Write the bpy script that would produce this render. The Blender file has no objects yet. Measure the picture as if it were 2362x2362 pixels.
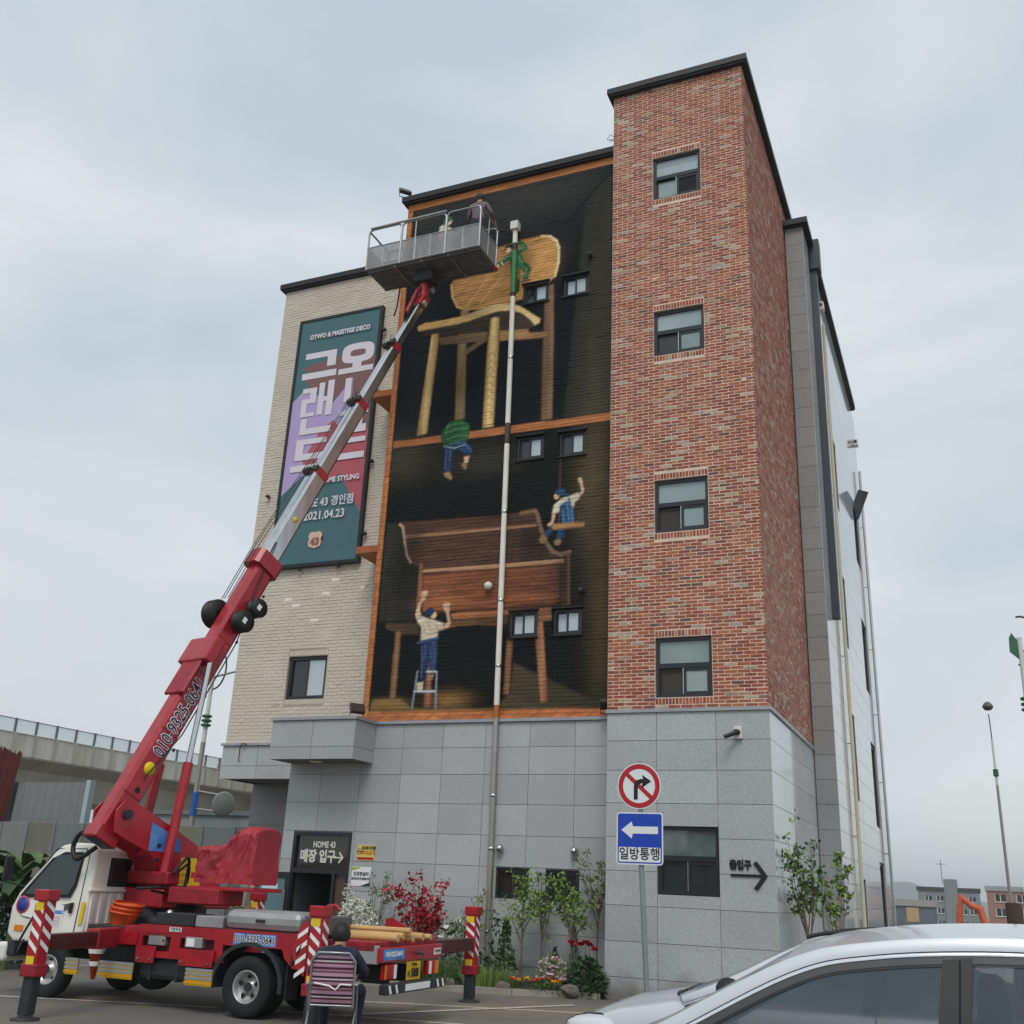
import bpy, bmesh, math, random
import numpy as np
from mathutils import Vector, Matrix, noise as mnoise
R_ = math.radians
rng = random.Random(7)
scene = bpy.context.scene
C = scene.collection

# ------------------------------------------------------------------ camera
CAM_YAW, CAM_PITCH, CAM_ROLL, CAM_F = R_(-24.072), R_(20.015), R_(2.608), 2370.83
cam_data = bpy.data.cameras.new('camera'); cam = bpy.data.objects.new('camera', cam_data); C.objects.link(cam)
fw = Vector((math.sin(CAM_YAW)*math.cos(CAM_PITCH), math.cos(CAM_YAW)*math.cos(CAM_PITCH), math.sin(CAM_PITCH)))
rt = Vector((math.cos(CAM_YAW), -math.sin(CAM_YAW), 0)); up = rt.cross(fw)
cr, sr = math.cos(CAM_ROLL), math.sin(CAM_ROLL)
rt, up = cr*rt + sr*up, -sr*rt + cr*up
m3 = Matrix((rt, up, -fw)).transposed()
cam.matrix_world = Matrix.Translation((0, 0, 1.75)) @ m3.to_4x4()
cam_data.sensor_width = 36; cam_data.lens = 36*CAM_F/2362
cam_data.clip_start = 0.05; cam_data.clip_end = 6000
scene.camera = cam

# ------------------------------------------------------------------ sky and sun (soft overcast)
SUN_EL, SUN_AZ = R_(54), R_(163)      # azimuth clockwise from +Y; the sun stands behind the camera, a little to the right
world = bpy.data.worlds.new('World'); scene.world = world; world.use_nodes = True
wn = world.node_tree; wn.nodes.clear()
def WN(t, **k):
    n = wn.nodes.new(t)
    for a, b in k.items(): setattr(n, a, b)
    return n
w_out = WN('ShaderNodeOutputWorld'); w_bg = WN('ShaderNodeBackground'); w_bg.inputs['Strength'].default_value = 0.1
sky = WN('ShaderNodeTexSky', sky_type='NISHITA', sun_disc=False, sun_elevation=SUN_EL, sun_rotation=SUN_AZ)
sky.air_density = 1.2; sky.dust_density = 2.0
tc = WN('ShaderNodeTexCoord')
mp = WN('ShaderNodeMapping'); mp.inputs['Scale'].default_value = (1.0, 1.0, 2.6); mp.inputs['Rotation'].default_value = (0.25, 0.15, 0.5)
nz = WN('ShaderNodeTexNoise'); nz.inputs['Scale'].default_value = 2.1; nz.inputs['Detail'].default_value = 6; nz.inputs['Roughness'].default_value = 0.5; nz.inputs['Distortion'].default_value = 0.35
rp = WN('ShaderNodeValToRGB')
rp.color_ramp.elements[0].position = 0.36; rp.color_ramp.elements[0].color = (4.75, 5.5, 6.2, 1)
rp.color_ramp.elements[1].position = 0.66; rp.color_ramp.elements[1].color = (6.9, 7.2, 7.4, 1)
mix = WN('ShaderNodeMix', data_type='RGBA'); mix.inputs['Factor'].default_value = 0.88
wn.links.new(tc.outputs['Generated'], mp.inputs['Vector']); wn.links.new(mp.outputs['Vector'], nz.inputs['Vector'])
wn.links.new(nz.outputs['Fac'], rp.inputs['Fac'])
sx_ = WN('ShaderNodeSeparateXYZ'); hr = WN('ShaderNodeMapRange'); hr.inputs['From Min'].default_value = 0.0; hr.inputs['From Max'].default_value = 0.5; hr.inputs['To Min'].default_value = 0.55; hr.inputs['To Max'].default_value = 0.0
hm = WN('ShaderNodeMix', data_type='RGBA'); hm.inputs['B'].default_value = (6.6, 6.85, 6.9, 1)      # an overcast pales towards the horizon all round
wn.links.new(tc.outputs['Generated'], sx_.inputs[0]); wn.links.new(sx_.outputs['Z'], hr.inputs['Value']); wn.links.new(hr.outputs['Result'], hm.inputs['Factor']); wn.links.new(rp.outputs['Color'], hm.inputs['A'])
wn.links.new(sky.outputs['Color'], mix.inputs['A']); wn.links.new(hm.outputs['Result'], mix.inputs['B'])
wn.links.new(mix.outputs['Result'], w_bg.inputs['Color']); wn.links.new(w_bg.outputs['Background'], w_out.inputs['Surface'])
sun_d = bpy.data.lights.new('sun', 'SUN'); sun_d.energy = 1.2; sun_d.angle = R_(24); sun_d.color = (1.0, 0.96, 0.9)
sun = bpy.data.objects.new('sun', sun_d); C.objects.link(sun)
sdir = Vector((math.sin(SUN_AZ)*math.cos(SUN_EL), math.cos(SUN_AZ)*math.cos(SUN_EL), math.sin(SUN_EL)))
sun.rotation_euler = (-sdir).to_track_quat('-Z', 'Y').to_euler(); sun.location = sdir*60
scene.view_settings.view_transform = 'Standard'; scene.view_settings.look = 'None'
scene.view_settings.exposure = 0.27; scene.view_settings.gamma = 1.0; scene.view_settings.use_curve_mapping = False
scene.cycles.use_denoising = True
scene.cycles.max_bounces = 6; scene.cycles.transparent_max_bounces = 8

# ------------------------------------------------------------------ helpers
def lin(c):
    if isinstance(c, str):
        c = [int(c[i:i+2], 16)/255 for i in (0, 2, 4)]
        return tuple(v/12.92 if v <= 0.04045 else ((v+0.055)/1.055)**2.4 for v in c)
    return tuple(c[:3])
MATS = {}
def mat(name, col, rough=0.6, metal=0.0, var=0.0, vscale=3.0, bump=0.0, bscale=60.0, col2=None, spec=None, alpha=None, trans=None, coat=0.0, emit=None, ior=None, stretch=None):
    """procedural principled material: base colour, optional second colour mixed by noise, optional fine bump"""
    if name in MATS: return MATS[name]
    m = bpy.data.materials.new(name); m.use_nodes = True; nt = m.node_tree; b = nt.nodes['Principled BSDF']
    c = lin(col); b.inputs['Base Color'].default_value = (*c, 1)
    b.inputs['Roughness'].default_value = rough; b.inputs['Metallic'].default_value = metal
    if spec is not None: b.inputs['Specular IOR Level'].default_value = spec
    if alpha is not None: b.inputs['Alpha'].default_value = alpha
    if trans is not None: b.inputs['Transmission Weight'].default_value = trans
    if ior is not None: b.inputs['IOR'].default_value = ior
    if coat: b.inputs['Coat Weight'].default_value = coat; b.inputs['Coat Roughness'].default_value = 0.08
    if emit is not None: b.inputs['Emission Color'].default_value = (*c, 1); b.inputs['Emission Strength'].default_value = emit
    if var or bump or col2:
        tcn = nt.nodes.new('ShaderNodeTexCoord'); vec = tcn.outputs['Object']
        if stretch:
            mpn = nt.nodes.new('ShaderNodeMapping'); mpn.inputs['Scale'].default_value = stretch
            nt.links.new(vec, mpn.inputs['Vector']); vec = mpn.outputs['Vector']
    if var or col2:
        n = nt.nodes.new('ShaderNodeTexNoise'); n.inputs['Scale'].default_value = vscale; n.inputs['Detail'].default_value = 8; n.inputs['Roughness'].default_value = 0.62
        nt.links.new(vec, n.inputs['Vector'])
        mr = nt.nodes.new('ShaderNodeMapRange'); mr.inputs['From Min'].default_value = 0.33; mr.inputs['From Max'].default_value = 0.67
        nt.links.new(n.outputs['Fac'], mr.inputs['Value'])
        mx = nt.nodes.new('ShaderNodeMix'); mx.data_type = 'RGBA'
        c2 = lin(col2) if col2 else tuple(v*(1-var) for v in c)
        c1 = c if col2 else tuple(min(1, v*(1+var)) for v in c)
        mx.inputs['A'].default_value = (*c1, 1); mx.inputs['B'].default_value = (*c2, 1)
        nt.links.new(mr.outputs['Result'], mx.inputs['Factor']); nt.links.new(mx.outputs['Result'], b.inputs['Base Color'])
    if bump:
        n2 = nt.nodes.new('ShaderNodeTexNoise'); n2.inputs['Scale'].default_value = bscale; n2.inputs['Detail'].default_value = 6
        nt.links.new(vec, n2.inputs['Vector'])
        bp = nt.nodes.new('ShaderNodeBump'); bp.inputs['Strength'].default_value = bump; bp.inputs['Distance'].default_value = 0.02
        nt.links.new(n2.outputs['Fac'], bp.inputs['Height']); nt.links.new(bp.outputs['Normal'], b.inputs['Normal'])
    MATS[name] = m
    return m

class MB:
    """collects geometry; build() links it as one mesh object"""
    def __init__(s): s.v = []; s.f = []; s.m = []; s.sm = []
    def add(s, vs, fs, mi=0, smooth=False, M=None):
        o = len(s.v)
        s.v += [tuple(M @ Vector(p)) for p in vs] if M is not None else [tuple(p) for p in vs]
        for f in fs: s.f.append([i+o for i in f]); s.m.append(mi); s.sm.append(smooth)
        return s
    def box(s, x0, x1, y0, y1, z0, z1, mi=0, M=None):
        vs = [(x0,y0,z0),(x1,y0,z0),(x1,y1,z0),(x0,y1,z0),(x0,y0,z1),(x1,y0,z1),(x1,y1,z1),(x0,y1,z1)]
        return s.add(vs, [(3,2,1,0),(4,5,6,7),(0,1,5,4),(1,2,6,5),(2,3,7,6),(3,0,4,7)], mi, False, M)
    def bbox(s, x0, x1, y0, y1, z0, z1, b=0.01, mi=0, M=None):
        """box with chamfered edges"""
        bm = bmesh.new(); bmesh.ops.create_cube(bm, size=1)
        for v in bm.verts: v.co = Vector(((x0+x1)/2+v.co.x*(x1-x0), (y0+y1)/2+v.co.y*(y1-y0), (z0+z1)/2+v.co.z*(z1-z0)))
        b = min(b, 0.45*min(abs(x1-x0), abs(y1-y0), abs(z1-z0)))
        bmesh.ops.bevel(bm, geom=bm.edges[:], offset=b, segments=2 if b > 0.02 else 1, profile=0.5, affect='EDGES')
        return s.bm(bm, mi, False, M)
    def bm(s, bm, mi=0, smooth=False, M=None):
        bm.verts.index_update()
        s.add([v.co for v in bm.verts], [[v.index for v in f.verts] for f in bm.faces], mi, smooth, M); bm.free(); return s
    def prism(s, poly, axis, a, b, mi=0, M=None):
        """polygon (list of 2-tuples) extruded along axis from a to b; 'x': (y,z), 'y': (x,z), 'z': (x,y)"""
        n = len(poly)
        def P(p, t): return (t, p[0], p[1]) if axis == 'x' else (p[0], t, p[1]) if axis == 'y' else (p[0], p[1], t)
        vs = [P(p, a) for p in poly] + [P(p, b) for p in poly]
        fs = [tuple(range(n))[::-1], tuple(range(n, 2*n))] + [(i, (i+1) % n, n+(i+1) % n, n+i) for i in range(n)]
        return s.add(vs, fs, mi, False, M)
    def cyl(s, p0, p1, r0, r1=None, n=12, mi=0, caps=True, M=None, smooth=True):
        return s.tube([p0, p1], [r0, r0 if r1 is None else r1], n, mi, caps, M, smooth)
    def tube(s, pts, r, n=8, mi=0, caps=True, M=None, smooth=True):
        pts = [Vector(p) for p in pts]; k = len(pts)
        rs = r if isinstance(r, (list, tuple)) else [r]*k
        T = []
        for i in range(k):
            t = (pts[min(i+1, k-1)]-pts[max(i-1, 0)])
            T.append(t.normalized() if t.length > 1e-9 else Vector((0, 0, 1)))
        u = T[0].orthogonal().normalized(); vs = []
        for i in range(k):
            u = (u - T[i]*u.dot(T[i]))
            u = u.normalized() if u.length > 1e-6 else T[i].orthogonal().normalized()
            w = T[i].cross(u)
            for j in range(n):
                a = 2*math.pi*j/n; vs.append(pts[i] + (u*math.cos(a)+w*math.sin(a))*rs[i])
        fs = [(i*n+j, i*n+(j+1) % n, (i+1)*n+(j+1) % n, (i+1)*n+j) for i in range(k-1) for j in range(n)]
        s.add(vs, fs, mi, smooth, M)
        if caps:
            s.add(vs[:n], [tuple(range(n))[::-1]], mi, False, M); s.add(vs[-n:], [tuple(range(n))], mi, False, M)
        return s
    def lathe(s, prof, n=20, mi=0, M=None, smooth=True):
        """profile of (radius, height) turned about z"""
        k = len(prof); vs = [(r*math.cos(2*math.pi*j/n), r*math.sin(2*math.pi*j/n), z) for r, z in prof for j in range(n)]
        fs = [(i*n+j, i*n+(j+1) % n, (i+1)*n+(j+1) % n, (i+1)*n+j) for i in range(k-1) for j in range(n)]
        return s.add(vs, fs, mi, smooth, M)
    def sphere(s, c, r, n=12, mi=0, M=None, sc=(1, 1, 1)):
        prof = [(max(1e-4, math.sin(math.pi*i/(n//2))), -math.cos(math.pi*i/(n//2))) for i in range(n//2+1)]
        T = Matrix.Translation(c) @ Matrix.Diagonal((r*sc[0], r*sc[1], r*sc[2], 1))
        return s.lathe(prof, n, mi, (M @ T) if M is not None else T)
    def build(s, name, mats, parent=None, matrix=None):
        me = bpy.data.meshes.new(name); me.from_pydata(s.v, [], s.f)
        for m in (mats if isinstance(mats, (list, tuple)) else [mats]): me.materials.append(m)
        me.polygons.foreach_set('material_index', s.m); me.polygons.foreach_set('use_smooth', s.sm); me.update()
        o = bpy.data.objects.new(name, me); C.objects.link(o)
        if parent is not None: o.parent = parent
        if matrix is not None: o.matrix_local = matrix
        return o
def tag(o, label=None, cat=None, group=None, kind=None):
    if label: o['label'] = label
    if cat: o['category'] = cat
    if group: o['group'] = group
    if kind: o['kind'] = kind
    return o
def empty(name, loc=(0, 0, 0), label=None, cat=None, group=None, rz=0.0, parent=None):
    o = bpy.data.objects.new(name, None); C.objects.link(o); o.location = loc; o.rotation_euler = (0, 0, rz); o.empty_display_size = 0.2
    if parent is not None: o.parent = parent
    return tag(o, label, cat, group)
def bx(name, m, parent, x0, x1, y0, y1, z0, z1, b=0.0):
    k = MB(); (k.bbox(x0, x1, y0, y1, z0, z1, b) if b else k.box(x0, x1, y0, y1, z0, z1)); return k.build(name, m, parent)
def child(o, name, mesh, parent, matrix=None):
    n = bpy.data.objects.new(name, mesh); C.objects.link(n); n.parent = parent
    if matrix is not None: n.matrix_local = matrix
    return n
def inst(mesh, name, parent, loc, rot=(0, 0, 0), sc=(1, 1, 1)):
    n = bpy.data.objects.new(name, mesh); C.objects.link(n); n.parent = parent
    n.location = loc; n.rotation_euler = rot; n.scale = sc
    return n
def text_mesh(body, size, depth=0.004, bold=0.0, sx=1.0, shear=0.0, align='CENTER'):
    """flat lettering as mesh data lying in the local xz plane, facing -y"""
    cu = bpy.data.curves.new('lettering', 'FONT'); cu.body = body; cu.size = size; cu.extrude = depth/2; cu.offset = bold; cu.shear = shear
    cu.align_x = align; cu.align_y = 'CENTER'; cu.resolution_u = 2
    o = bpy.data.objects.new('lettering', cu); C.objects.link(o)
    me = bpy.data.meshes.new_from_object(o.evaluated_get(bpy.context.evaluated_depsgraph_get()))
    bpy.data.objects.remove(o); bpy.data.curves.remove(cu)
    me.transform(Matrix.Diagonal((sx, 1, 1, 1))); me.transform(Matrix.Rotation(R_(90), 4, 'X'))
    return me
def text(name, body, m, parent, loc, size, rot=(0, 0, 0), depth=0.004, bold=0.0, sx=1.0, matrix=None, align='CENTER', shear=0.0):
    me = text_mesh(body, size, depth, bold, sx, shear, align); me.materials.clear(); me.materials.append(m)
    o = bpy.data.objects.new(name, me); C.objects.link(o)
    if parent is not None: o.parent = parent
    if matrix is not None: o.matrix_local = matrix
    else: o.location = loc; o.rotation_euler = rot
    return o
def rot_to(d, upv=(0, 0, 1)):
    """matrix whose +z points along d"""
    return Vector(d).to_track_quat('Z', 'Y').to_matrix().to_4x4()

# ------------------------------------------------------------------ materials of the building
def brick_nodes(name, source, cols, rough=0.85):
    """fired-brick material; 'source' is the per-brick random number (attribute or object)"""
    m = bpy.data.materials.new(name); m.use_nodes = True; nt = m.node_tree; b = nt.nodes['Principled BSDF']; b.inputs['Roughness'].default_value = rough
    if source == 'attr':
        a = nt.nodes.new('ShaderNodeAttribute'); a.attribute_name = 'rnd'; rv = a.outputs['Fac']
    else:
        a = nt.nodes.new('ShaderNodeObjectInfo'); rv = a.outputs['Random']
    r = nt.nodes.new('ShaderNodeValToRGB'); r.color_ramp.interpolation = 'CONSTANT'
    el = r.color_ramp.elements
    for i, (p, c) in enumerate(cols):
        e = el[i] if i < 2 else el.new(p)
        e.position = p; e.color = (*lin(c), 1)
    nt.links.new(rv, r.inputs['Fac'])
    g = nt.nodes.new('ShaderNodeNewGeometry')
    n = nt.nodes.new('ShaderNodeTexNoise'); n.inputs['Scale'].default_value = 14; n.inputs['Detail'].default_value = 7; n.inputs['Roughness'].default_value = 0.7
    nt.links.new(g.outputs['Position'], n.inputs['Vector'])
    mr = nt.nodes.new('ShaderNodeMapRange'); mr.inputs['From Min'].default_value = 0.3; mr.inputs['From Max'].default_value = 0.7; mr.inputs['To Min'].default_value = 0.62; mr.inputs['To Max'].default_value = 1.3
    nt.links.new(n.outputs['Fac'], mr.inputs['Value'])
    mu = nt.nodes.new('ShaderNodeMix'); mu.data_type = 'RGBA'; mu.blend_type = 'MULTIPLY'; mu.inputs['Factor'].default_value = 1
    nt.links.new(r.outputs['Color'], mu.inputs['A']); nt.links.new(mr.outputs['Result'], mu.inputs['B'])
    n2 = nt.nodes.new('ShaderNodeTexNoise'); n2.inputs['Scale'].default_value = 2.3; n2.inputs['Detail'].default_value = 9; n2.inputs['Roughness'].default_value = 0.72
    nt.links.new(g.outputs['Position'], n2.inputs['Vector'])
    m2 = nt.nodes.new('ShaderNodeMapRange'); m2.inputs['From Min'].default_value = 0.56; m2.inputs['From Max'].default_value = 0.68; m2.inputs['To Max'].default_value = 0.62
    nt.links.new(n2.outputs['Fac'], m2.inputs['Value'])
    wx = nt.nodes.new('ShaderNodeMix'); wx.data_type = 'RGBA'; wx.inputs['B'].default_value = (*lin('b5a292'), 1)
    nt.links.new(m2.outputs['Result'], wx.inputs['Factor']); nt.links.new(mu.outputs['Result'], wx.inputs['A']); nt.links.new(wx.outputs['Result'], b.inputs['Base Color'])
    bp = nt.nodes.new('ShaderNodeBump'); bp.inputs['Strength'].default_value = 0.5; bp.inputs['Distance'].default_value = 0.01
    nt.links.new(n.outputs['Fac'], bp.inputs['Height']); nt.links.new(bp.outputs['Normal'], b.inputs['Normal'])
    return m
RED = [(0.0, '9b533e'), (0.15, 'a35c42'), (0.3, '8e4a39'), (0.44, 'aa6648'), (0.57, '975642'), (0.68, 'ae7050'), (0.77, '875444'), (0.86, 'a98a75'), (0.915, 'b9a48f'), (0.955, '71514a'), (0.98, 'a89d91')]
M_brick_a = brick_nodes('old_red_brick', 'attr', RED); M_brick_o = brick_nodes('old_red_brick_single', 'obj', RED)
M_mortar = mat('mortar', 'dfc7b6', 0.95, var=0.12, vscale=6, bump=0.3, bscale=90)
def granite(name, base, rough, spread=0.1, bump=0.06):
    m = bpy.data.materials.new(name); m.use_nodes = True; nt = m.node_tree; b = nt.nodes['Principled BSDF']; b.inputs['Roughness'].default_value = rough
    g = nt.nodes.new('ShaderNodeNewGeometry'); oi = nt.nodes.new('ShaderNodeObjectInfo')
    n = nt.nodes.new('ShaderNodeTexNoise'); n.inputs['Scale'].default_value = 46; n.inputs['Detail'].default_value = 9; n.inputs['Roughness'].default_value = 0.8
    v = nt.nodes.new('ShaderNodeTexVoronoi'); v.inputs['Scale'].default_value = 62
    l = nt.nodes.new('ShaderNodeTexNoise'); l.inputs['Scale'].default_value = 0.7; l.inputs['Detail'].default_value = 4
    for q in (n, v, l): nt.links.new(g.outputs['Position'], q.inputs['Vector'])
    def MR(src, a, c, lo, hi):
        q = nt.nodes.new('ShaderNodeMapRange'); q.inputs['From Min'].default_value = a; q.inputs['From Max'].default_value = c; q.inputs['To Min'].default_value = lo; q.inputs['To Max'].default_value = hi
        nt.links.new(src, q.inputs['Value']); return q.outputs['Result']
    def MUL(a, c):
        q = nt.nodes.new('ShaderNodeMath'); q.operation = 'MULTIPLY'; nt.links.new(a, q.inputs[0]); nt.links.new(c, q.inputs[1]); return q.outputs[0]
    sz = nt.nodes.new('ShaderNodeSeparateXYZ'); nt.links.new(g.outputs['Position'], sz.inputs[0]); ld = nt.nodes.new('ShaderNodeTexNoise'); ld.inputs['Scale'].default_value = 2.4; ld.inputs['Detail'].default_value = 8; nt.links.new(g.outputs['Position'], ld.inputs['Vector'])
    sb = nt.nodes.new('ShaderNodeMath'); sb.operation = 'MULTIPLY_ADD'; sb.inputs[1].default_value = 0.9; nt.links.new(ld.outputs['Fac'], sb.inputs[0]); ng = nt.nodes.new('ShaderNodeMath'); ng.operation = 'MULTIPLY'; ng.inputs[1].default_value = -1.0; nt.links.new(sz.outputs['Z'], ng.inputs[0]); nt.links.new(ng.outputs[0], sb.inputs[2])
    f = MUL(MUL(MR(n.outputs['Fac'], 0.3, 0.7, 0.66, 1.34), MR(v.outputs['Distance'], 0.0, 0.6, 0.82, 1.12)), MUL(MR(oi.outputs['Random'], 0, 1, 1-spread, 1+spread), MR(l.outputs['Fac'], 0.3, 0.7, 0.94, 1.06)))
    mu = nt.nodes.new('ShaderNodeMix'); mu.data_type = 'RGBA'; mu.blend_type = 'MULTIPLY'; mu.inputs['Factor'].default_value = 1; mu.inputs['A'].default_value = (*lin(base), 1)
    nt.links.new(f, mu.inputs['B']); dx = nt.nodes.new('ShaderNodeMix'); dx.data_type = 'RGBA'; dx.inputs['B'].default_value = (*lin('6b6358'), 1); nt.links.new(MR(sb.outputs[0], 0.02, 0.34, 0.0, 0.75), dx.inputs['Factor']); nt.links.new(mu.outputs['Result'], dx.inputs['A']); nt.links.new(dx.outputs['Result'], b.inputs['Base Color'])
    if bump:
        bp = nt.nodes.new('ShaderNodeBump'); bp.inputs['Strength'].default_value = bump; bp.inputs['Distance'].default_value = 0.004
        nt.links.new(n.outputs['Fac'], bp.inputs['Height']); nt.links.new(bp.outputs['Normal'], b.inputs['Normal'])
    return m
M_gran = granite('flamed_granite', 'a7abab', 0.62, 0.085); M_granp = granite('polished_granite', 'c6c8ca', 0.07, 0.06, 0); M_grand = granite('honed_granite', '8b8b8c', 0.55, 0.05)  # polished base made paler to carry the sky's sheen on the side walls
M_joint = mat('joint_sealant', '6d6e6e', 0.8)
M_black = mat('black_metal', '0e1114', 0.5, var=0.15, vscale=4)
M_frame = mat('dark_window_frame', '23262b', 0.35)
M_coping = mat('metal_coping', 'a3a5a8', 0.42, metal=0.3, var=0.12, vscale=5)
M_white = mat('white_paint', 'dcd9d2', 0.6, var=0.05)
def paint_nodes(name, col, dirt, rough=0.75):
    m = mat(name, col, rough, col2=dirt, vscale=1.3, bump=0.35, bscale=35); return m
M_cream = paint_nodes('cream_brick_paint', 'd6cdbf', 'cac1b2'); M_creamj = paint_nodes('cream_joint_paint', 'b3ab9d', 'a69e90')
M_creamw = mat('bare_white_brick', 'efece4', 0.8, var=0.06)
M_glass_f = mat('frosted_pane', '97acaa', 0.12, spec=0.7, col2='7f9492', vscale=0.55)
M_glass_d = mat('dark_pane', '2b2f30', 0.06, spec=0.7)
M_glass_w = mat('white_film_pane', 'b9c6cc', 0.2, spec=0.6, var=0.08, vscale=2)
M_glass_r = mat('painted_reflection_pane', '6c7b78', 0.05, spec=0.8, col2='46544e', vscale=1.6)  # mottled grey-green stands in for hill and sky mirrored in the glass
M_screen = mat('insect_screen', '3b3833', 0.7)
M_steel = mat('stainless_steel', 'c9c9c9', 0.22, metal=1.0, var=0.06)
M_dark = mat('interior_shadow', '16171a', 0.9)

Yt, Ym, Yw, Yb, Yr, Yu, Ye = 18.63, 19.297, 20.158, 18.454, 24.174, 21.414, 37.0
XtL, XtR, XmL, XfL, XwL, XbR, XrR = -6.162, -3.158, -11.96, -13.652, -16.2, -11.574, -2.681
ZB, ZTt, ZTm, ZTw, ZTr = 4.97, 19.40, 18.30, 17.07, 18.70
BL = empty('main_building', (-8.0, 19.0, 0.0), 'tall building with red brick stair tower, painted mural wall and grey granite base', 'building')
BL_T = Matrix.Translation((8.0, -19.0, 0.0))        # parts are written in world coordinates
def part(mb, name, m, parent=BL):
    o = mb.build(name, m, parent)
    if parent is BL: o.matrix_local = BL_T
    return o
WALLMAP = {'f': lambda o: (lambda u, z, n: (u, o-n, z)), 's': lambda o: (lambda u, z, n: (o+n, u, z))}
def wall_core(mb, mapf, u0, u1, z0, z1, holes, depth, mi=0, flip=False):
    us = sorted({u0, u1, *[min(max(h[i], u0), u1) for h in holes for i in (0, 1)]}); zs = sorted({z0, z1, *[min(max(h[i], z0), z1) for h in holes for i in (2, 3)]})
    for i in range(len(us)-1):
        for j in range(len(zs)-1):
            a, b, c, d = us[i], us[i+1], zs[j], zs[j+1]; uc, zc = (a+b)/2, (c+d)/2
            if any(h[0] < uc < h[1] and h[2] < zc < h[3] for h in holes) or b-a < 1e-6 or d-c < 1e-6: continue
            vs = [mapf(*p) for p in ((a,c,0),(b,c,0),(b,d,0),(a,d,0),(a,c,-depth),(b,c,-depth),(b,d,-depth),(a,d,-depth))]
            mb.add(vs, [(0,1,2,3),(7,6,5,4),(4,5,1,0),(5,6,2,1),(6,7,3,2),(7,4,0,3)], mi)
def courses(u0, u1, z0, z1, L, h, j, holes=(), off=0.5, jit=0.004, bands=()):
    """running-bond brick rectangles (u0,u1,z0,z1) of a wall, cut round the openings"""
    out = []; k = 0; z = z0
    while z+h*0.5 < z1:
        zt = min(z+h-j, z1-0.004); u = u0 - (L*off if k % 2 else 0) ; zc = (z+zt)/2
        cuts = sorted([(a, b) for a, b, c, d in holes if c-0.02 < zc < d+0.02])
        while u < u1-0.02:
            a, b = max(u, u0+0.004), min(u+L-j, u1-0.004)
            segs = [(a, b)]
            for ca, cb in cuts:
                ns = []
                for s0, s1 in segs:
                    if s1 <= ca or s0 >= cb: ns.append((s0, s1))
                    else:
                        if s0 < ca-j: ns.append((s0, ca-j))
                        if s1 > cb+j: ns.append((cb+j, s1))
                segs = ns
            for s0, s1 in segs:
                if s1-s0 > 0.03: out.append((s0, s1, z+rng.uniform(-jit, jit)*0.5, zt+rng.uniform(-jit, jit)*0.5))
            u += L
        z += h; k += 1
    return out
def soldier(u0, u1, z0, z1, n):
    w = (u1-u0)/n
    return [(u0+i*w+0.006, u0+(i+1)*w-0.006, z0, z1) for i in range(n)]
def brick_verts(a, b, c, d, p, ch, jit):
    r = rng.uniform; q = [(a, c), (b, c), (b, d), (a, d)]
    base = [(u, z, -0.012) for u, z in q]
    cu, cz = (a+b)/2, (c+d)/2
    ring = [(u+r(-jit, jit), z+r(-jit, jit), p-ch) for u, z in q]
    top = [(u+(ch if u < cu else -ch)+r(-jit, jit), z+(ch if z < cz else -ch)+r(-jit, jit), p+r(-jit, jit)*0.6) for u, z in q]
    return base+ring+top
BF = [(8, 9, 10, 11)] + [(4+i, 4+(i+1) % 4, 8+(i+1) % 4, 8+i) for i in range(4)] + [(i, (i+1) % 4, 4+(i+1) % 4, 4+i) for i in range(4)]
def joined_bricks(name, rects, mapf, m, parent, p=(0.0015, 0.005), ch=0.003, jit=0.003, whiten=None):
    mb = MB(); rn = []
    for (a, b, c, d) in rects:
        vs = brick_verts(a, b, c, d, rng.uniform(*p), ch, jit)
        mb.add([mapf(*v) for v in vs], BF, 1 if (whiten and whiten()) else 0)
        rn += [rng.random()]*len(BF)
    o = mb.build(name, m, parent); at = o.data.attributes.new('rnd', 'FLOAT', 'FACE'); at.data.foreach_set('value', rn); tag(o, kind='stuff')
    return o
def single_bricks(name, rects, mapf, rotz, m, parent, p=(0.008, 0.018), ch=0.003, jit=0.003):
    """individual bricks sharing a few meshes: unit bricks scaled to length"""
    var = []
    for k in range(6):
        mb = MB(); mb.add([(u, -n, z) for u, z, n in brick_verts(-0.5*0.22, 0.5*0.22, -0.028, 0.028, 0.003, ch, jit)], BF)
        me = bpy.data.meshes.new(name); me.from_pydata(mb.v, [], mb.f); me.materials.append(m); var.append(me)
    for (a, b, c, d) in rects:
        o = inst(rng.choice(var), name, parent, mapf((a+b)/2, (c+d)/2, rng.uniform(-0.002, 0.004)), (0, 0, rotz), ((b-a)/0.22, 1, (d-c)/0.056))

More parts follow.
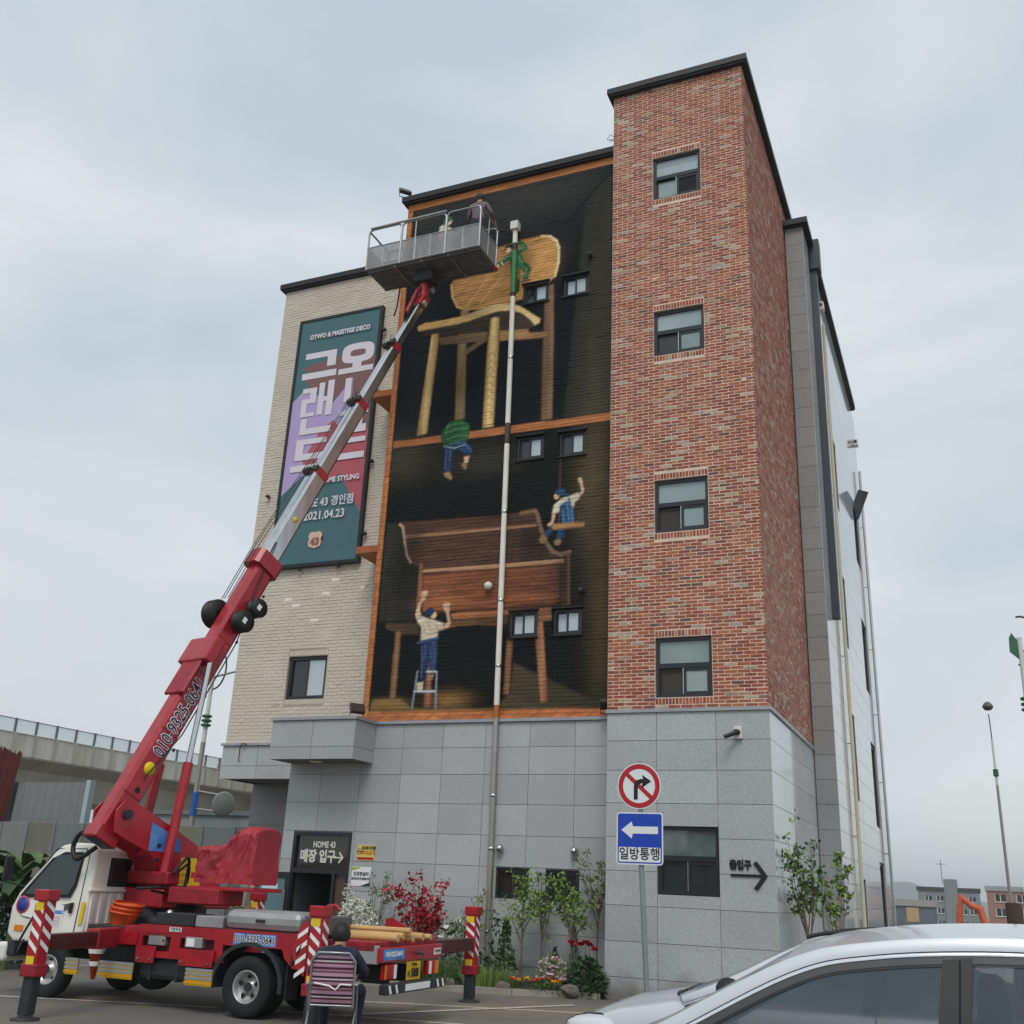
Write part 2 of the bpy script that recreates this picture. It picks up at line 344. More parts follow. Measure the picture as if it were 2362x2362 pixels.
def panel_mesh():
    mb = MB(); c = 0.004
    vs = [(-.5, 0.02, -.5), (.5, 0.02, -.5), (.5, 0.02, .5), (-.5, 0.02, .5), (-.5, 0, -.5), (.5, 0, -.5), (.5, 0, .5), (-.5, 0, .5)]
    mb.add(vs, [(4, 5, 6, 7), (0, 1, 5, 4), (1, 2, 6, 5), (2, 3, 7, 6), (3, 0, 4, 7)]); return mb
def panel_data(m):
    mb = panel_mesh(); me = bpy.data.meshes.new('granite_panel'); me.from_pydata(mb.v, [], mb.f); me.materials.append(m); return me
PAN = {k: panel_data(m) for k, m in (('f', M_gran), ('p', M_granp), ('d', M_grand))}
def panels(parent, us, zs, kind, orient, o, holes=(), gap=0.009, proud=0.012):
    """granite slabs between the joint positions; a slab is cut where an opening takes a part of it"""
    for i in range(len(us)-1):
        for j in range(len(zs)-1):
            rects = [(us[i], us[i+1], zs[j], zs[j+1])]
            for h in holes:
                nr = []
                for a, b, c, d in rects:
                    if b <= h[0] or a >= h[1] or d <= h[2] or c >= h[3]: nr.append((a, b, c, d)); continue
                    if a < h[0]: nr.append((a, h[0]+gap/2, c, d))
                    if b > h[1]: nr.append((h[1]-gap/2, b, c, d))
                    a2, b2 = max(a, h[0]), min(b, h[1])
                    if c < h[2]: nr.append((a2-gap/2, b2+gap/2, c, h[2]+gap/2))
                    if d > h[3]: nr.append((a2-gap/2, b2+gap/2, h[3]-gap/2, d))
                rects = nr
            for a, b, c, d in rects:
                if b-a < 0.04 or d-c < 0.04: continue
                uc, zc, w, h = (a+b)/2, (c+d)/2, b-a-gap, d-c-gap; pr = proud+rng.uniform(-0.0015, 0.0015)
                if orient == 'f': inst(PAN[kind], 'granite_panel', parent, (uc, o-pr, zc), (0, 0, 0), (w, 1, h))
                else: inst(PAN[kind], 'granite_panel', parent, (o+pr, uc, zc), (0, 0, R_(90)), (w, 1, h))

# ---- red brick stair tower
WS = [(-5.229, -4.145, 5.17, 6.31), (-5.229, -4.145, 8.41, 9.53), (-5.229, -4.145, 12.34, 13.42), (-5.229, -4.145, 16.27, 17.41)]
WG = (-5.2, -4.1, 1.735, 2.885)
tw = MB(); mf, ms = WALLMAP['f'](Yt), WALLMAP['s'](XtR)
wall_core(tw, mf, XtL, XtR-0.31, ZB, ZTt, WS, 0.3); wall_core(tw, ms, Yt, Yr+1.2, ZB, ZTt, [], 0.3)
tw.box(XtL, XtL+0.3, Yt+0.31, Yr+1.2, ZB, ZTt); tw.box(XtL+0.3, XtR-0.3, Yr+0.9, Yr+1.2, ZTm, ZTt)
tower = part(tw, 'brick_tower', M_mortar)
hh = [(a+0.004, b-0.004, c-0.135, d+0.135) for a, b, c, d in WS]
H, L = 0.0678, 0.2365
fr = courses(XtL, XtR+0.012, ZB+0.004, ZTt, L, H, 0.0145, hh)
sd = courses(Yt, Yr+1.2, ZB+0.004, ZTt, L, H, 0.0145, (), off=0.5)
so = [r for a, b, c, d in WS for r in soldier(a, b, d+0.014, d+0.128, 17)+soldier(a, b, c-0.128, c-0.014, 17)]
near = sorted(fr, key=lambda r: r[2])
single_bricks('brick', near[:250], mf, 0, M_brick_o, tower); single_bricks('brick', sorted(sd, key=lambda r: r[2]+0.25*(r[0]-Yt))[:50], ms, R_(90), M_brick_o, tower)
joined_bricks('brick_courses', near[250:]+so, mf, M_brick_a, tower)
joined_bricks('brick_courses', sorted(sd, key=lambda r: r[2]+0.25*(r[0]-Yt))[50:], ms, M_brick_a, tower)
part(MB().box(XtL-0.13, XtR+0.14, Yt-0.14, Yr+1.28, ZTt+0.05, ZTt+0.20).box(XtL-0.1, XtR+0.11, Yt-0.11, Yr+1.25, ZTt+0.002, ZTt+0.05), 'tower_cornice', M_black)

# ---- windows
def frame_rect(mb, mapf, u0, u1, z0, z1, w, n0, n1, mi=0):
    for a, b, c, d in ((u0, u1, z1-w, z1), (u0, u1, z0, z0+w), (u0, u0+w, z0+w, z1-w), (u1-w, u1, z0+w, z1-w)):
        vs = [mapf(*p) for p in ((a,c,n1),(b,c,n1),(b,d,n1),(a,d,n1),(a,c,n0),(b,c,n0),(b,d,n0),(a,d,n0))]
        mb.add(vs, [(0,1,2,3),(7,6,5,4),(4,5,1,0),(5,6,2,1),(6,7,3,2),(7,4,0,3)], mi)
def slab(mb, mapf, a, b, c, d, n0, n1, mi=0):
    vs = [mapf(*p) for p in ((a,c,n1),(b,c,n1),(b,d,n1),(a,d,n1),(a,c,n0),(b,c,n0),(b,d,n0),(a,d,n0))]
    mb.add(vs, [(0,1,2,3),(7,6,5,4),(4,5,1,0),(5,6,2,1),(6,7,3,2),(7,4,0,3)], mi)
def window_stair(mapf, u0, u1, z0, z1, n=-0.06, lower=('screen', 'film'), top=M_glass_f):
    w = MB(); frame_rect(w, mapf, u0+0.012, u1-0.012, z0+0.012, z1-0.012, 0.055, n-0.09, n)
    zm = z0+(z1-z0)*0.53; um = u0+(u1-u0)*0.5
    slab(w, mapf, u0+0.06, u1-0.06, zm-0.045, zm+0.045, n-0.09, n+0.002)
    f = part(w, 'window', M_frame)
    def sub(name, mb, m): return mb.build(name, m, f)
    p = MB(); slab(p, mapf, u0+0.065, u1-0.065, zm+0.044, z1-0.065, n-0.055, n-0.045); sub('pane', p, top)
    s = MB(); frame_rect(s, mapf, um-0.02, u1-0.06, z0+0.06, zm-0.046, 0.055, n-0.05, n-0.012); sub('sash', s, M_frame)
    p = MB(); slab(p, mapf, um+0.03, u1-0.11, z0+0.11, zm-0.096, n-0.04, n-0.03); sub('pane', p, {'film': M_glass_f, 'dark': M_glass_d, 'open': M_dark}[lower[1]])
    s = MB(); frame_rect(s, mapf, u0+0.06, um+0.02, z0+0.06, zm-0.046, 0.045, n-0.085, n-0.055); sub('sash', s, M_frame)
    p = MB(); slab(p, mapf, u0+0.1, um-0.015, z0+0.1, zm-0.086, n-0.075, n-0.065); sub('pane', p, {'screen': M_screen, 'film': M_glass_f, 'dark': M_glass_d}[lower[0]])
    r = MB(); slab(r, mapf, um-0.026, um-0.014, z0+0.07, zm-0.05, n-0.011, n+0.006); sub('mullion_strip', r, M_steel)
    b = MB(); slab(b, mapf, u0, u1, z0, z1, n-0.24, n-0.2); sub('dark_room_backing', b, M_dark)  # dark sheet behind the panes in place of the unlit room
    return f
TOPS = [mat('frosted_pane_%d' % k, c, 0.12, spec=0.7, col2=c2, vscale=v) for k, (c, c2, v) in enumerate((('8ea3a1', '7c908e', 0.7), ('9aadab', '8a9d9b', 0.5), ('a9b9b8', '8fa3a3', 0.9), ('b4c1c6', '97abb0', 0.6)))]
for k, (q, lo) in enumerate(zip(WS, (('screen', 'film'), ('screen', 'film'), ('dark', 'film'), ('film', 'open')))):
    w_ = window_stair(mf, *q, lower=lo, top=TOPS[k]); zm_ = q[2]+(q[3]-q[2])*0.53; p_ = MB(); slab(p_, mf, q[0]+0.067, q[1]-0.067, q[3]-0.068-(0.05, 0.07, 0.05, 0.17)[k], q[3]-0.068, -0.1045, -0.1035); p_.build('painted_ceiling_reflection', mat('reflection_tint', '93a3a6', 0.15), w_)  # strip coloured as the ceiling's reflection along the top of each upper pane
def window_slide(mapf, u0, u1, z0, z1, n=-0.05, panes=(M_glass_d, M_glass_w), parent=BL, fw_=0.045, open_=0.0, hood=False):
    w = MB(); frame_rect(w, mapf, u0+0.008, u1-0.008, z0+0.008, z1-0.008, fw_, n-0.09, n)
    f = part(w, 'window', M_frame, parent); um = (u0+u1)/2
    for k, (a, b, nn) in enumerate(((u0+0.05, um+0.03, n-0.08), (um-0.03, u1-0.05, n-0.045))):
        if k == 0 and open_: a, b = a+open_, b+open_
        s = MB(); frame_rect(s, mapf, a, b, z0+0.05, z1-0.05, 0.042, nn, nn+0.035); s.build('sash', M_frame, f)
        p = MB(); slab(p, mapf, a+0.04, b-0.04, z0+0.09, z1-0.09, nn+0.01, nn+0.02); p.build('pane', panes[k], f)
    b = MB(); slab(b, mapf, u0, u1, z0, z1, n-0.26, n-0.2); b.build('dark_room_backing', M_dark, f)  # sheet in the colour of room shade closes the opening behind the sashes
    if hood:
        h = MB(); slab(h, mapf, u0-0.03, u1+0.03, z1+0.002, z1+0.03, 0.0, 0.07); h.build('window_hood', M_black, f); h = MB(); slab(h, mapf, u0-0.03, u1+0.03, z0-0.03, z0-0.002, 0.0, 0.05); h.build('window_ledge', M_black, f)
    return f

# ---- granite base of the tower
ZJ = [0.0, 0.3675, 0.943, 1.529, 2.107, 2.686, 3.272, 3.85, 4.387, 4.9]
gb = MB(); wall_core(gb, mf, XtL, XtR-0.31, -0.4, 4.9, [WG], 0.3); wall_core(gb, ms, Yt, Yr+1.2, -0.4, 4.9, [], 0.3); gb.box(XtL, XtL+0.3, Yt+0.31, Ym+0.4, -0.4, 4.9)
gbase = part(gb, 'tower_granite_base', M_joint)
panels(gbase, [XtL, -5.204, -4.105, XtR+0.012], ZJ, 'f', 'f', Yt, [WG])
panels(gbase, [Yt, 19.85, 20.92, 22.4, Yr], ZJ, 'p', 's', XtR, proud=0.014)
window_stair(mf, *WG, n=-0.05, lower=('dark', 'dark'), top=M_glass_r)
def coping(name, pts, z0, z1, out, m=M_coping): pass
part(MB().box(XtL-0.02, XtR+0.05, Yt-0.05, Yt+0.1, 4.9, 4.965).box(XtR-0.1, XtR+0.05, Yt+0.1, Yr, 4.9, 4.965), 'coping', M_coping)

# ---- granite wing behind the tower and the polished side wall
rw = MB(); mr, mside = WALLMAP['f'](Yr), WALLMAP['s'](XrR)
WSIDE = [(28.2, 29.0, 12.2, 14.3), (28.2, 29.0, 8.2, 10.2), (28.2, 29.0, 4.2, 6.4), (28.2, 29.0, 0.6, 2.3), (33.6, 35.2, 12.2, 14.2), (33.6, 35.2, 8.0, 10.3), (33.6, 35.2, 3.9, 6.4), (33.6, 35.2, 0.5, 2.9)]
wall_core(rw, mr, XtR+0.02, XrR-0.31, -0.4, ZTr, [], 0.3); wall_core(rw, mside, Yr, Ye, -0.4, ZTr, WSIDE, 0.3)
rw.box(-14.5, XrR-0.3, Ye-0.3, Ye, -0.4, ZTr); rw.box(XtR+0.02, XrR, Yr+0.3, Ye, ZTr-0.3, ZTr)
wing = part(rw, 'granite_wing', M_joint)
ZR = [0.0+0.5345*i for i in range(35)]+[ZTr]
panels(wing, [XtR+0.03, XrR+0.01], ZR, 'd', 'f', Yr, proud=0.012)
panels(wing, [Yr, 26.2, 29.6, 33.0, Ye], [z for i, z in enumerate(ZR) if i % 1 == 0], 'p', 's', XrR, WSIDE, proud=0.014)
part(MB().box(XtR+0.02, XrR+0.16, Yr-0.16, Ye-0.9, ZTr+0.03, ZTr+0.2).box(XtR+0.02, XrR+0.12, Yr-0.12, Ye-0.9, ZTr+0.002, ZTr+0.03), 'wing_cornice', M_black)
for h in WSIDE:
    f = window_slide(mside, *h, n=-0.04, panes=(M_glass_d, M_glass_d), fw_=0.06)

# ---- granite front wall under the mural, entrance, canopy box
DOOR = (-13.372, -11.92, -0.2, 2.665)
GW = [(-8.61, -7.915, 1.54, 2.09), (-7.575, -6.893, 1.53, 2.085)]
mm = WALLMAP['f'](Ym)
fwl = MB(); wall_core(fwl, mm, XfL, XtL, -0.4, 4.89, [DOOR]+GW, 0.3); fwl.box(XfL, XfL+0.3, Ym+0.3, Yu+0.5, -0.4, 4.6)
front = part(fwl, 'granite_front_wall', M_joint)
panels(front, [XfL, -12.83, -11.86, -10.883, -9.938, -8.97, -8.0, -7.03, XtL], ZJ[:-1]+[4.89], 'f', 'f', Ym, [DOOR]+GW)
for g in GW: window_slide(mm, *g, n=-0.04, panes=(M_glass_d, M_glass_d))
part(MB().box(XbR, XtL, Ym-0.06, Ym+0.1, 4.892, 4.955), 'coping', M_coping)
cbx = MB(); cbx.box(XfL+0.015, XbR-0.015, Yb+0.015, Ym-0.02, 4.078, 4.88)
canopy = part(cbx, 'canopy_box', M_joint); mb_ = WALLMAP['f'](Yb+0.015)
panels(canopy, [XfL, (XfL+XbR)/2, XbR], [4.073, 4.33, 4.88], 'f', 'f', Yb+0.015, proud=0.013)
panels(canopy, [Yb+0.004, Ym-0.02], [4.073, 4.33, 4.88], 'f', 's', XbR-0.015, proud=0.014)
part(MB().box(XfL-0.03, XbR+0.04, Yb-0.04, Ym-0.064, 4.885, 4.95), 'coping', M_coping)
part(MB().lathe([(0.0, 4.045), (0.12, 4.05), (0.15, 4.072)], 18, 0, Matrix.Translation((-12.72, 18.86, 0))), 'soffit_lamp', M_white)
# entrance: frame, transom glass with lettering, dark hall behind, one leaf standing open
ent = MB(); frame_rect(ent, mm, DOOR[0], DOOR[1], -0.2, 2.665, 0.075, -0.12, 0.012); slab(ent, mm, DOOR[0]+0.07, DOOR[1]-0.07, 1.84, 1.935, -0.12, 0.008); slab(ent, mm, -12.33, -12.26, -0.2, 1.84, -0.12, 0.006)
door = part(ent, 'entrance', M_frame)
MB().box(DOOR[0]+0.07, DOOR[1]-0.07, Ym+0.06, Ym+0.075, 1.93, 2.6).build('transom_pane', mat('transom_glass', '2a2522', 0.04, spec=0.8, var=0.25, vscale=1.1), door)
MB().box(-12.27, DOOR[1]-0.07, Ym+0.06, Ym+0.075, -0.2, 1.85).build('side_pane', mat('brown_film', '5b4a44', 0.12, spec=0.6), door)
hall = MB(); hall.box(-13.6, -11.7, Ym+2.6, Ym+2.7, -0.2, 2.7).box(-13.62, -13.55, Ym+0.13, Ym+2.6, -0.2, 2.7).box(-11.75, -11.68, Ym+0.13, Ym+2.6, -0.2, 2.7).box(-13.6, -11.7, Ym+0.13, Ym+2.6, 2.66, 2.72)
hall.build('entrance_hall', mat('hall_wall', '3a3a36', 0.8), door); MB().box(-12.9, -12.45, Ym+2.5, Ym+2.59, -0.2, 1.55).build('inner_door', M_dark, door)
text('lettering', 'HOME 43', M_white, door, (-12.62, Ym+0.055, 2.41), 0.17, bold=0.006, sx=0.8)
text('lettering', '매장 입구', M_white, door, (-12.76, Ym+0.055, 2.165), 0.27, bold=0.011, sx=0.83)
MB().box(-12.36, -12.16, Ym+0.05, Ym+0.058, 2.15, 2.18).prism([(-12.25, 2.26), (-12.22, 2.28), (-12.12, 2.165), (-12.22, 2.05), (-12.25, 2.07), (-12.17, 2.165)], 'y', Ym+0.049, Ym+0.057).build('arrow_mark', M_white, door)
leaf = MB(); lm = Matrix.Translation((DOOR[0]+0.03, Ym-0.01, 0)) @ Matrix.Rotation(R_(196), 4, 'Z')
frm = [(0, 0.78, 1.72, 1.84), (0, 0.78, -0.15, 0.05), (0, 0.1, 0.05, 1.72), (0.68, 0.78, 0.05, 1.72)]
for a, b, c, d in frm: leaf.box(a, b, -0.025, 0.025, c, d, 0, lm)
lf = leaf.build('door_leaf', M_frame, door)
MB().box(0.1, 0.68, -0.006, 0.006, 0.05, 1.72, 0, lm).build('pane', mat('door_glass', '5f7f86', 0.05, spec=0.7), lf)
MB().tube([(0.07, 0.07, 0.5), (0.07, 0.07, 1.5)], 0.014, 8, 0, True, lm).build('door_handle', M_steel, lf)
MB().box(0.25, 0.6, 0.012, 0.016, 1.5, 1.6, 0, lm).build('paper_notice', mat('notice_paper', 'c9dbe8', 0.7), lf)

# ---- left wing: cream painted brick above a granite overhang
mw = WALLMAP['f'](Yw); WW = (-14.66, -13.58, 5.665, 6.685)
lw = MB(); wall_core(lw, mw, XwL, XmL, 4.66, ZTw, [WW], 0.3); lw.box(XwL, XwL+0.3, Yw+0.3, 32, 3.85, ZTw); lw.box(XwL, XmL, Yw+0.3, 32, ZTw-0.3, ZTw-0.002); lw.box(XwL, XrR-0.4, 31.7, 32, 3.85, ZTw)
cwall = part(lw, 'painted_brick_wall', M_creamj)
HW = 0.0815
wr = courses(XwL, XmL-0.005, 4.668, ZTw, 0.238, HW, 0.009, [(WW[0]-0.012, WW[1]+0.012, WW[2]-0.13, WW[3]+0.13)])
ws = soldier(WW[0], WW[1], WW[3]+0.014, WW[3]+0.126, 16)+soldier(WW[0], WW[1], WW[2]-0.126, WW[2]-0.014, 16)
wn_ = sorted(wr, key=lambda r: r[2])
single_bricks('painted_brick', wn_[:280], mw, 0, M_cream, cwall, ch=0.004, jit=0.003)
WHITE_AT = [(-13.9, 8.25), (-12.75, 8.3), (-14.6, 7.95), (-13.35, 7.8), (-14.0, 7.55), (-15.0, 8.1), (-12.4, 8.6), (-13.5, 8.5)]
ones = [r for r in wn_[280:] if any(r[0] <= x < r[1] and abs((r[2]+r[3])/2-z) < HW*0.5 for x, z in WHITE_AT)]
joined_bricks('painted_brick_courses', [r for r in wn_[280:] if r not in ones]+ws, mw, M_cream, cwall, p=(0.003, 0.010), ch=0.005, jit=0.003)
for r in ones: single_bricks('bare_brick', [r], mw, 0, M_creamw, cwall)
part(MB().box(XwL-0.14, XmL-0.02, Yw-0.14, 32.1, ZTw+0.05, ZTw+0.2).box(XwL-0.1, XmL-0.02, Yw-0.1, 32, ZTw+0.002, ZTw+0.05), 'cornice', M_black)
window_slide(mw, *WW, n=-0.06, panes=(M_glass_d, M_glass_w), fw_=0.07)
og = MB(); og.box(XwL, XfL-0.002, Yw-0.03, Yu, 3.85, 4.6)
over = part(og, 'granite_overhang', M_joint)
panels(over, [XwL-0.02, -15.2, -14.2, XfL-0.002], [3.84, 4.14, 4.6], 'f', 'f', Yw-0.03)
part(MB().box(XwL-0.06, XfL-0.01, Yw-0.09, Yw-0.001, 4.602, 4.658), 'coping', M_coping)
rcs = MB(); rcs.box(XwL, XfL, Yu, Yu+0.3, -0.4, 3.848); rcs.box(XwL, XwL+0.3, Yu+0.3, 31.6, -0.4, 3.848)
rec = part(rcs, 'recessed_granite_wall', M_joint)
panels(rec, [XwL, -14.9, XfL], [0.0, 0.6, 1.2, 1.75, 2.3, 2.9, 3.45, 3.848], 'd', 'f', Yu)
# shelf boards that carry the painted bookcase past the edge of the mural wall
for zb in (8.91, 12.91):
    part(MB().box(-12.53, XmL-0.002, Ym, Yw-0.02, zb-0.08, zb+0.08), 'shelf_board', mat('orange_brown_paint', 'a35a2c', 0.6, var=0.15, vscale=4))

# ---- the mural wall: painted brick, the colours worked out below
MW = [(-8.585, -7.935, 14.65, 15.17), (-7.575, -6.95, 14.648, 15.182), (-8.575, -7.925, 10.65, 11.215), (-7.565, -6.938, 10.615, 11.187), (-8.565, -7.928, 6.635, 7.195), (-7.58, -6.953, 6.634, 7.185)]
MX0, MZ0, MX1, MZ1, MR_ = XmL, 4.95, XtL+0.02, ZTm, 0.016
NX, NZ = int((MX1-MX0)/MR_)+1, int((MZ1-MZ0)/MR_)+1
gx, gz = np.meshgrid(MX0+np.arange(NX)*MR_, MZ0+np.arange(NZ)*MR_)
IMG = np.zeros((NZ, NX, 3))
nrs = np.random.RandomState(5)
def vnoise(sx, sz, seed=0):
    """smooth value noise over the wall, cell size sx by sz metres, 0..1"""
    r = np.random.RandomState(seed); a = r.rand(int((MZ1-MZ0)/sz)+4, int((MX1-MX0)/sx)+4)
    u = (gx-MX0)/sx; v = (gz-MZ0)/sz; i = u.astype(int); j = v.astype(int); fu = u-i; fv = v-j
    fu = fu*fu*(3-2*fu); fv = fv*fv*(3-2*fv)
    return (a[j, i]*(1-fu)+a[j, i+1]*fu)*(1-fv)+(a[j+1, i]*(1-fu)+a[j+1, i+1]*fu)*fv
def fbm(sx, sz, seed=0): return 0.5*vnoise(sx, sz, seed)+0.3*vnoise(sx/2, sz/2, seed+1)+0.2*vnoise(sx/4, sz/4, seed+2)
def sr(c): return np.array(lin('%02x%02x%02x' % tuple(c)))
def inside(poly):
    m = np.zeros(gx.shape, bool); n = len(poly); x, z = gx, gz
    for k in range(n):
        (x1, z1), (x2, z2) = poly[k], poly[(k+1) % n]
        if z1 == z2: continue
        c = ((z1 > z) != (z2 > z)) & (x < (x2-x1)*(z-z1)/(z2-z1)+x1); m ^= c
    return m
def seg_dist(p, q):
    d = np.array(q, float)-np.array(p, float); L2 = max(d@d, 1e-9); t = np.clip(((gx-p[0])*d[0]+(gz-p[1])*d[1])/L2, 0, 1)
    return np.hypot(gx-p[0]-t*d[0], gz-p[1]-t*d[1]), t
def blend(mask, col, a=1.0):
    w = (mask*a)[..., None] if mask.dtype != bool else (mask.astype(float)*a)[..., None]
    IMG[:] = IMG*(1-w)+np.asarray(col)*w
def soft(mask, k=1):
    m = mask.astype(float)
    for _ in range(k):
        m = (m+np.roll(m, 1, 0)+np.roll(m, -1, 0)+np.roll(m, 1, 1)+np.roll(m, -1, 1))/5
    return m
def poly(pts, c, c2=None, ax='x', grain=0.0, gs=(0.5, 0.05), blur=1, rim=None, a=1.0, seed=3):
    m = inside(pts); col = sr(c)*np.ones(gx.shape+(3,))
    if c2 is not None:
        P = np.array(pts); lo, hi = P.min(0), P.max(0)
        t = np.clip((gx-lo[0])/(hi[0]-lo[0]+1e-6), 0, 1) if ax == 'x' else np.clip((gz-lo[1])/(hi[1]-lo[1]+1e-6), 0, 1)
        if ax == 'm': t = 1-np.abs(2*np.clip((gx-lo[0])/(hi[0]-lo[0]+1e-6), 0, 1)-1)
        col = col*(1-t[..., None])+sr(c2)*t[..., None]
    if grain: col = col*(1+grain*2*(fbm(*gs, seed)-0.5))[..., None]
    blend(soft(m, blur), col, a)
    if rim:
        d = np.full(gx.shape, 9.0)
        for k in range(len(pts)):
            q, _ = seg_dist(pts[k], pts[(k+1) % len(pts)]); d = np.minimum(d, q)
        blend(np.clip(1-d/rim[1], 0, 1), sr(rim[0]), rim[2] if len(rim) > 2 else 0.8)
def line(pts, c, w, a=1.0, grain=0.0):
    for p, q in zip(pts[:-1], pts[1:]):
        d, _ = seg_dist(p, q); col = sr(c)*np.ones(gx.shape+(3,))
        if grain: col = col*(1+grain*2*(fbm(0.1, 0.1, 9)-0.5))[..., None]
        blend(np.clip((w/2-d)/MR_+0.5, 0, 1), col, a)
def oval(c, rx, rz, col, a=1.0, sharp=4.0):
    d = np.hypot((gx-c[0])/rx, (gz-c[1])/rz); blend(np.clip((1-d)*sharp, 0, 1), sr(col), a)
def glow(c, rx, rz, col, a=1.0):
    d2 = ((gx-c[0])/rx)**2+((gz-c[1])/rz)**2; blend(np.exp(-d2*1.6), sr(col), a)
MURAL_GAIN = 1.3; DESAT = 0.14
IMG[:] = sr((19,22,28))*(0.7+0.6*fbm(1.2,0.8,11))[..., None]
glow((-8.588, 17.789), 3.5, 1.3, (58, 58, 54), 0.8)
glow((-11.491, 17.77), 0.8, 0.7, (60, 58, 50), 0.5)
poly([(-7.055, 17.231), (-6.538, 17.775), (-6.417, 17.783), (-6.354, 11.477), (-7.467, 11.54)], (44, 45, 42), c2=(58,56,46), grain=0.25, gs=(0.35,1.5), blur=6)
line([(-6.538, 17.775), (-7.054, 17.211), (-7.742, 16.452)], (20, 21, 24), 0.05, 0.8)
glow((-6.608, 12.64), 0.5, 2.2, (66, 62, 48), 0.7)
glow((-11.219, 13.049), 0.5, 2.0, (40, 40, 38), 0.6)
poly([(-8.033, 15.013), (-7.807, 15.079), (-7.766, 13.735), (-7.739, 11.563), (-8.015, 11.569), (-8.034, 13.748)], (112, 84, 60), c2=(140,106,76), grain=0.25, gs=(0.05,0.6), rim=((60,44,34),0.03,0.7))
poly([(-10.246, 13.914), (-10.004, 13.889), (-9.918, 11.881), (-10.188, 11.885)], (120, 96, 62), c2=(150,122,78), ax='m', grain=0.3, gs=(0.05,0.6), rim=((58,46,32),0.03,0.7))
poly([(-10.779, 14.183), (-10.25, 14.142), (-10.201, 14.247), (-9.661, 14.165), (-9.478, 14.149), (-9.462, 13.865), (-9.864, 13.882), (-10.726, 13.975)], (92, 72, 50), c2=(130,104,70), grain=0.3)
poly([(-9.148, 14.068), (-8.434, 14.0), (-8.387, 13.869), (-7.906, 13.815), (-7.883, 13.666), (-8.352, 13.697), (-9.151, 13.789)], (170, 130, 76), c2=(142,106,64), grain=0.3, rim=((90,66,40),0.025,0.6))
poly([(-10.136, 13.537), (-10.001, 13.738), (-9.468, 13.978), (-9.454, 13.863), (-9.92, 13.611)], (120, 98, 64), grain=0.3)
poly([(-10.541, 15.619), (-10.479, 15.726), (-9.979, 15.737), (-9.307, 15.729), (-9.416, 16.388), (-9.083, 16.431), (-8.754, 16.474), (-8.172, 16.476), (-7.955, 16.424), (-7.772, 16.255), (-7.71, 16.054), (-7.704, 15.628), (-7.778, 15.262), (-7.948, 15.108), (-7.986, 15.193), (-8.569, 15.125), (-8.602, 14.808), (-8.894, 14.773), (-9.548, 14.759), (-10.107, 14.805), (-10.334, 14.94), (-10.492, 15.253)], (160, 116, 58), c2=(188,138,68), grain=0.5, gs=(0.35,0.05), rim=((110,74,34),0.03,0.5))
line([(-10.076, 14.896), (-9.557, 15.568)], (222, 184, 112), 0.03, 0.45)
line([(-9.74, 14.886), (-9.118, 15.629)], (222, 184, 112), 0.03, 0.45)
line([(-8.753, 15.628), (-8.342, 16.2)], (222, 184, 112), 0.03, 0.45)
line([(-8.383, 15.393), (-7.949, 16.226)], (222, 184, 112), 0.03, 0.45)
glow((-8.218, 15.742), 0.5, 0.5, (222, 160, 80), 0.6)
glow((-8.511, 15.886), 0.2, 0.4, (120, 80, 40), 0.35)
line([(-8.172, 16.468), (-7.948, 16.414), (-7.779, 16.249), (-7.716, 16.048), (-7.711, 15.629), (-7.785, 15.271)], (228, 206, 150), 0.06, 0.85)
line([(-10.533, 15.618), (-10.477, 15.25), (-10.327, 14.946), (-10.108, 14.817), (-9.549, 14.771)], (214, 170, 96), 0.05, 0.7)
poly([(-11.378, 14.488), (-10.953, 14.466), (-9.975, 14.491), (-9.212, 14.608), (-8.885, 14.562), (-8.372, 14.218), (-8.261, 14.048), (-8.397, 13.963), (-9.148, 14.068), (-9.879, 14.13), (-10.629, 14.194), (-11.169, 14.294)], (46, 40, 34), c2=(70,58,46), grain=0.3)
poly([(-10.22, 14.808), (-9.994, 14.783), (-10.004, 14.642), (-10.21, 14.659)], (160, 122, 70))
poly([(-11.394, 14.593), (-11.199, 14.665), (-10.661, 14.643), (-10.098, 14.668), (-9.622, 14.766), (-9.295, 14.816), (-8.894, 14.754), (-8.6, 14.6), (-8.343, 14.369), (-8.119, 14.184), (-8.136, 14.076), (-8.26, 14.041), (-8.379, 14.212), (-8.629, 14.448), (-8.884, 14.555), (-9.211, 14.601), (-9.574, 14.558), (-9.975, 14.483), (-10.421, 14.454), (-10.952, 14.458), (-11.361, 14.47)], (196, 150, 80), c2=(220,194,134), grain=0.15, rim=((110,84,46),0.02,0.5))
poly([(-10.978, 14.297), (-10.78, 14.299), (-10.767, 14.028), (-10.892, 11.646), (-11.174, 11.614)], (150, 116, 66), c2=(214,178,112), ax='m', grain=0.3, gs=(0.04,0.5), rim=((70,52,32),0.03,0.6))
poly([(-9.403, 14.437), (-9.295, 14.473), (-9.165, 14.41), (-9.152, 13.808), (-9.176, 11.574), (-9.463, 11.58), (-9.451, 13.676)], (160, 126, 70), c2=(226,192,122), ax='m', grain=0.3, gs=(0.04,0.4), rim=((86,64,36),0.03,0.6))
line([(-9.423, 13.427), (-9.326, 13.506), (-9.212, 13.375)], (120, 86, 44), 0.02, 0.6)
line([(-9.426, 13.236), (-9.33, 13.315), (-9.213, 13.185)], (120, 86, 44), 0.02, 0.6)
line([(-9.43, 13.047), (-9.334, 13.126), (-9.213, 12.996)], (120, 86, 44), 0.02, 0.6)
line([(-9.434, 12.858), (-9.338, 12.937), (-9.214, 12.807)], (120, 86, 44), 0.02, 0.6)
line([(-9.437, 12.671), (-9.342, 12.749), (-9.215, 12.62)], (120, 86, 44), 0.02, 0.6)
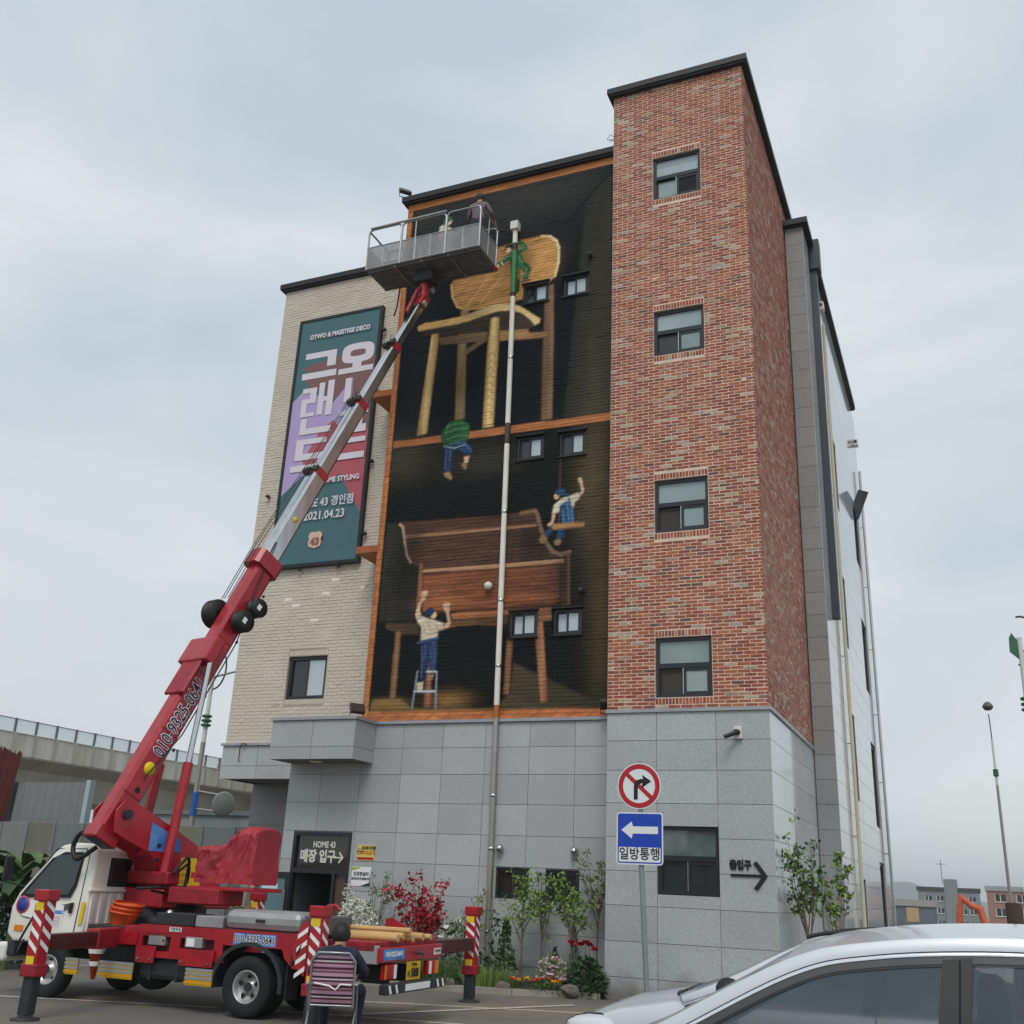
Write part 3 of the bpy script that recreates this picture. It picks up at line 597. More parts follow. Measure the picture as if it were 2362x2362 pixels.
line([(-9.441, 12.484), (-9.346, 12.562), (-9.215, 12.434)], (120, 86, 44), 0.02, 0.6)
line([(-9.445, 12.298), (-9.35, 12.376), (-9.216, 12.249)], (120, 86, 44), 0.02, 0.6)
line([(-9.448, 12.114), (-9.354, 12.192), (-9.217, 12.064)], (120, 86, 44), 0.02, 0.6)
line([(-9.452, 11.93), (-9.358, 12.008), (-9.217, 11.881)], (120, 86, 44), 0.02, 0.6)
_lo = (gz < 11.36); IMG[_lo] = (sr((25,25,25))*np.ones(gx.shape+(3,))*(0.72+0.56*fbm(1.0,0.5,21))[..., None])[_lo]
glow((-11.502, 11.064), 1.0, 0.8, (72, 68, 54), 0.75)
glow((-9.314, 10.748), 1.2, 0.5, (62, 60, 50), 0.7)
glow((-6.76, 9.999), 0.55, 2.2, (92, 82, 54), 0.8)
glow((-6.514, 6.969), 0.4, 2.6, (84, 74, 48), 0.75)
glow((-10.022, 9.867), 2.0, 0.5, (20, 22, 27), 0.8)
glow((-9.65, 6.558), 2.2, 0.5, (20, 21, 25), 0.8)
poly([(-8.426, 6.095), (-6.396, 5.162), (-6.411, 5.118), (-8.656, 5.173), (-8.795, 5.208), (-8.466, 5.48)], (78, 70, 48), c2=(52,48,38), ax='x', grain=0.3, blur=4)
poly([(-11.796, 5.152), (-11.711, 5.446), (-11.069, 5.445), (-10.745, 5.225), (-10.06, 5.208), (-8.656, 5.173), (-6.411, 5.118), (-6.41, 5.028)], (120, 96, 52), c2=(92,78,48), grain=0.3, blur=3)
glow((-9.857, 5.378), 0.55, 0.22, (150, 108, 52), 0.8)
glow((-11.285, 5.352), 0.5, 0.12, (150, 112, 56), 0.7)
poly([(-11.741, 9.49), (-11.418, 9.477), (-11.319, 9.264), (-11.191, 8.704), (-11.073, 8.478), (-10.877, 8.462), (-10.822, 7.127), (-11.75, 7.164), (-11.766, 8.717)], (56, 54, 46), c2=(44,43,39), grain=0.35, gs=(0.12,0.8), blur=2)
poly([(-11.551, 7.117), (-10.724, 7.087), (-10.702, 6.819), (-11.119, 6.828), (-11.539, 6.995)], (92, 70, 48), c2=(70,54,40), grain=0.3)
poly([(-11.303, 6.948), (-11.148, 6.939), (-11.157, 5.464), (-11.306, 5.451)], (104, 74, 50), c2=(150,108,74), ax='m', grain=0.25)
poly([(-8.607, 6.62), (-8.46, 6.612), (-8.492, 5.45), (-8.636, 5.454)], (96, 66, 46), c2=(140,98,68), ax='m', grain=0.25)
poly([(-7.968, 6.603), (-7.931, 6.963), (-7.804, 6.956), (-7.629, 5.255), (-7.801, 5.259)], (110, 70, 48), c2=(168,114,78), ax='m', grain=0.25, rim=((50,34,26),0.02,0.5))
poly([(-11.407, 9.487), (-8.796, 9.393), (-8.38, 9.421), (-8.058, 9.44), (-7.994, 9.356), (-7.89, 9.004), (-7.765, 8.64), (-7.62, 8.457), (-7.259, 8.446), (-7.239, 8.329), (-7.225, 7.232), (-7.413, 7.244), (-7.443, 8.279), (-10.749, 8.309), (-11.066, 8.492), (-11.212, 8.815), (-11.315, 9.263)], (88, 60, 46), c2=(72,51,41), grain=0.5, gs=(0.6,0.04), rim=((54,36,28),0.03,0.6))
poly([(-8.792, 9.304), (-8.43, 9.338), (-8.424, 8.776), (-8.457, 8.331), (-8.742, 8.303)], (72, 52, 42), blur=3, a=0.6)
poly([(-8.382, 9.052), (-7.955, 9.045), (-7.763, 8.579), (-7.72, 8.32), (-8.386, 8.325)], (52, 46, 38), blur=3, a=0.8)
line([(-11.227, 9.115), (-8.854, 9.09), (-8.062, 9.083)], (172, 126, 92), 0.075, 0.75)
line([(-11.223, 9.071), (-8.852, 9.048), (-8.061, 9.048)], (70, 46, 34), 0.02, 0.8)
line([(-11.411, 9.435), (-11.332, 9.357), (-11.241, 8.963), (-11.16, 8.665), (-11.051, 8.49)], (206, 172, 132), 0.06, 0.8)
line([(-8.397, 9.398), (-8.082, 9.422), (-8.015, 9.33), (-7.917, 8.972), (-7.794, 8.677), (-7.634, 8.448), (-7.445, 8.364), (-7.255, 8.415)], (134, 100, 76), 0.09, 0.85)
line([(-7.275, 8.4), (-7.24, 7.304)], (120, 88, 66), 0.06, 0.7)
poly([(-10.719, 8.182), (-7.457, 8.163), (-7.432, 7.301), (-8.833, 7.283), (-10.649, 7.322)], (140, 80, 46), c2=(98,60,42), grain=0.6, gs=(0.7,0.05), rim=((70,40,26),0.03,0.8))
glow((-10.156, 7.497), 0.7, 0.18, (176, 104, 52), 0.6)
glow((-8.42, 7.482), 0.7, 0.16, (168, 92, 46), 0.5)
glow((-9.302, 7.952), 0.8, 0.15, (118, 70, 44), 0.5)
line([(-10.726, 8.264), (-8.81, 8.229), (-7.414, 8.223)], (190, 142, 104), 0.09, 0.85)
line([(-10.721, 8.207), (-8.808, 8.174), (-7.419, 8.177)], (60, 40, 30), 0.025, 0.8)
poly([(-10.84, 8.477), (-10.743, 8.469), (-10.683, 7.601), (-10.829, 7.437)], (132, 86, 58), c2=(164,110,76), rim=((66,42,30),0.02,0.6))
poly([(-9.971, 7.253), (-8.62, 7.262), (-7.959, 7.253), (-7.617, 7.247), (-7.62, 7.133), (-7.936, 7.104), (-8.614, 7.129), (-9.906, 7.113)], (170, 108, 58), c2=(124,82,50), grain=0.35, gs=(0.6,0.04))
line([(-9.991, 7.275), (-8.621, 7.276), (-7.414, 7.257)], (40, 28, 22), 0.035, 0.8)
poly([(-10.222, 6.881), (-9.822, 6.95), (-9.243, 6.951), (-8.743, 6.899), (-8.606, 6.97), (-8.613, 7.123), (-9.906, 7.107)], (112, 74, 42), c2=(82,60,40), grain=0.4)
poly([(-7.926, 7.103), (-7.62, 7.127), (-7.621, 6.955), (-7.914, 6.972)], (132, 92, 62), grain=0.3)
poly([(-10.454, 6.297), (-10.361, 6.293), (-10.279, 5.245), (-10.461, 5.25)], (112, 70, 48), c2=(150,98,68), ax='m')
poly([(-11.97,4.9),(-11.80,4.9),(-11.80,18.31),(-11.97,18.31)], (172,104,50), c2=(186,116,58), grain=0.35, gs=(0.06,0.16), seed=31)
poly([(-11.97,18.09),(-6.1,18.09),(-6.1,18.32),(-11.97,18.32)], (168,104,54), c2=(180,116,62), grain=0.35, gs=(0.5,0.05), seed=33)
poly([(-11.8,11.37),(-6.1,11.32),(-6.1,11.51),(-11.8,11.56)], (164,98,50), c2=(180,110,58), grain=0.35, gs=(0.5,0.05), seed=35)
poly([(-11.95,4.9),(-6.1,4.9),(-6.1,5.12),(-11.80,5.16)], (178,108,52), c2=(176,100,48), grain=0.45, gs=(0.35,0.07), seed=37)
line([(-11.795,5.2),(-11.795,18.1)], (30,26,24), 0.03); line([(-11.8,18.085),(-6.1,18.085)], (70,44,26), 0.03); line([(-11.8,11.365),(-6.1,11.315)], (34,26,22), 0.03)
for _i in range(70): _z = 5.3+_i*0.185; line([(-11.96,_z),(-11.9,_z+0.03+0.04*((_i*7)%5-2)),(-11.82,_z+0.01)], (128,66,26), 0.018, 0.6)
for _i in range(14): _x = -11.6+_i*0.4; line([(_x,4.97),(_x+0.12,5.04),(_x+0.2,5.12)], (120,62,24), 0.022, 0.6)
glow((-8.817, 15.837), 0.55, 0.75, (70, 48, 26), 0.55)
line([(-8.771, 15.866), (-8.557, 15.693), (-8.498, 15.572)], (42, 92, 58), 0.2)
line([(-8.507, 15.613), (-8.547, 15.382)], (42, 92, 58), 0.15)
line([(-8.826, 15.8), (-8.823, 15.41), (-8.814, 15.054)], (42, 92, 58), 0.17)
line([(-8.719, 15.349), (-8.734, 15.045)], (24, 52, 36), 0.05)
poly([(-8.988, 16.131), (-8.908, 16.244), (-8.772, 16.228), (-8.654, 16.036), (-8.609, 15.83), (-8.72, 15.698), (-8.894, 15.69), (-8.977, 15.912)], (42, 92, 58), c2=(58,110,74), grain=0.5, gs=(0.1,0.12))
line([(-8.938, 16.1), (-9.1, 16.026), (-9.228, 15.92), (-9.278, 15.884)], (42, 92, 58), 0.13)
line([(-8.74, 16.173), (-8.582, 16.216), (-8.668, 16.363), (-8.804, 16.45)], (42, 92, 58), 0.12)
line([(-8.964, 16.106), (-9.116, 16.053), (-9.223, 15.967)], (92, 152, 108), 0.028, 0.75)
line([(-8.793, 16.201), (-8.605, 16.237), (-8.682, 16.35)], (92, 152, 108), 0.028, 0.75)
line([(-8.863, 15.652), (-8.847, 15.145)], (92, 152, 108), 0.028, 0.75)
line([(-8.933, 16.059), (-8.872, 15.849), (-8.879, 15.694)], (92, 152, 108), 0.028, 0.75)
line([(-8.719, 16.011), (-8.646, 15.838)], (92, 152, 108), 0.028, 0.75)
line([(-8.642, 15.743), (-8.514, 15.614), (-8.556, 15.422)], (92, 152, 108), 0.028, 0.75)
line([(-8.803, 16.109), (-8.826, 15.957)], (92, 152, 108), 0.028, 0.75)
line([(-8.985, 16.079), (-8.925, 15.9), (-8.923, 15.688), (-8.894, 15.079)], (14, 32, 22), 0.024, 0.8)
line([(-8.512, 15.567), (-8.492, 15.609), (-8.577, 15.745)], (14, 32, 22), 0.024, 0.8)
line([(-8.718, 15.659), (-8.699, 15.384), (-8.698, 15.038)], (14, 32, 22), 0.024, 0.8)
line([(-8.697, 16.014), (-8.595, 15.827)], (14, 32, 22), 0.024, 0.8)
line([(-9.196, 15.874), (-9.061, 15.978), (-8.966, 15.988)], (14, 32, 22), 0.024, 0.8)
line([(-9.2, 15.954), (-9.16, 15.89)], (212, 214, 200), 0.03)
line([(-8.814, 16.017), (-8.734, 16.022)], (130, 176, 140), 0.02, 0.8)
oval((-9.012, 16.335), 0.13, 0.1, (38, 34, 34))
oval((-9.031, 16.272), 0.075, 0.07, (216, 182, 150))
oval((-8.999, 16.376), 0.14, 0.06, (34, 32, 34))
oval((-9.292, 15.872), 0.05, 0.05, (214, 178, 146))
oval((-8.898, 15.01), 0.11, 0.06, (120, 96, 66))
oval((-8.541, 15.303), 0.16, 0.055, (112, 90, 64))
poly([(-11.044, 16.66), (-10.991, 17.416), (-10.907, 17.458), (-10.651, 17.304), (-10.611, 17.178), (-10.582, 16.534)], (196, 190, 176), c2=(176,170,156), grain=0.2, rim=((90,86,78),0.02,0.5))
oval((-10.76, 17.498), 0.13, 0.11, (212, 178, 146))
poly([(-10.916, 17.477), (-10.878, 17.598), (-10.796, 17.675), (-10.674, 17.628), (-10.644, 17.541), (-10.752, 17.496), (-10.857, 17.421)], (46, 92, 62), c2=(60,110,78))
poly([(-10.473, 11.67), (-10.321, 11.865), (-10.02, 11.876), (-9.793, 11.735), (-9.768, 11.557), (-9.868, 11.224), (-10.413, 11.23), (-10.515, 11.486)], (34, 80, 46), c2=(46,98,56), grain=0.5, gs=(0.1,0.1), rim=((24,60,32),0.02,0.6))
poly([(-10.412, 11.251), (-10.12, 11.308), (-9.928, 11.359), (-9.763, 11.203), (-9.668, 11.05), (-9.747, 10.946), (-9.906, 11.012), (-10.062, 11.14), (-10.154, 11.114), (-10.166, 10.606), (-10.405, 10.62)], (30, 50, 82), c2=(46,70,108), grain=0.4, gs=(0.08,0.2))
poly([(-9.881, 10.933), (-9.745, 10.923), (-9.773, 10.761), (-9.87, 10.758)], (206, 170, 138))
poly([(-10.383, 10.591), (-10.243, 10.601), (-10.147, 10.454), (-10.165, 10.381), (-10.337, 10.491)], (150, 124, 86))
poly([(-9.952, 10.768), (-9.813, 10.773), (-9.781, 10.634), (-9.839, 10.581)], (140, 112, 78))
poly([(-10.834, 7.265), (-10.789, 7.497), (-10.701, 7.63), (-10.687, 7.741), (-10.629, 7.779), (-10.564, 7.718), (-10.607, 7.596), (-10.7, 7.526), (-10.724, 7.362), (-10.676, 7.235), (-10.782, 7.152)], (214, 178, 146), c2=(190,150,120))
poly([(-10.103, 7.027), (-10.012, 7.045), (-10.063, 7.245), (-10.131, 7.358), (-10.115, 7.453), (-10.018, 7.447), (-9.987, 7.315), (-10.004, 7.241), (-9.934, 7.041), (-9.982, 6.936), (-10.095, 6.915)], (212, 176, 144), c2=(184,144,114))
line([(-10.687, 7.741), (-10.697, 7.769)], (214, 178, 146), 0.03)
line([(-10.653, 7.745), (-10.653, 7.787)], (214, 178, 146), 0.03)
line([(-10.618, 7.736), (-10.599, 7.783)], (214, 178, 146), 0.03)
line([(-10.113, 7.426), (-10.137, 7.448)], (214, 178, 146), 0.03)
line([(-10.077, 7.43), (-10.087, 7.472)], (214, 178, 146), 0.03)
line([(-10.039, 7.421), (-10.019, 7.461)], (214, 178, 146), 0.03)
poly([(-10.665, 6.608), (-10.239, 6.714), (-10.205, 6.512), (-10.205, 5.983), (-10.377, 6.022), (-10.414, 6.255), (-10.498, 5.797), (-10.617, 5.801)], (26, 46, 76), c2=(40,64,98), grain=0.45, gs=(0.1,0.3), rim=((16,28,48),0.02,0.5))
poly([(-10.785, 7.138), (-10.676, 7.241), (-10.467, 7.16), (-10.104, 7.037), (-10.112, 6.896), (-10.236, 6.882), (-10.246, 6.715), (-10.653, 6.682), (-10.655, 6.98)], (206, 192, 168), c2=(180,162,138), grain=0.35, gs=(0.12,0.12), rim=((120,104,84),0.02,0.5))
line([(-10.717, 6.637), (-10.43, 6.69), (-10.232, 6.727)], (52, 84, 128), 0.05)
oval((-10.375, 7.23), 0.085, 0.09, (210, 172, 140))
oval((-10.472, 7.325), 0.125, 0.1, (28, 56, 92))
line([(-10.565, 7.214), (-10.436, 7.247)], (24, 52, 96), 0.05)
poly([(-10.67, 5.77), (-10.505, 5.784), (-10.505, 5.601), (-10.653, 5.573)], (190, 176, 150))
poly([(-10.428, 5.932), (-10.274, 5.926), (-10.288, 5.822), (-10.398, 5.826)], (150, 120, 88))
line([(-10.671, 6.007), (-10.738, 5.224)], (126, 138, 150), 0.04)
line([(-10.206, 5.989), (-10.175, 5.211)], (126, 138, 150), 0.04)
line([(-10.456, 5.999), (-10.206, 5.989)], (176, 184, 190), 0.04)
line([(-10.694, 5.581), (-10.21, 5.566)], (176, 184, 190), 0.04)
line([(-7.516, 10.628), (-7.513, 9.036)], (78,60,46), 0.045, 0.9, grain=0.5)
line([(-7.048, 10.568), (-7.065, 9.06)], (72,58,46), 0.04, 0.9, grain=0.5)
poly([(-7.81, 8.927), (-7.673, 9.017), (-7.629, 8.957), (-7.762, 8.743), (-7.84, 8.785)], (38, 72, 112))
poly([(-7.531, 8.934), (-7.371, 8.939), (-7.412, 8.676), (-7.544, 8.689)], (36, 68, 106))
oval((-7.867, 8.746), 0.1, 0.1, (152, 126, 84))
oval((-7.529, 8.653), 0.09, 0.085, (140, 116, 78))
poly([(-7.665, 9.329), (-7.591, 9.321), (-7.633, 9.096), (-7.721, 9.015), (-7.779, 9.062), (-7.69, 9.137)], (206, 170, 138))
poly([(-7.099, 9.702), (-7.01, 9.741), (-7.049, 9.921), (-7.107, 10.033), (-7.059, 10.091), (-7.002, 10.028), (-6.992, 9.886), (-6.952, 9.769), (-6.995, 9.669)], (208, 172, 140))
poly([(-7.682, 9.324), (-7.635, 9.515), (-7.481, 9.625), (-7.1, 9.73), (-7.023, 9.672), (-7.062, 9.586), (-7.164, 9.513), (-7.188, 9.342), (-7.508, 9.341), (-7.591, 9.307)], (206, 198, 172), c2=(184,172,146), rim=((110,102,84),0.02,0.5))
poly([(-7.512, 9.481), (-7.332, 9.573), (-7.175, 9.375), (-7.147, 9.062), (-7.482, 9.047)], (32, 70, 104), c2=(46,90,128), grain=0.4)
line([(-7.325, 9.678), (-7.261, 9.496)], (44, 92, 138), 0.05)
oval((-7.581, 9.699), 0.07, 0.08, (212, 174, 142))
oval((-7.5, 9.796), 0.13, 0.085, (34, 74, 108))
line([(-7.483, 9.723), (-7.343, 9.722)], (30, 72, 112), 0.04)
poly([(-7.674, 9.066), (-6.931, 9.061), (-6.925, 8.937), (-7.67, 8.934)], (190, 140, 88), c2=(168,118,72), grain=0.3, rim=((90,60,36),0.02,0.6))
line([(-10.395, 11.74), (-10.178, 11.79), (-9.959, 11.786)], (92, 150, 96), 0.022, 0.7)
line([(-10.411, 11.58), (-10.141, 11.65), (-9.84, 11.634)], (92, 150, 96), 0.022, 0.7)
line([(-10.372, 11.412), (-10.103, 11.483), (-9.856, 11.449)], (92, 150, 96), 0.022, 0.7)
line([(-10.253, 11.289), (-10.011, 11.337)], (92, 150, 96), 0.022, 0.7)
line([(-10.345, 11.814), (-10.381, 11.549)], (92, 150, 96), 0.022, 0.7)
line([(-10.415, 11.257), (-10.135, 11.167), (-9.869, 11.238)], (150, 170, 176), 0.025, 0.9)
line([(-10.345, 11.146), (-10.349, 10.879), (-10.349, 10.667)], (84, 112, 150), 0.03, 0.6)
line([(-10.246, 11.133), (-10.246, 10.866)], (84, 112, 150), 0.03, 0.6)
line([(-10.036, 11.22), (-9.84, 11.194), (-9.716, 11.071)], (84, 112, 150), 0.03, 0.6)
line([(-10.117, 11.262), (-9.924, 11.289)], (84, 112, 150), 0.03, 0.6)
line([(-10.162, 11.115), (-10.175, 10.857), (-10.174, 10.622)], (14, 22, 38), 0.025, 0.7)
line([(-10.061, 11.132), (-9.906, 11.02), (-9.747, 10.954)], (14, 22, 38), 0.025, 0.7)
line([(-10.388, 11.19), (-10.372, 10.654)], (14, 22, 38), 0.025, 0.7)
line([(-10.604, 6.538), (-10.567, 6.268), (-10.578, 5.872)], (78, 104, 140), 0.03, 0.6)
line([(-10.531, 6.568), (-10.517, 6.3)], (78, 104, 140), 0.03, 0.6)
line([(-10.332, 6.625), (-10.282, 6.322), (-10.297, 6.042)], (78, 104, 140), 0.03, 0.6)
line([(-10.417, 6.529), (-10.376, 6.293)], (78, 104, 140), 0.03, 0.6)
line([(-10.433, 6.496), (-10.418, 6.262), (-10.488, 5.809)], (12, 20, 34), 0.03, 0.75)
line([(-10.659, 6.574), (-10.613, 5.84)], (12, 20, 34), 0.03, 0.75)
line([(-10.227, 6.653), (-10.206, 6.485), (-10.207, 6.002)], (12, 20, 34), 0.03, 0.75)
line([(-10.655, 7.168), (-10.497, 7.073), (-10.409, 6.899)], (150, 134, 112), 0.025, 0.7)
line([(-10.594, 6.875), (-10.438, 6.799), (-10.291, 6.825)], (150, 134, 112), 0.025, 0.7)
line([(-10.627, 7.047), (-10.556, 6.873)], (150, 134, 112), 0.025, 0.7)
line([(-10.308, 7.045), (-10.259, 6.89)], (150, 134, 112), 0.025, 0.7)
line([(-10.501, 7.125), (-10.31, 7.063)], (150, 134, 112), 0.025, 0.7)
line([(-10.728, 7.138), (-10.58, 7.164)], (232, 222, 202), 0.025, 0.7)
line([(-10.426, 7.12), (-10.158, 7.027)], (232, 222, 202), 0.025, 0.7)
line([(-10.583, 6.739), (-10.287, 6.774)], (232, 222, 202), 0.025, 0.7)
line([(-10.419, 7.219), (-10.322, 7.227)], (236, 206, 176), 0.02, 0.7)
oval((-10.509, 7.224), 0.05, 0.04, (40, 32, 28))
oval((-7.547, 9.738), 0.04, 0.03, (40, 32, 28))
line([(-7.439, 9.375), (-7.396, 9.093)], (92, 140, 176), 0.025, 0.7)
line([(-7.338, 9.504), (-7.276, 9.116)], (92, 140, 176), 0.025, 0.7)
line([(-7.23, 9.353), (-7.196, 9.09)], (92, 140, 176), 0.025, 0.7)
line([(-7.493, 9.451), (-7.465, 9.066)], (12, 28, 44), 0.025, 0.7)
line([(-7.167, 9.347), (-7.147, 9.068)], (12, 28, 44), 0.025, 0.7)
line([(-7.769, 8.75), (-7.65, 8.973)], (12, 28, 44), 0.025, 0.7)
line([(-7.418, 8.889), (-7.447, 8.686)], (12, 28, 44), 0.025, 0.7)
line([(-7.617, 9.499), (-7.48, 9.589), (-7.306, 9.641)], (236, 230, 210), 0.022, 0.7)
line([(-7.134, 9.691), (-7.057, 9.669)], (236, 230, 210), 0.022, 0.7)
line([(-7.648, 9.362), (-7.551, 9.387)], (236, 230, 210), 0.022, 0.7)
line([(-9.87, 7.918), (-9.596, 7.912)], (74, 44, 30), 0.014, 0.45)
line([(-10.35, 7.989), (-10.008, 7.984)], (92, 54, 34), 0.014, 0.45)
line([(-8.083, 7.446), (-7.893, 7.443)], (186, 112, 60), 0.014, 0.45)
line([(-9.445, 7.484), (-9.008, 7.478)], (92, 54, 34), 0.014, 0.45)
line([(-9.901, 7.408), (-9.458, 7.403)], (92, 54, 34), 0.014, 0.45)
line([(-8.097, 7.79), (-7.875, 7.784)], (186, 112, 60), 0.014, 0.45)
line([(-7.875, 7.32), (-7.456, 7.319)], (92, 54, 34), 0.014, 0.45)
line([(-10.334, 7.623), (-9.945, 7.617)], (186, 112, 60), 0.014, 0.45)
line([(-9.819, 7.825), (-9.597, 7.822)], (186, 112, 60), 0.014, 0.45)
line([(-7.979, 7.896), (-7.764, 7.893)], (186, 112, 60), 0.014, 0.45)
line([(-7.833, 7.386), (-7.539, 7.383)], (92, 54, 34), 0.014, 0.45)
line([(-9.259, 7.777), (-8.973, 7.774)], (74, 44, 30), 0.014, 0.45)
line([(-9.619, 7.468), (-9.491, 7.467)], (74, 44, 30), 0.014, 0.45)
line([(-9.111, 7.341), (-8.801, 7.337)], (186, 112, 60), 0.014, 0.45)
line([(-9.108, 7.739), (-8.607, 7.73)], (74, 44, 30), 0.014, 0.45)
line([(-10.383, 7.433), (-10.01, 7.429)], (92, 54, 34), 0.014, 0.45)
line([(-9.729, 7.753), (-9.315, 7.747)], (92, 54, 34), 0.014, 0.45)
line([(-8.604, 7.808), (-8.371, 7.804)], (74, 44, 30), 0.014, 0.45)
line([(-8.375, 7.75), (-8.046, 7.743)], (74, 44, 30), 0.014, 0.45)
line([(-10.202, 7.414), (-9.971, 7.41)], (74, 44, 30), 0.014, 0.45)
line([(-10.473, 7.57), (-9.99, 7.565)], (92, 54, 34), 0.014, 0.45)
line([(-8.277, 7.336), (-8.166, 7.336)], (92, 54, 34), 0.014, 0.45)
line([(-9.59, 7.874), (-9.217, 7.867)], (186, 112, 60), 0.014, 0.45)
line([(-8.465, 7.875), (-8.121, 7.869)], (92, 54, 34), 0.014, 0.45)
line([(-9.682, 7.818), (-9.33, 7.813)], (74, 44, 30), 0.014, 0.45)
line([(-9.566, 7.961), (-9.437, 7.962)], (74, 44, 30), 0.014, 0.45)
line([(-9.425, 7.466), (-8.925, 7.463)], (186, 112, 60), 0.014, 0.45)
line([(-10.282, 7.385), (-9.995, 7.384)], (74, 44, 30), 0.014, 0.45)
line([(-10.269, 7.958), (-9.853, 7.952)], (186, 112, 60), 0.014, 0.45)
line([(-8.474, 7.832), (-8.354, 7.83)], (92, 54, 34), 0.014, 0.45)
line([(-8.76, 7.738), (-8.639, 7.736)], (186, 112, 60), 0.014, 0.45)
line([(-9.648, 7.358), (-9.277, 7.355)], (74, 44, 30), 0.014, 0.45)
line([(-9.09, 7.799), (-8.821, 7.797)], (74, 44, 30), 0.014, 0.45)
line([(-9.907, 7.707), (-9.535, 7.701)], (92, 54, 34), 0.014, 0.45)
line([(-7.996, 7.603), (-7.882, 7.601)], (92, 54, 34), 0.014, 0.45)
line([(-9.796, 7.651), (-9.374, 7.646)], (92, 54, 34), 0.014, 0.45)
line([(-7.886, 7.811), (-7.765, 7.809)], (92, 54, 34), 0.014, 0.45)
line([(-8.793, 7.333), (-8.532, 7.33)], (186, 112, 60), 0.014, 0.45)
line([(-8.527, 7.446), (-8.135, 7.44)], (92, 54, 34), 0.014, 0.45)
line([(-9.37, 7.693), (-8.894, 7.687)], (186, 112, 60), 0.014, 0.45)
line([(-7.78, 7.34), (-7.552, 7.338)], (186, 112, 60), 0.014, 0.45)
line([(-9.089, 7.396), (-8.857, 7.394)], (92, 54, 34), 0.014, 0.45)
line([(-8.922, 7.54), (-8.545, 7.538)], (92, 54, 34), 0.014, 0.45)
line([(-9.525, 7.725), (-9.219, 7.72)], (92, 54, 34), 0.014, 0.45)
line([(-7.6, 7.486), (-7.481, 7.484)], (186, 112, 60), 0.014, 0.45)
line([(-10.182, 7.392), (-9.8, 7.388)], (74, 44, 30), 0.014, 0.45)
line([(-8.422, 8.503), (-8.167, 8.498)], (120, 84, 62), 0.014, 0.45)
line([(-8.78, 8.351), (-8.604, 8.346)], (48, 34, 28), 0.014, 0.45)
line([(-10.469, 8.896), (-10.144, 8.888)], (120, 84, 62), 0.014, 0.45)
line([(-10.738, 8.454), (-10.351, 8.447)], (48, 34, 28), 0.014, 0.45)
line([(-9.375, 8.39), (-9.199, 8.386)], (120, 84, 62), 0.014, 0.45)
line([(-8.58, 8.589), (-8.22, 8.582)], (120, 84, 62), 0.014, 0.45)
line([(-11.071, 8.995), (-10.746, 8.987)], (120, 84, 62), 0.014, 0.45)
line([(-9.371, 8.807), (-9.003, 8.798)], (48, 34, 28), 0.014, 0.45)
line([(-9.96, 8.471), (-9.672, 8.468)], (48, 34, 28), 0.014, 0.45)
line([(-10.188, 8.76), (-10.048, 8.758)], (120, 84, 62), 0.014, 0.45)
line([(-9.903, 8.459), (-9.686, 8.455)], (48, 34, 28), 0.014, 0.45)
line([(-8.747, 8.396), (-8.51, 8.394)], (48, 34, 28), 0.014, 0.45)
line([(-10.752, 8.584), (-10.33, 8.576)], (120, 84, 62), 0.014, 0.45)
line([(-9.798, 8.51), (-9.537, 8.502)], (48, 34, 28), 0.014, 0.45)
line([(-9.11, 8.354), (-8.845, 8.349)], (48, 34, 28), 0.014, 0.45)
line([(-8.65, 8.853), (-8.262, 8.841)], (48, 34, 28), 0.014, 0.45)
line([(-8.92, 8.752), (-8.533, 8.741)], (120, 84, 62), 0.014, 0.45)
line([(-9.4, 8.375), (-9.056, 8.367)], (48, 34, 28), 0.014, 0.45)
line([(-9.107, 8.892), (-8.96, 8.889)], (120, 84, 62), 0.014, 0.45)
line([(-9.464, 8.632), (-9.216, 8.625)], (120, 84, 62), 0.014, 0.45)
line([(-9.979, 8.472), (-9.535, 8.466)], (48, 34, 28), 0.014, 0.45)
line([(-9.001, 8.564), (-8.791, 8.559)], (120, 84, 62), 0.014, 0.45)
line([(-8.688, 8.585), (-8.276, 8.576)], (120, 84, 62), 0.014, 0.45)
line([(-9.201, 8.679), (-9.047, 8.676)], (120, 84, 62), 0.014, 0.45)
line([(-8.091, 8.729), (-7.848, 8.72)], (48, 34, 28), 0.014, 0.45)
line([(-9.005, 8.557), (-8.805, 8.55)], (120, 84, 62), 0.014, 0.45)
line([(-10.478, 8.461), (-10.132, 8.457)], (48, 34, 28), 0.014, 0.45)
line([(-10.871, 8.569), (-10.443, 8.561)], (120, 84, 62), 0.014, 0.45)
line([(-9.081, 8.753), (-8.873, 8.748)], (48, 34, 28), 0.014, 0.45)
line([(-9.227, 8.626), (-8.87, 8.618)], (48, 34, 28), 0.014, 0.45)
line([(-8.623, 8.427), (-8.21, 8.419)], (48, 34, 28), 0.014, 0.45)
line([(-10.517, 8.333), (-10.175, 8.326)], (48, 34, 28), 0.014, 0.45)
line([(-8.74, 8.323), (-8.593, 8.321)], (120, 84, 62), 0.014, 0.45)
line([(-9.0, 8.473), (-8.693, 8.468)], (120, 84, 62), 0.014, 0.45)
line([(-8.215, 15.468), (-8.019, 15.548)], (128, 88, 44), 0.014, 0.4)
line([(-8.588, 15.584), (-8.485, 15.701)], (128, 88, 44), 0.014, 0.4)
line([(-8.107, 15.621), (-7.986, 15.83)], (128, 88, 44), 0.014, 0.4)
line([(-9.242, 15.337), (-9.144, 15.569)], (128, 88, 44), 0.014, 0.4)
line([(-8.607, 15.433), (-8.491, 15.671)], (206, 164, 96), 0.014, 0.4)
line([(-9.969, 15.463), (-9.762, 15.69)], (128, 88, 44), 0.014, 0.4)
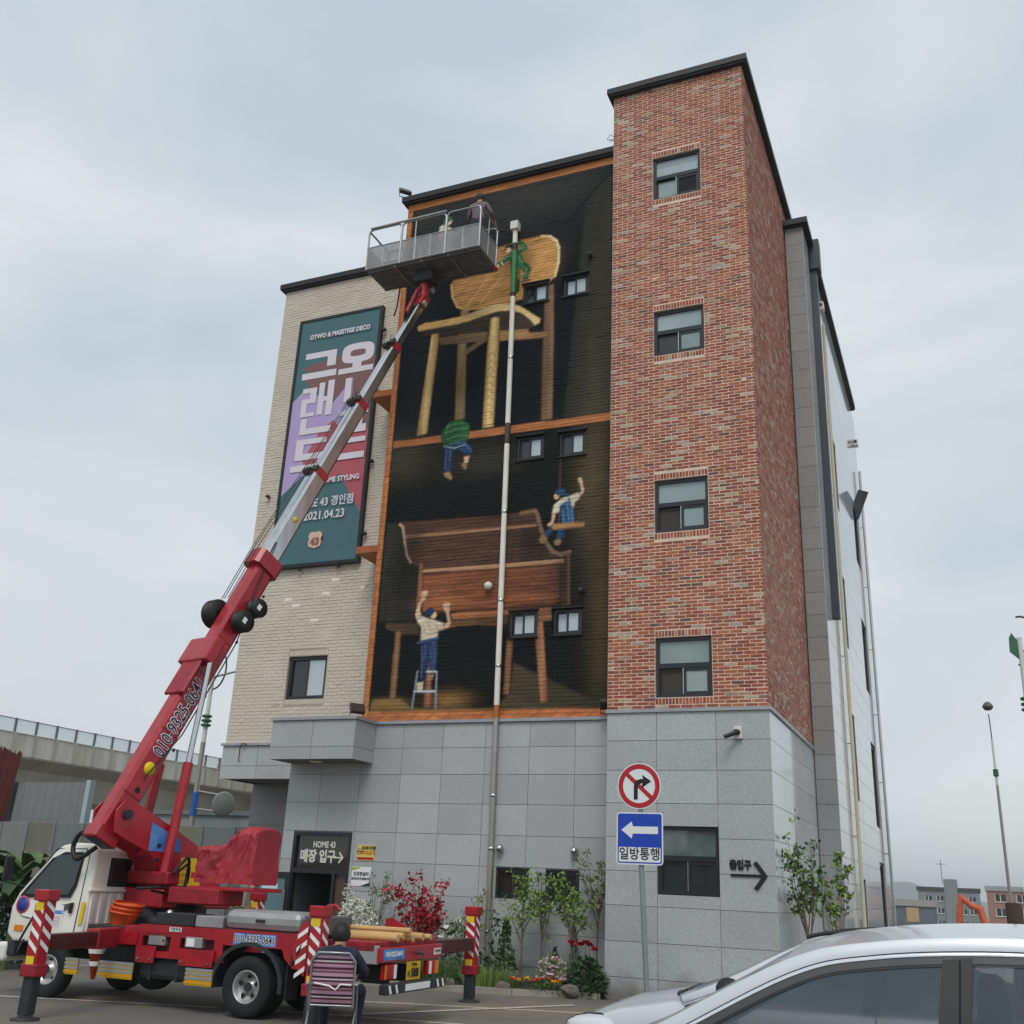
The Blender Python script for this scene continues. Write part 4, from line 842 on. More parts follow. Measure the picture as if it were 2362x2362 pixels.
line([(-8.832, 15.54), (-8.754, 15.647)], (206, 164, 96), 0.014, 0.4)
line([(-8.739, 15.477), (-8.582, 15.532)], (206, 164, 96), 0.014, 0.4)
line([(-10.191, 15.392), (-10.117, 15.534)], (128, 88, 44), 0.014, 0.4)
line([(-10.318, 15.316), (-10.134, 15.396)], (128, 88, 44), 0.014, 0.4)
line([(-10.153, 15.333), (-9.956, 15.496)], (206, 164, 96), 0.014, 0.4)
line([(-8.51, 15.432), (-8.31, 15.635)], (206, 164, 96), 0.014, 0.4)
line([(-8.936, 15.341), (-8.765, 15.487)], (128, 88, 44), 0.014, 0.4)
line([(-9.954, 15.092), (-9.808, 15.152)], (206, 164, 96), 0.014, 0.4)
line([(-9.926, 15.075), (-9.787, 15.229)], (128, 88, 44), 0.014, 0.4)
line([(-8.196, 15.641), (-8.076, 15.773)], (206, 164, 96), 0.014, 0.4)
line([(-9.642, 15.226), (-9.535, 15.438)], (206, 164, 96), 0.014, 0.4)
line([(-9.946, 15.091), (-9.754, 15.176)], (206, 164, 96), 0.014, 0.4)
line([(-9.141, 15.292), (-9.053, 15.51)], (128, 88, 44), 0.014, 0.4)
line([(-9.508, 15.491), (-9.361, 15.573)], (128, 88, 44), 0.014, 0.4)
line([(-8.784, 15.263), (-8.676, 15.444)], (128, 88, 44), 0.014, 0.4)
line([(-8.849, 15.668), (-8.69, 15.758)], (128, 88, 44), 0.014, 0.4)
line([(-8.385, 15.54), (-8.199, 15.731)], (206, 164, 96), 0.014, 0.4)
line([(-8.116, 15.389), (-7.924, 15.55)], (206, 164, 96), 0.014, 0.4)
line([(-8.828, 15.438), (-8.615, 15.539)], (206, 164, 96), 0.014, 0.4)
line([(-9.918, 15.484), (-9.777, 15.694)], (206, 164, 96), 0.014, 0.4)
line([(-10.688, 7.748), (-10.714, 7.792)], (216, 182, 150), 0.022)
line([(-10.658, 7.753), (-10.67, 7.809)], (216, 182, 150), 0.022)
line([(-10.627, 7.751), (-10.62, 7.806)], (216, 182, 150), 0.022)
line([(-10.595, 7.734), (-10.569, 7.781)], (216, 182, 150), 0.022)
line([(-10.707, 7.707), (-10.755, 7.732)], (216, 182, 150), 0.022)
line([(-10.114, 7.433), (-10.153, 7.463)], (216, 182, 150), 0.022)
line([(-10.085, 7.444), (-10.104, 7.5)], (216, 182, 150), 0.022)
line([(-10.052, 7.442), (-10.048, 7.497)], (216, 182, 150), 0.022)
line([(-10.017, 7.426), (-9.99, 7.466)], (216, 182, 150), 0.022)
line([(-10.125, 7.385), (-10.164, 7.402)], (216, 182, 150), 0.022)
glow((-11.253, 8.313), 0.45, 1.1, (22, 21, 20), 0.6)
glow((-7.396, 7.841), 0.25, 0.9, (34, 26, 22), 0.55)
glow((-10.996, 8.941), 0.3, 0.5, (40, 30, 25), 0.5)
glow((-8.191, 8.755), 0.5, 0.35, (36, 28, 24), 0.5)
glow((-9.915, 14.709), 0.5, 0.2, (24, 22, 20), 0.4)
glow((-7.908, 12.861), 0.16, 1.0, (70, 52, 40), 0.45)
glow((-10.091, 12.864), 0.13, 0.8, (84, 68, 46), 0.5)
IMG *= (0.84+0.32*fbm(0.28, 0.035, 77))[..., None]; IMG *= (0.9+0.2*fbm(0.05, 0.05, 78))[..., None]

IMG *= MURAL_GAIN; IMG = IMG*(1-DESAT)+IMG.mean(2, keepdims=True)*DESAT
IMG = np.clip(IMG, 0.004, 0.9)
def mural_at(x, z):
    i = np.clip((np.asarray(x)-MX0)/MR_, 0, NX-1.001); j = np.clip((np.asarray(z)-MZ0)/MR_, 0, NZ-1.001)
    a = i.astype(int); b = j.astype(int); fa = (i-a)[:, None]; fb = (j-b)[:, None]
    return (IMG[b, a]*(1-fa)+IMG[b, a+1]*fa)*(1-fb)+(IMG[b+1, a]*(1-fa)+IMG[b+1, a+1]*fa)*fb
M_mural = bpy.data.materials.new('mural_paint'); M_mural.use_nodes = True
_nt = M_mural.node_tree; _b = _nt.nodes['Principled BSDF']; _a = _nt.nodes.new('ShaderNodeAttribute'); _a.attribute_name = 'paint'; _b.inputs['Roughness'].default_value = 0.75; _b.inputs['Specular IOR Level'].default_value = 0.12
_g = _nt.nodes.new('ShaderNodeNewGeometry'); _n = _nt.nodes.new('ShaderNodeTexNoise'); _n.inputs['Scale'].default_value = 30; _n.inputs['Detail'].default_value = 5
_bp = _nt.nodes.new('ShaderNodeBump'); _bp.inputs['Strength'].default_value = 0.35; _bp.inputs['Distance'].default_value = 0.01
_nt.links.new(_a.outputs['Color'], _b.inputs['Base Color']); _nt.links.new(_g.outputs['Position'], _n.inputs['Vector']); _nt.links.new(_n.outputs['Fac'], _bp.inputs['Height']); _nt.links.new(_bp.outputs['Normal'], _b.inputs['Normal'])
def paint_mesh(me):
    co = np.zeros(len(me.vertices)*3); me.vertices.foreach_get('co', co); co = co.reshape(-1, 3)
    rgb = mural_at(co[:, 0], co[:, 2]); at = me.attributes.new('paint', 'FLOAT_COLOR', 'POINT')
    at.data.foreach_set('color', np.concatenate([rgb, np.ones((len(rgb), 1))], 1).ravel())
def painted_grid(mb, a, b, c, d, nx, nz, p, jit=0.003):
    """one brick: a gridded, slightly uneven face on a chamfered rim"""
    o = []; ch = 0.006; tilt = rng.uniform(-jit, jit)
    for j in range(nz+1):
        for i in range(nx+1):
            u = a+ch+(b-a-2*ch)*i/nx; z = c+ch+(d-c-2*ch)*j/nz; o.append((u, Ym-p-tilt*(i/nx-0.5), z))
    fs = [(j*(nx+1)+i, j*(nx+1)+i+1, (j+1)*(nx+1)+i+1, (j+1)*(nx+1)+i) for j in range(nz) for i in range(nx)]
    k = len(o); o += [(a+(b-a)*i/nx, Ym+0.002, c) for i in range(nx+1)]; t = len(o); o += [(a+(b-a)*i/nx, Ym+0.002, d) for i in range(nx+1)]
    fs += [(k+i, k+i+1, i+1, i) for i in range(nx)]+[(nz*(nx+1)+i, nz*(nx+1)+i+1, t+i+1, t+i) for i in range(nx)]
    fs += [(k+nx, t+nx)+tuple(j*(nx+1)+nx for j in range(nz, -1, -1)), (t, k)+tuple(j*(nx+1) for j in range(nz+1))]
    mb.add(o, fs)
mc = MB(); us = np.unique(np.concatenate([np.arange(XmL, XtL, 0.035), [XtL+0.01]])); zs = np.arange(4.955, ZTm+0.001, 0.035)
for h in MW: us = np.unique(np.concatenate([us, [h[0], h[1]]])); zs = np.unique(np.concatenate([zs, [h[2], h[3]]]))
vid = {(i, j): i*len(zs)+j for i in range(len(us)) for j in range(len(zs))}
fsx = []
for i in range(len(us)-1):
    for j in range(len(zs)-1):
        uc, zc = (us[i]+us[i+1])/2, (zs[j]+zs[j+1])/2
        if not any(h[0] < uc < h[1] and h[2] < zc < h[3] for h in MW): fsx.append((vid[i, j], vid[i+1, j], vid[i+1, j+1], vid[i, j+1]))
mc.add([(u, Ym, z) for u in us for z in zs], fsx)
wall_core(mc, WALLMAP['f'](Ym+0.003), XmL, XtL+0.02, 4.9, ZTm, MW, 0.3)
mc.box(XmL, XmL+0.3, Ym+0.304, 31.6, 4.9, ZTm-0.002); mc.box(XmL+0.3, XtL+0.3, Ym+0.304, 31.6, ZTm-0.3, ZTm-0.003)
mural = part(mc, 'mural_wall', M_mural); paint_mesh(mural.data)
mrect = sorted(courses(XmL, XtL+0.005, 4.96, ZTm, 0.238, HW, 0.009, [(a-0.004, b+0.004, c, d) for a, b, c, d in MW]), key=lambda r: r[2])
for r in mrect[:270]:
    mb = MB(); painted_grid(mb, *r, 10, 3, rng.uniform(0.005, 0.009)); o = mb.build('mural_brick', M_mural, mural); paint_mesh(o.data)
mb = MB()
for r in mrect[270:]: painted_grid(mb, *r, max(2, int(round((r[1]-r[0])/0.022))), 3, rng.uniform(0.004, 0.009) if rng.random() > 0.03 else 0.016)
o = mb.build('mural_brick_courses', M_mural, mural); paint_mesh(o.data); tag(o, kind='stuff')
part(MB().box(XmL-0.14, XtL-0.01, Ym-0.14, 31.8, ZTm+0.05, ZTm+0.2).box(XmL-0.1, XtL-0.01, Ym-0.1, 31.7, ZTm+0.002, ZTm+0.05), 'cornice', M_black)
for k, h in enumerate(MW): window_slide(mm, *h, n=-0.03, panes=((M_glass_d, M_glass_w), (M_glass_w, M_glass_w))[k in (1, 4, 5)], hood=True)

# ------------------------------------------------------------------ ground, parking lines, planting bed
def asphalt(name, c1, c2, dust):
    m = bpy.data.materials.new(name); m.use_nodes = True; nt = m.node_tree; b = nt.nodes['Principled BSDF']; b.inputs['Roughness'].default_value = 0.9
    g = nt.nodes.new('ShaderNodeNewGeometry')
    def N(s, d, r=0.6):
        n = nt.nodes.new('ShaderNodeTexNoise'); n.inputs['Scale'].default_value = s; n.inputs['Detail'].default_value = d; n.inputs['Roughness'].default_value = r
        nt.links.new(g.outputs['Position'], n.inputs['Vector']); return n.outputs['Fac']
    def R(f, a, c):
        q = nt.nodes.new('ShaderNodeMapRange'); q.inputs['From Min'].default_value = a; q.inputs['From Max'].default_value = c; nt.links.new(f, q.inputs['Value']); return q.outputs['Result']
    def X(f, A, B):
        q = nt.nodes.new('ShaderNodeMix'); q.data_type = 'RGBA'; nt.links.new(f, q.inputs['Factor'])
        for s, v in (('A', A), ('B', B)):
            if isinstance(v, tuple): q.inputs[s].default_value = (*v, 1)
            else: nt.links.new(v, q.inputs[s])
        return q.outputs['Result']
    fine = N(140, 3); c = X(R(N(0.55, 7, 0.65), 0.35, 0.65), lin(c1), lin(c2)); c = X(R(N(0.23, 5, 0.7), 0.5, 0.64), c, lin(dust))
    c = X(R(fine, 0.62, 0.75), c, lin('8f8b84')); nt.links.new(c, b.inputs['Base Color'])
    bp = nt.nodes.new('ShaderNodeBump'); bp.inputs['Strength'].default_value = 0.5; bp.inputs['Distance'].default_value = 0.006; nt.links.new(fine, bp.inputs['Height']); nt.links.new(bp.outputs['Normal'], b.inputs['Normal'])
    return m
M_asph = asphalt('lot_asphalt', '6f6b65', '625f5b', '7d7260'); M_line = mat('road_paint', 'cfccc2', 0.8, col2='a9a59b', vscale=9)
gy = [(-295, 0), (28, 0), (34, -0.15), (42, -0.9), (60, -2.4), (110, -5), (200, -7), (600, -9), (2900, -12)]
g = MB(); g.add([(x, y, z) for y, z in gy for x in (-1500, 1500)], [(2*i, 2*i+1, 2*i+3, 2*i+2) for i in range(len(gy)-1)]); tag(g.build('ground', M_asph), kind='structure')
def stripe(p, q, w, z=0.004, name='parking_line'):
    p, q = Vector((*p, 0)), Vector((*q, 0)); n = (q-p).normalized().cross(Vector((0, 0, 1)))*w/2
    o = MB().add([(v.x, v.y, z) for v in (p-n, q-n, q+n, p+n)], [(0, 1, 2, 3)]).build(name, M_line); tag(o, kind='structure'); return o
stripe((-16.0, 16.35), (-6.2, 18.42), 0.1); stripe((-10.4, 14.55), (-5.3, 16.42), 0.1); stripe((-6.2, 17.2), (-8.2, 13.4), 0.12, 0.008); stripe((-9.6, 13.1), (-6.4, 13.75), 0.1, 0.004); stripe((-14.5, 11.2), (-9.9, 12.9), 0.1)
# low stone kerb of the bed and the soil behind it
bed = [(-11.6, 17.35), (-10.2, 17.4), (-8.9, 17.62), (-7.6, 17.95), (-6.2, 18.5), (-6.2, 19.25), (-11.6, 19.25)]
tag(MB().prism(bed, 'z', -0.05, 0.09).build('planting_bed', mat('dark_soil', '3c3128', 0.95, col2='54473a', vscale=5, bump=0.8, bscale=30)), kind='structure')
kb = MB()
for (a, b) in zip(bed[:4], bed[1:5]):
    a, b = Vector((*a, 0)), Vector((*b, 0)); d = (b-a).normalized(); n = Vector((d.y, -d.x, 0))*0.09
    kb.add([(*(a+n).xy, -0.02), (*(b+n).xy, -0.02), (*(b-n*0.3).xy, -0.02), (*(a-n*0.3).xy, -0.02), (*(a+n).xy, 0.1), (*(b+n).xy, 0.1), (*(b-n*0.3).xy, 0.1), (*(a-n*0.3).xy, 0.1)], [(4,5,6,7),(0,1,5,4),(1,2,6,5),(2,3,7,6),(3,0,4,7)])
tag(kb.build('bed_kerb', mat('kerb_concrete', '9a958b', 0.9, var=0.15, vscale=4, bump=0.4)), kind='structure')

# ------------------------------------------------------------------ the boom truck
def spl(pts, n=6):
    pts = [Vector(p) for p in pts]; P = [pts[0]*2-pts[1]]+pts+[pts[-1]*2-pts[-2]]; out = []
    for i in range(1, len(P)-2):
        for k in range(n):
            t = k/n; a, b, c, d = P[i-1], P[i], P[i+1], P[i+2]; out.append(0.5*((2*b)+(c-a)*t+(2*a-5*b+4*c-d)*t*t+(3*b-a-3*c+d)*t**3))
    return out+[pts[-1]]
M_red = mat('red_paint', 'a51826', 0.38, var=0.2, vscale=5, coat=0.25, bump=0.06, bscale=7); M_redd = mat('weathered_red_paint', '941a28', 0.5, var=0.32, vscale=7, bump=0.1, bscale=12)
M_cab = mat('white_cab_paint', 'e6e4dc', 0.3, var=0.04, vscale=2, coat=0.5); M_rub = mat('tyre_rubber', '1d1d1e', 0.85, var=0.2, vscale=12, bump=0.2)
M_chr = mat('chrome_boom', 'c4c6c8', 0.16, metal=1.0, var=0.14, vscale=7, stretch=(1, 1, 0.15)); M_rim = mat('wheel_rim', 'b9b9b8', 0.35, metal=0.6, var=0.15, vscale=8)
M_gun = mat('dark_grime_metal', '2b2c2e', 0.6, var=0.25, vscale=6, bump=0.1); M_glass = mat('vehicle_glass', '1c2326', 0.04, spec=0.9); M_alu = mat('aluminium_plate', 'a9aaab', 0.4, metal=0.5, var=0.1, vscale=3)
M_yel = mat('yellow_sticker', 'e3c51e', 0.5, var=0.08); M_wht = mat('white_sticker', 'f0efec', 0.5); M_blu = mat('blue_sticker', '2a62b4', 0.5, col2='6aa5d8', vscale=3); M_nvy = mat('navy_print', '1b1d4e', 0.5); M_org = mat('orange_plastic', 'd2531d', 0.45, var=0.1); M_amb = mat('amber_lens', 'e0831c', 0.15); M_redl = mat('red_lens', 'b01018', 0.12); M_hose = mat('black_hose', '161616', 0.55)
ta = R_(182); TRK = empty('boom_truck', (-8.85, 13.05, 0), 'white cab truck carrying a red telescopic boom on lowered outriggers', 'truck', rz=ta)
TW = Matrix.Translation((-8.85, 13.05, 0)) @ Matrix.Rotation(ta, 4, 'Z'); TI = TW.inverted()
def tp(mb, name, m, parent=TRK): return mb.build(name, m, parent)
# cab: rounded profile extruded across, door, glass, ribs
CX = [(2.98, 0.72), (4.22, 0.70), (4.36, 0.80), (4.36, 1.16), (4.27, 1.36), (3.78, 1.96), (3.66, 2.05), (3.4, 2.09), (3.1, 2.08), (2.98, 1.98)]
bm = bmesh.new(); W_ = 0.86
v0 = [bm.verts.new((x, -W_ if z < 1.4 else -W_+0.07, z)) for x, z in CX]; v1 = [bm.verts.new((x, W_ if z < 1.4 else W_-0.07, z)) for x, z in CX]
bm.faces.new(v0[::-1]); bm.faces.new(v1); n = len(CX)
for i in range(n): bm.faces.new((v0[i], v0[(i+1) % n], v1[(i+1) % n], v1[i]))
bmesh.ops.recalc_face_normals(bm, faces=bm.faces[:]); bmesh.ops.bevel(bm, geom=bm.edges[:], offset=0.045, segments=3, profile=0.6, affect='EDGES')
cabm = MB().bm(bm, 0, True); cab = tp(cabm, 'cab', M_cab)
def yz(x, z): return W_ if z < 1.36 else W_-0.07*min(1, (z-1.36)/0.6)
def side_patch(name, poly2, m, parent, off, side=1, thick=0.012):
    mb = MB(); n = len(poly2); P = [(x, side*(yz(x, z)+off), z) for x, z in poly2]; Q = [(x, side*(yz(x, z)+off-thick), z) for x, z in poly2]
    fs = [tuple(range(n)), tuple(range(2*n-1, n-1, -1))]+[(i, n+i, n+(i+1) % n, (i+1) % n) for i in range(n)]
    if side > 0: fs = [f[::-1] for f in fs]
    return mb.add(P+Q, fs).build(name, m, parent)
DOORP = [(3.13, 0.83), (3.62, 0.83), (3.72, 1.0), (4.12, 1.05), (4.23, 1.3), (3.78, 1.92), (3.7, 1.99), (3.2, 2.0), (3.12, 1.9)]
for s in (1, -1):
    side_patch('door_gap', [(3.62+(x-3.62)*1.025, 1.4+(z-1.4)*1.022) for x, z in DOORP], MATS['interior_shadow'], TRK, 0.0025, s); dr = side_patch('door', DOORP, M_cab, TRK, 0.006, s)
    side_patch('window_seal', [(3.29, 1.33), (4.19, 1.30), (4.21, 1.33), (3.76, 1.90), (3.69, 1.95), (3.24, 1.96), (3.2, 1.88), (3.22, 1.5)], M_rub, dr, 0.009, s)
    side_patch('window_pane', [(3.32, 1.37), (4.13, 1.345), (3.72, 1.87), (3.67, 1.91), (3.27, 1.92), (3.24, 1.87), (3.26, 1.53)], M_glass, dr, 0.013, s)
    MB().bbox(3.2, 3.26, s*(W_+0.004), s*(W_+0.03), 1.12, 1.26, 0.008).build('door_handle', M_rub, dr)
    side_patch('marker_lamp', [(4.06, 0.84), (4.22, 0.84), (4.22, 0.92), (4.06, 0.92)], M_amb, TRK, 0.012, s)
side_patch('door_stripe', [(3.2, 1.19), (3.75, 1.1), (3.75, 1.15), (3.2, 1.27)], mat('grey_decal', '4c5057', 0.4), TRK, 0.008)
side_patch('reflector_strip', [(3.0, 0.98), (3.06, 0.98), (3.05, 1.28), (2.99, 1.28)], M_yel, TRK, 0.008)
rb = MB().lathe([(0, 0), (0.115, 0.0), (0.115, 0.004), (0, 0.004)], 24, 0, Matrix.Translation((4.14, W_+0.004, 1.2)) @ Matrix.Rotation(R_(-90), 4, 'X')); rb = tp(rb, 'round_sticker', mat('blue_round_sticker', '2b3f96', 0.5)); tp(MB().lathe([(0.1, 0.0), (0.122, 0.0), (0.122, 0.005), (0.1, 0.005)], 24, 0, Matrix.Translation((4.14, W_+0.005, 1.2)) @ Matrix.Rotation(R_(-90), 4, 'X')), 'sticker_rim', mat('pink_rim', 'c2496a', 0.5), rb)
nt_ = side_patch('notice_sheet', [(3.36, 0.93), (3.56, 0.93), (3.56, 1.22), (3.36, 1.22)], M_wht, TRK, 0.010); side_patch('notice_band', [(3.37, 1.1), (3.55, 1.1), (3.55, 1.15), (3.37, 1.15)], M_blu, nt_, 0.013)
for k in range(5): side_patch('notice_print', [(3.39, 0.95+k*0.028), (3.53, 0.95+k*0.028), (3.53, 0.962+k*0.028), (3.39, 0.962+k*0.028)], mat('pink_print', 'c39aa6', 0.6), nt_, 0.013)
for k in range(9): tp(MB().bbox(2.955, 2.99, -0.78+k*0.185, -0.69+k*0.185, 0.8, 1.42, 0.012), 'rear_panel_rib', M_cab)
tp(MB().bbox(2.962, 2.985, -0.5, 0.5, 1.5, 1.9, 0.01), 'rear_window_seal', M_rub); tp(MB().bbox(2.955, 2.99, -0.46, 0.46, 1.53, 1.87, 0.012), 'rear_window', M_glass); tp(MB().bbox(2.94, 2.99, -0.86, 0.86, 1.42, 1.465, 0.01), 'rear_panel_ledge', M_cab)
tp(MB().bbox(4.3, 4.5, -0.88, 0.88, 0.42, 0.68, 0.05), 'front_bumper', M_cab); tp(MB().bbox(4.18, 4.34, -0.84, 0.84, 0.5, 0.72, 0.02), 'front_grille', M_gun)
tp(MB().prism([(3.78, 1.98), (4.3, 1.36), (4.32, 1.38), (3.8, 2.0)], 'y', -0.74, 0.74), 'windscreen', M_glass)
mr = MB().tube([(4.2, 0.84, 1.45), (4.36, 1.05, 1.5), (4.36, 1.05, 1.85)], 0.012, 6); mr = tp(mr, 'mirror_arm', M_gun); MB().bbox(4.34, 4.39, 0.96, 1.13, 1.52, 1.86, 0.03).build('mirror', M_gun, mr)
# chassis rails, tanks, decks
for s in (1, -1): tp(MB().box(-1.7, 4.2, s*0.36-0.04, s*0.36+0.04, 0.5, 0.7), 'chassis_rail', M_gun)
tp(MB().bbox(-1.75, 2.2, -0.9, 0.9, 0.9, 1.02, 0.01), 'deck', M_redd)
def wheel(name, x, y, r, w, dual=0.0):
    e = empty(name, (x, y, r+0.005), parent=TRK); s = 1 if y > 0 else -1
    M = Matrix.Rotation(R_(-90*s), 4, 'X')
    t = [(r*0.56, -w/2), (r*0.6, -w/2), (r*0.93, -w/2), (r, -w*0.36), (r, w*0.36), (r*0.93, w/2), (r*0.6, w/2), (r*0.56, w*0.42)]
    ty = MB().lathe(t, 40, 0, M)
    for q in (-0.22, 0.0, 0.22): ty.lathe([(r*1.001, w*q-0.012), (r*1.012, w*q), (r*1.001, w*q+0.012)], 40, 0, M)
    if dual: ty.lathe([(a, b-dual) for a, b in t], 40, 0, M)
    ty.build('tyre', M_rub, e)
    MB().lathe([(r*0.565, -w*0.4), (r*0.565, w*0.40), (r*0.53, w*0.44), (r*0.49, w*0.40), (r*0.46, w*0.08), (r*0.2, -0.02 if dual else w*0.22), (r*0.18, 0.02 if dual else w*0.36), (0.001, 0.03 if dual else w*0.38)], 36, 0, M).build('rim', M_rim, e)
    for k in range(5):
        a = 2*math.pi*k/5+0.3; MB().cyl((r*0.335*math.cos(a), s*(w*0.09), r*0.335*math.sin(a)), (r*0.335*math.cos(a), s*(w*0.155), r*0.335*math.sin(a)), 0.028, n=10).build('rim_hole', M_rub, e)
    MB().cyl((0, s*0.0, 0), (0, s*(0.05 if dual else w*0.44), 0), r*0.15, n=14).build('hub', M_gun, e)
wheel('wheel', 3.48, 0.78, 0.36, 0.2); wheel('wheel', 3.48, -0.78, 0.36, 0.2); wheel('wheel', 0.1, 0.80, 0.37, 0.21, 0.24); wheel('wheel', 0.1, -0.80, 0.37, 0.21, 0.24)
# side skirt with recesses, folded flaps, panels
sk = MB(); Y0, Y1 = 0.86, 0.905
for a, b, c, d in ((1.93, -0.8, 0.95, 1.05), (1.93, 1.86, 0.72, 0.95), (1.38, 1.22, 0.72, 0.95), (0.66, 0.52, 0.66, 0.95), (1.93, 0.5, 0.64, 0.72), (0.52, -0.8, 0.86, 0.95)): sk.box(b, a, Y0, Y1, c, d)
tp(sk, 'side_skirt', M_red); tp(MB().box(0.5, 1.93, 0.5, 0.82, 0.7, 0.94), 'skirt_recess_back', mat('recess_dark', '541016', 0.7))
for a, b in ((1.58, 1.92), (0.62, 1.2)):
    f = tp(MB().prism([(a+0.02, 0.57), (b-0.02, 0.57), (b, 0.78), (a, 0.78)], 'y', 0.915, 0.935), 'control_flap', M_red)
    for xx in (a+0.07, b-0.07): MB().cyl((xx, 0.93, 0.62), (xx, 0.96, 0.62), 0.014, n=8).build('latch', M_steel, f)
cb = tp(MB().bbox(1.48, 1.76, 0.78, 0.9, 0.79, 0.93, 0.01), 'control_box', M_alu); MB().cyl((1.5, 0.9, 0.86), (1.5, 0.91, 0.86), 0.016, n=8).build('knob', M_redl, cb)
cb = tp(MB().bbox(0.86, 1.14, 0.78, 0.91, 0.79, 0.93, 0.012), 'control_box', M_alu); MB().box(0.98, 1.11, 0.91, 0.914, 0.81, 0.91).build('gauge_face', M_wht, cb)
tp(MB().bbox(-0.63, 0.57, 0.3, 0.88, 1.055, 1.31, 0.09), 'tool_locker', M_alu); tp(MB().box(-0.08, 0.06, 0.885, 0.9, 1.16, 1.2), 'locker_handle', M_gun); tp(MB().bbox(0.6, 1.05, 0.4, 0.86, 1.055, 1.2, 0.01), 'small_locker', M_alu); tp(MB().bbox(1.07, 1.72, 0.4, 0.86, 1.055, 1.21, 0.01), 'black_box', M_gun)
tp(MB().bbox(-1.05, -0.66, 0.3, 0.86, 1.055, 1.28, 0.015), 'rear_control_box', mat('grey_box', '55585c', 0.5)); 
ft = tp(MB().bbox(1.05, 1.9, 0.4, 0.84, 0.36, 0.63, 0.06), 'fuel_tank', M_gun)
for xx in (1.25, 1.7): MB().box(xx-0.02, xx+0.02, 0.39, 0.85, 0.35, 0.64).build('tank_strap', M_gun, ft)
for x0, x1 in ((2.88, 3.1), (1.93, 2.49), (0.62, 1.04)):
    st = tp(MB().box(x0, x1, 0.90, 0.92, 0.34, 0.55), 'reflective_step_panel', M_yel)
    for k in range(4): MB().box(x0-0.01, x1+0.01, 0.915, 0.932, 0.36+k*0.052, 0.395+k*0.052).build('slat', M_alu if k else mat('orange_reflector', 'd79a1c', 0.4), st)
tp(MB().prism([(1.93, 0.78), (2.35, 0.78), (2.28, 0.95), (1.93, 0.95)], 'y', 0.6, 0.93), 'front_mudguard', M_red)
arch = [(0.1+0.5*math.cos(R_(t)), 0.4+0.47*math.sin(R_(t))) for t in range(-8, 189, 14)]; archo = [(0.1+0.56*math.cos(R_(t)), 0.4+0.52*math.sin(R_(t))) for t in range(188, -9, -14)]
for s in (1, -1): tp(MB().prism(arch+archo, 'y', min(s*0.62, s*0.915), max(s*0.62, s*0.915)), 'wheel_arch', M_gun)
tp(MB().box(-0.52, -0.5, 0.62, 0.9, 0.26, 0.7), 'mudflap', M_rub)
tp(MB().prism([(-0.42, 0.86), (-0.8, 0.86), (-0.8, 0.64), (-0.6, 0.64), (-0.46, 0.76)], 'y', 0.7, 0.93), 'hydraulic_tank', M_red)
sp = MB().lathe([(0.12, -0.1), (0.33, -0.1), (0.36, -0.05), (0.36, 0.05), (0.33, 0.1), (0.12, 0.1)], 32, 0, Matrix.Translation((2.12, 0.2, 0.52)) @ Matrix.Rotation(R_(90), 4, 'X')); tp(sp, 'spare_wheel', M_rub)
# orange buckets and cone stowed behind the cab
for k in range(3): tp(MB().lathe([(0.16, 0), (0.21, 0.16), (0.225, 0.165), (0.225, 0.19), (0.2, 0.19)], 20, 0, Matrix.Translation((2.5-0.03*k, 0.62, 1.0+k*0.055)) @ Matrix.Rotation(R_(-8), 4, 'Y')), 'stowed_bucket', M_org)
tp(MB().bbox(2.2, 2.9, 0.3, 0.84, 0.94, 1.0, 0.01), 'front_deck', M_gun)
cn = tp(MB().lathe([(0.02, 0.5), (0.03, 0.5), (0.1, 0.0), (0.12, 0.0)], 18, 0, Matrix.Translation((2.62, 0.88, 0.3)) @ Matrix.Rotation(R_(4), 4, 'Y') @ Matrix.Rotation(R_(180), 4, 'X') @ Matrix.Translation((0, 0, -0.5))), 'stowed_cone', M_org)
for z in (0.5, 0.66): MB().lathe([(0.055+(z-0.5)*0.2+0.02, -0.03), (0.067+(z-0.5)*0.2+0.02, 0.03)], 18, 0, Matrix.Translation((2.62, 0.88, z))).build('cone_band', M_wht, cn)
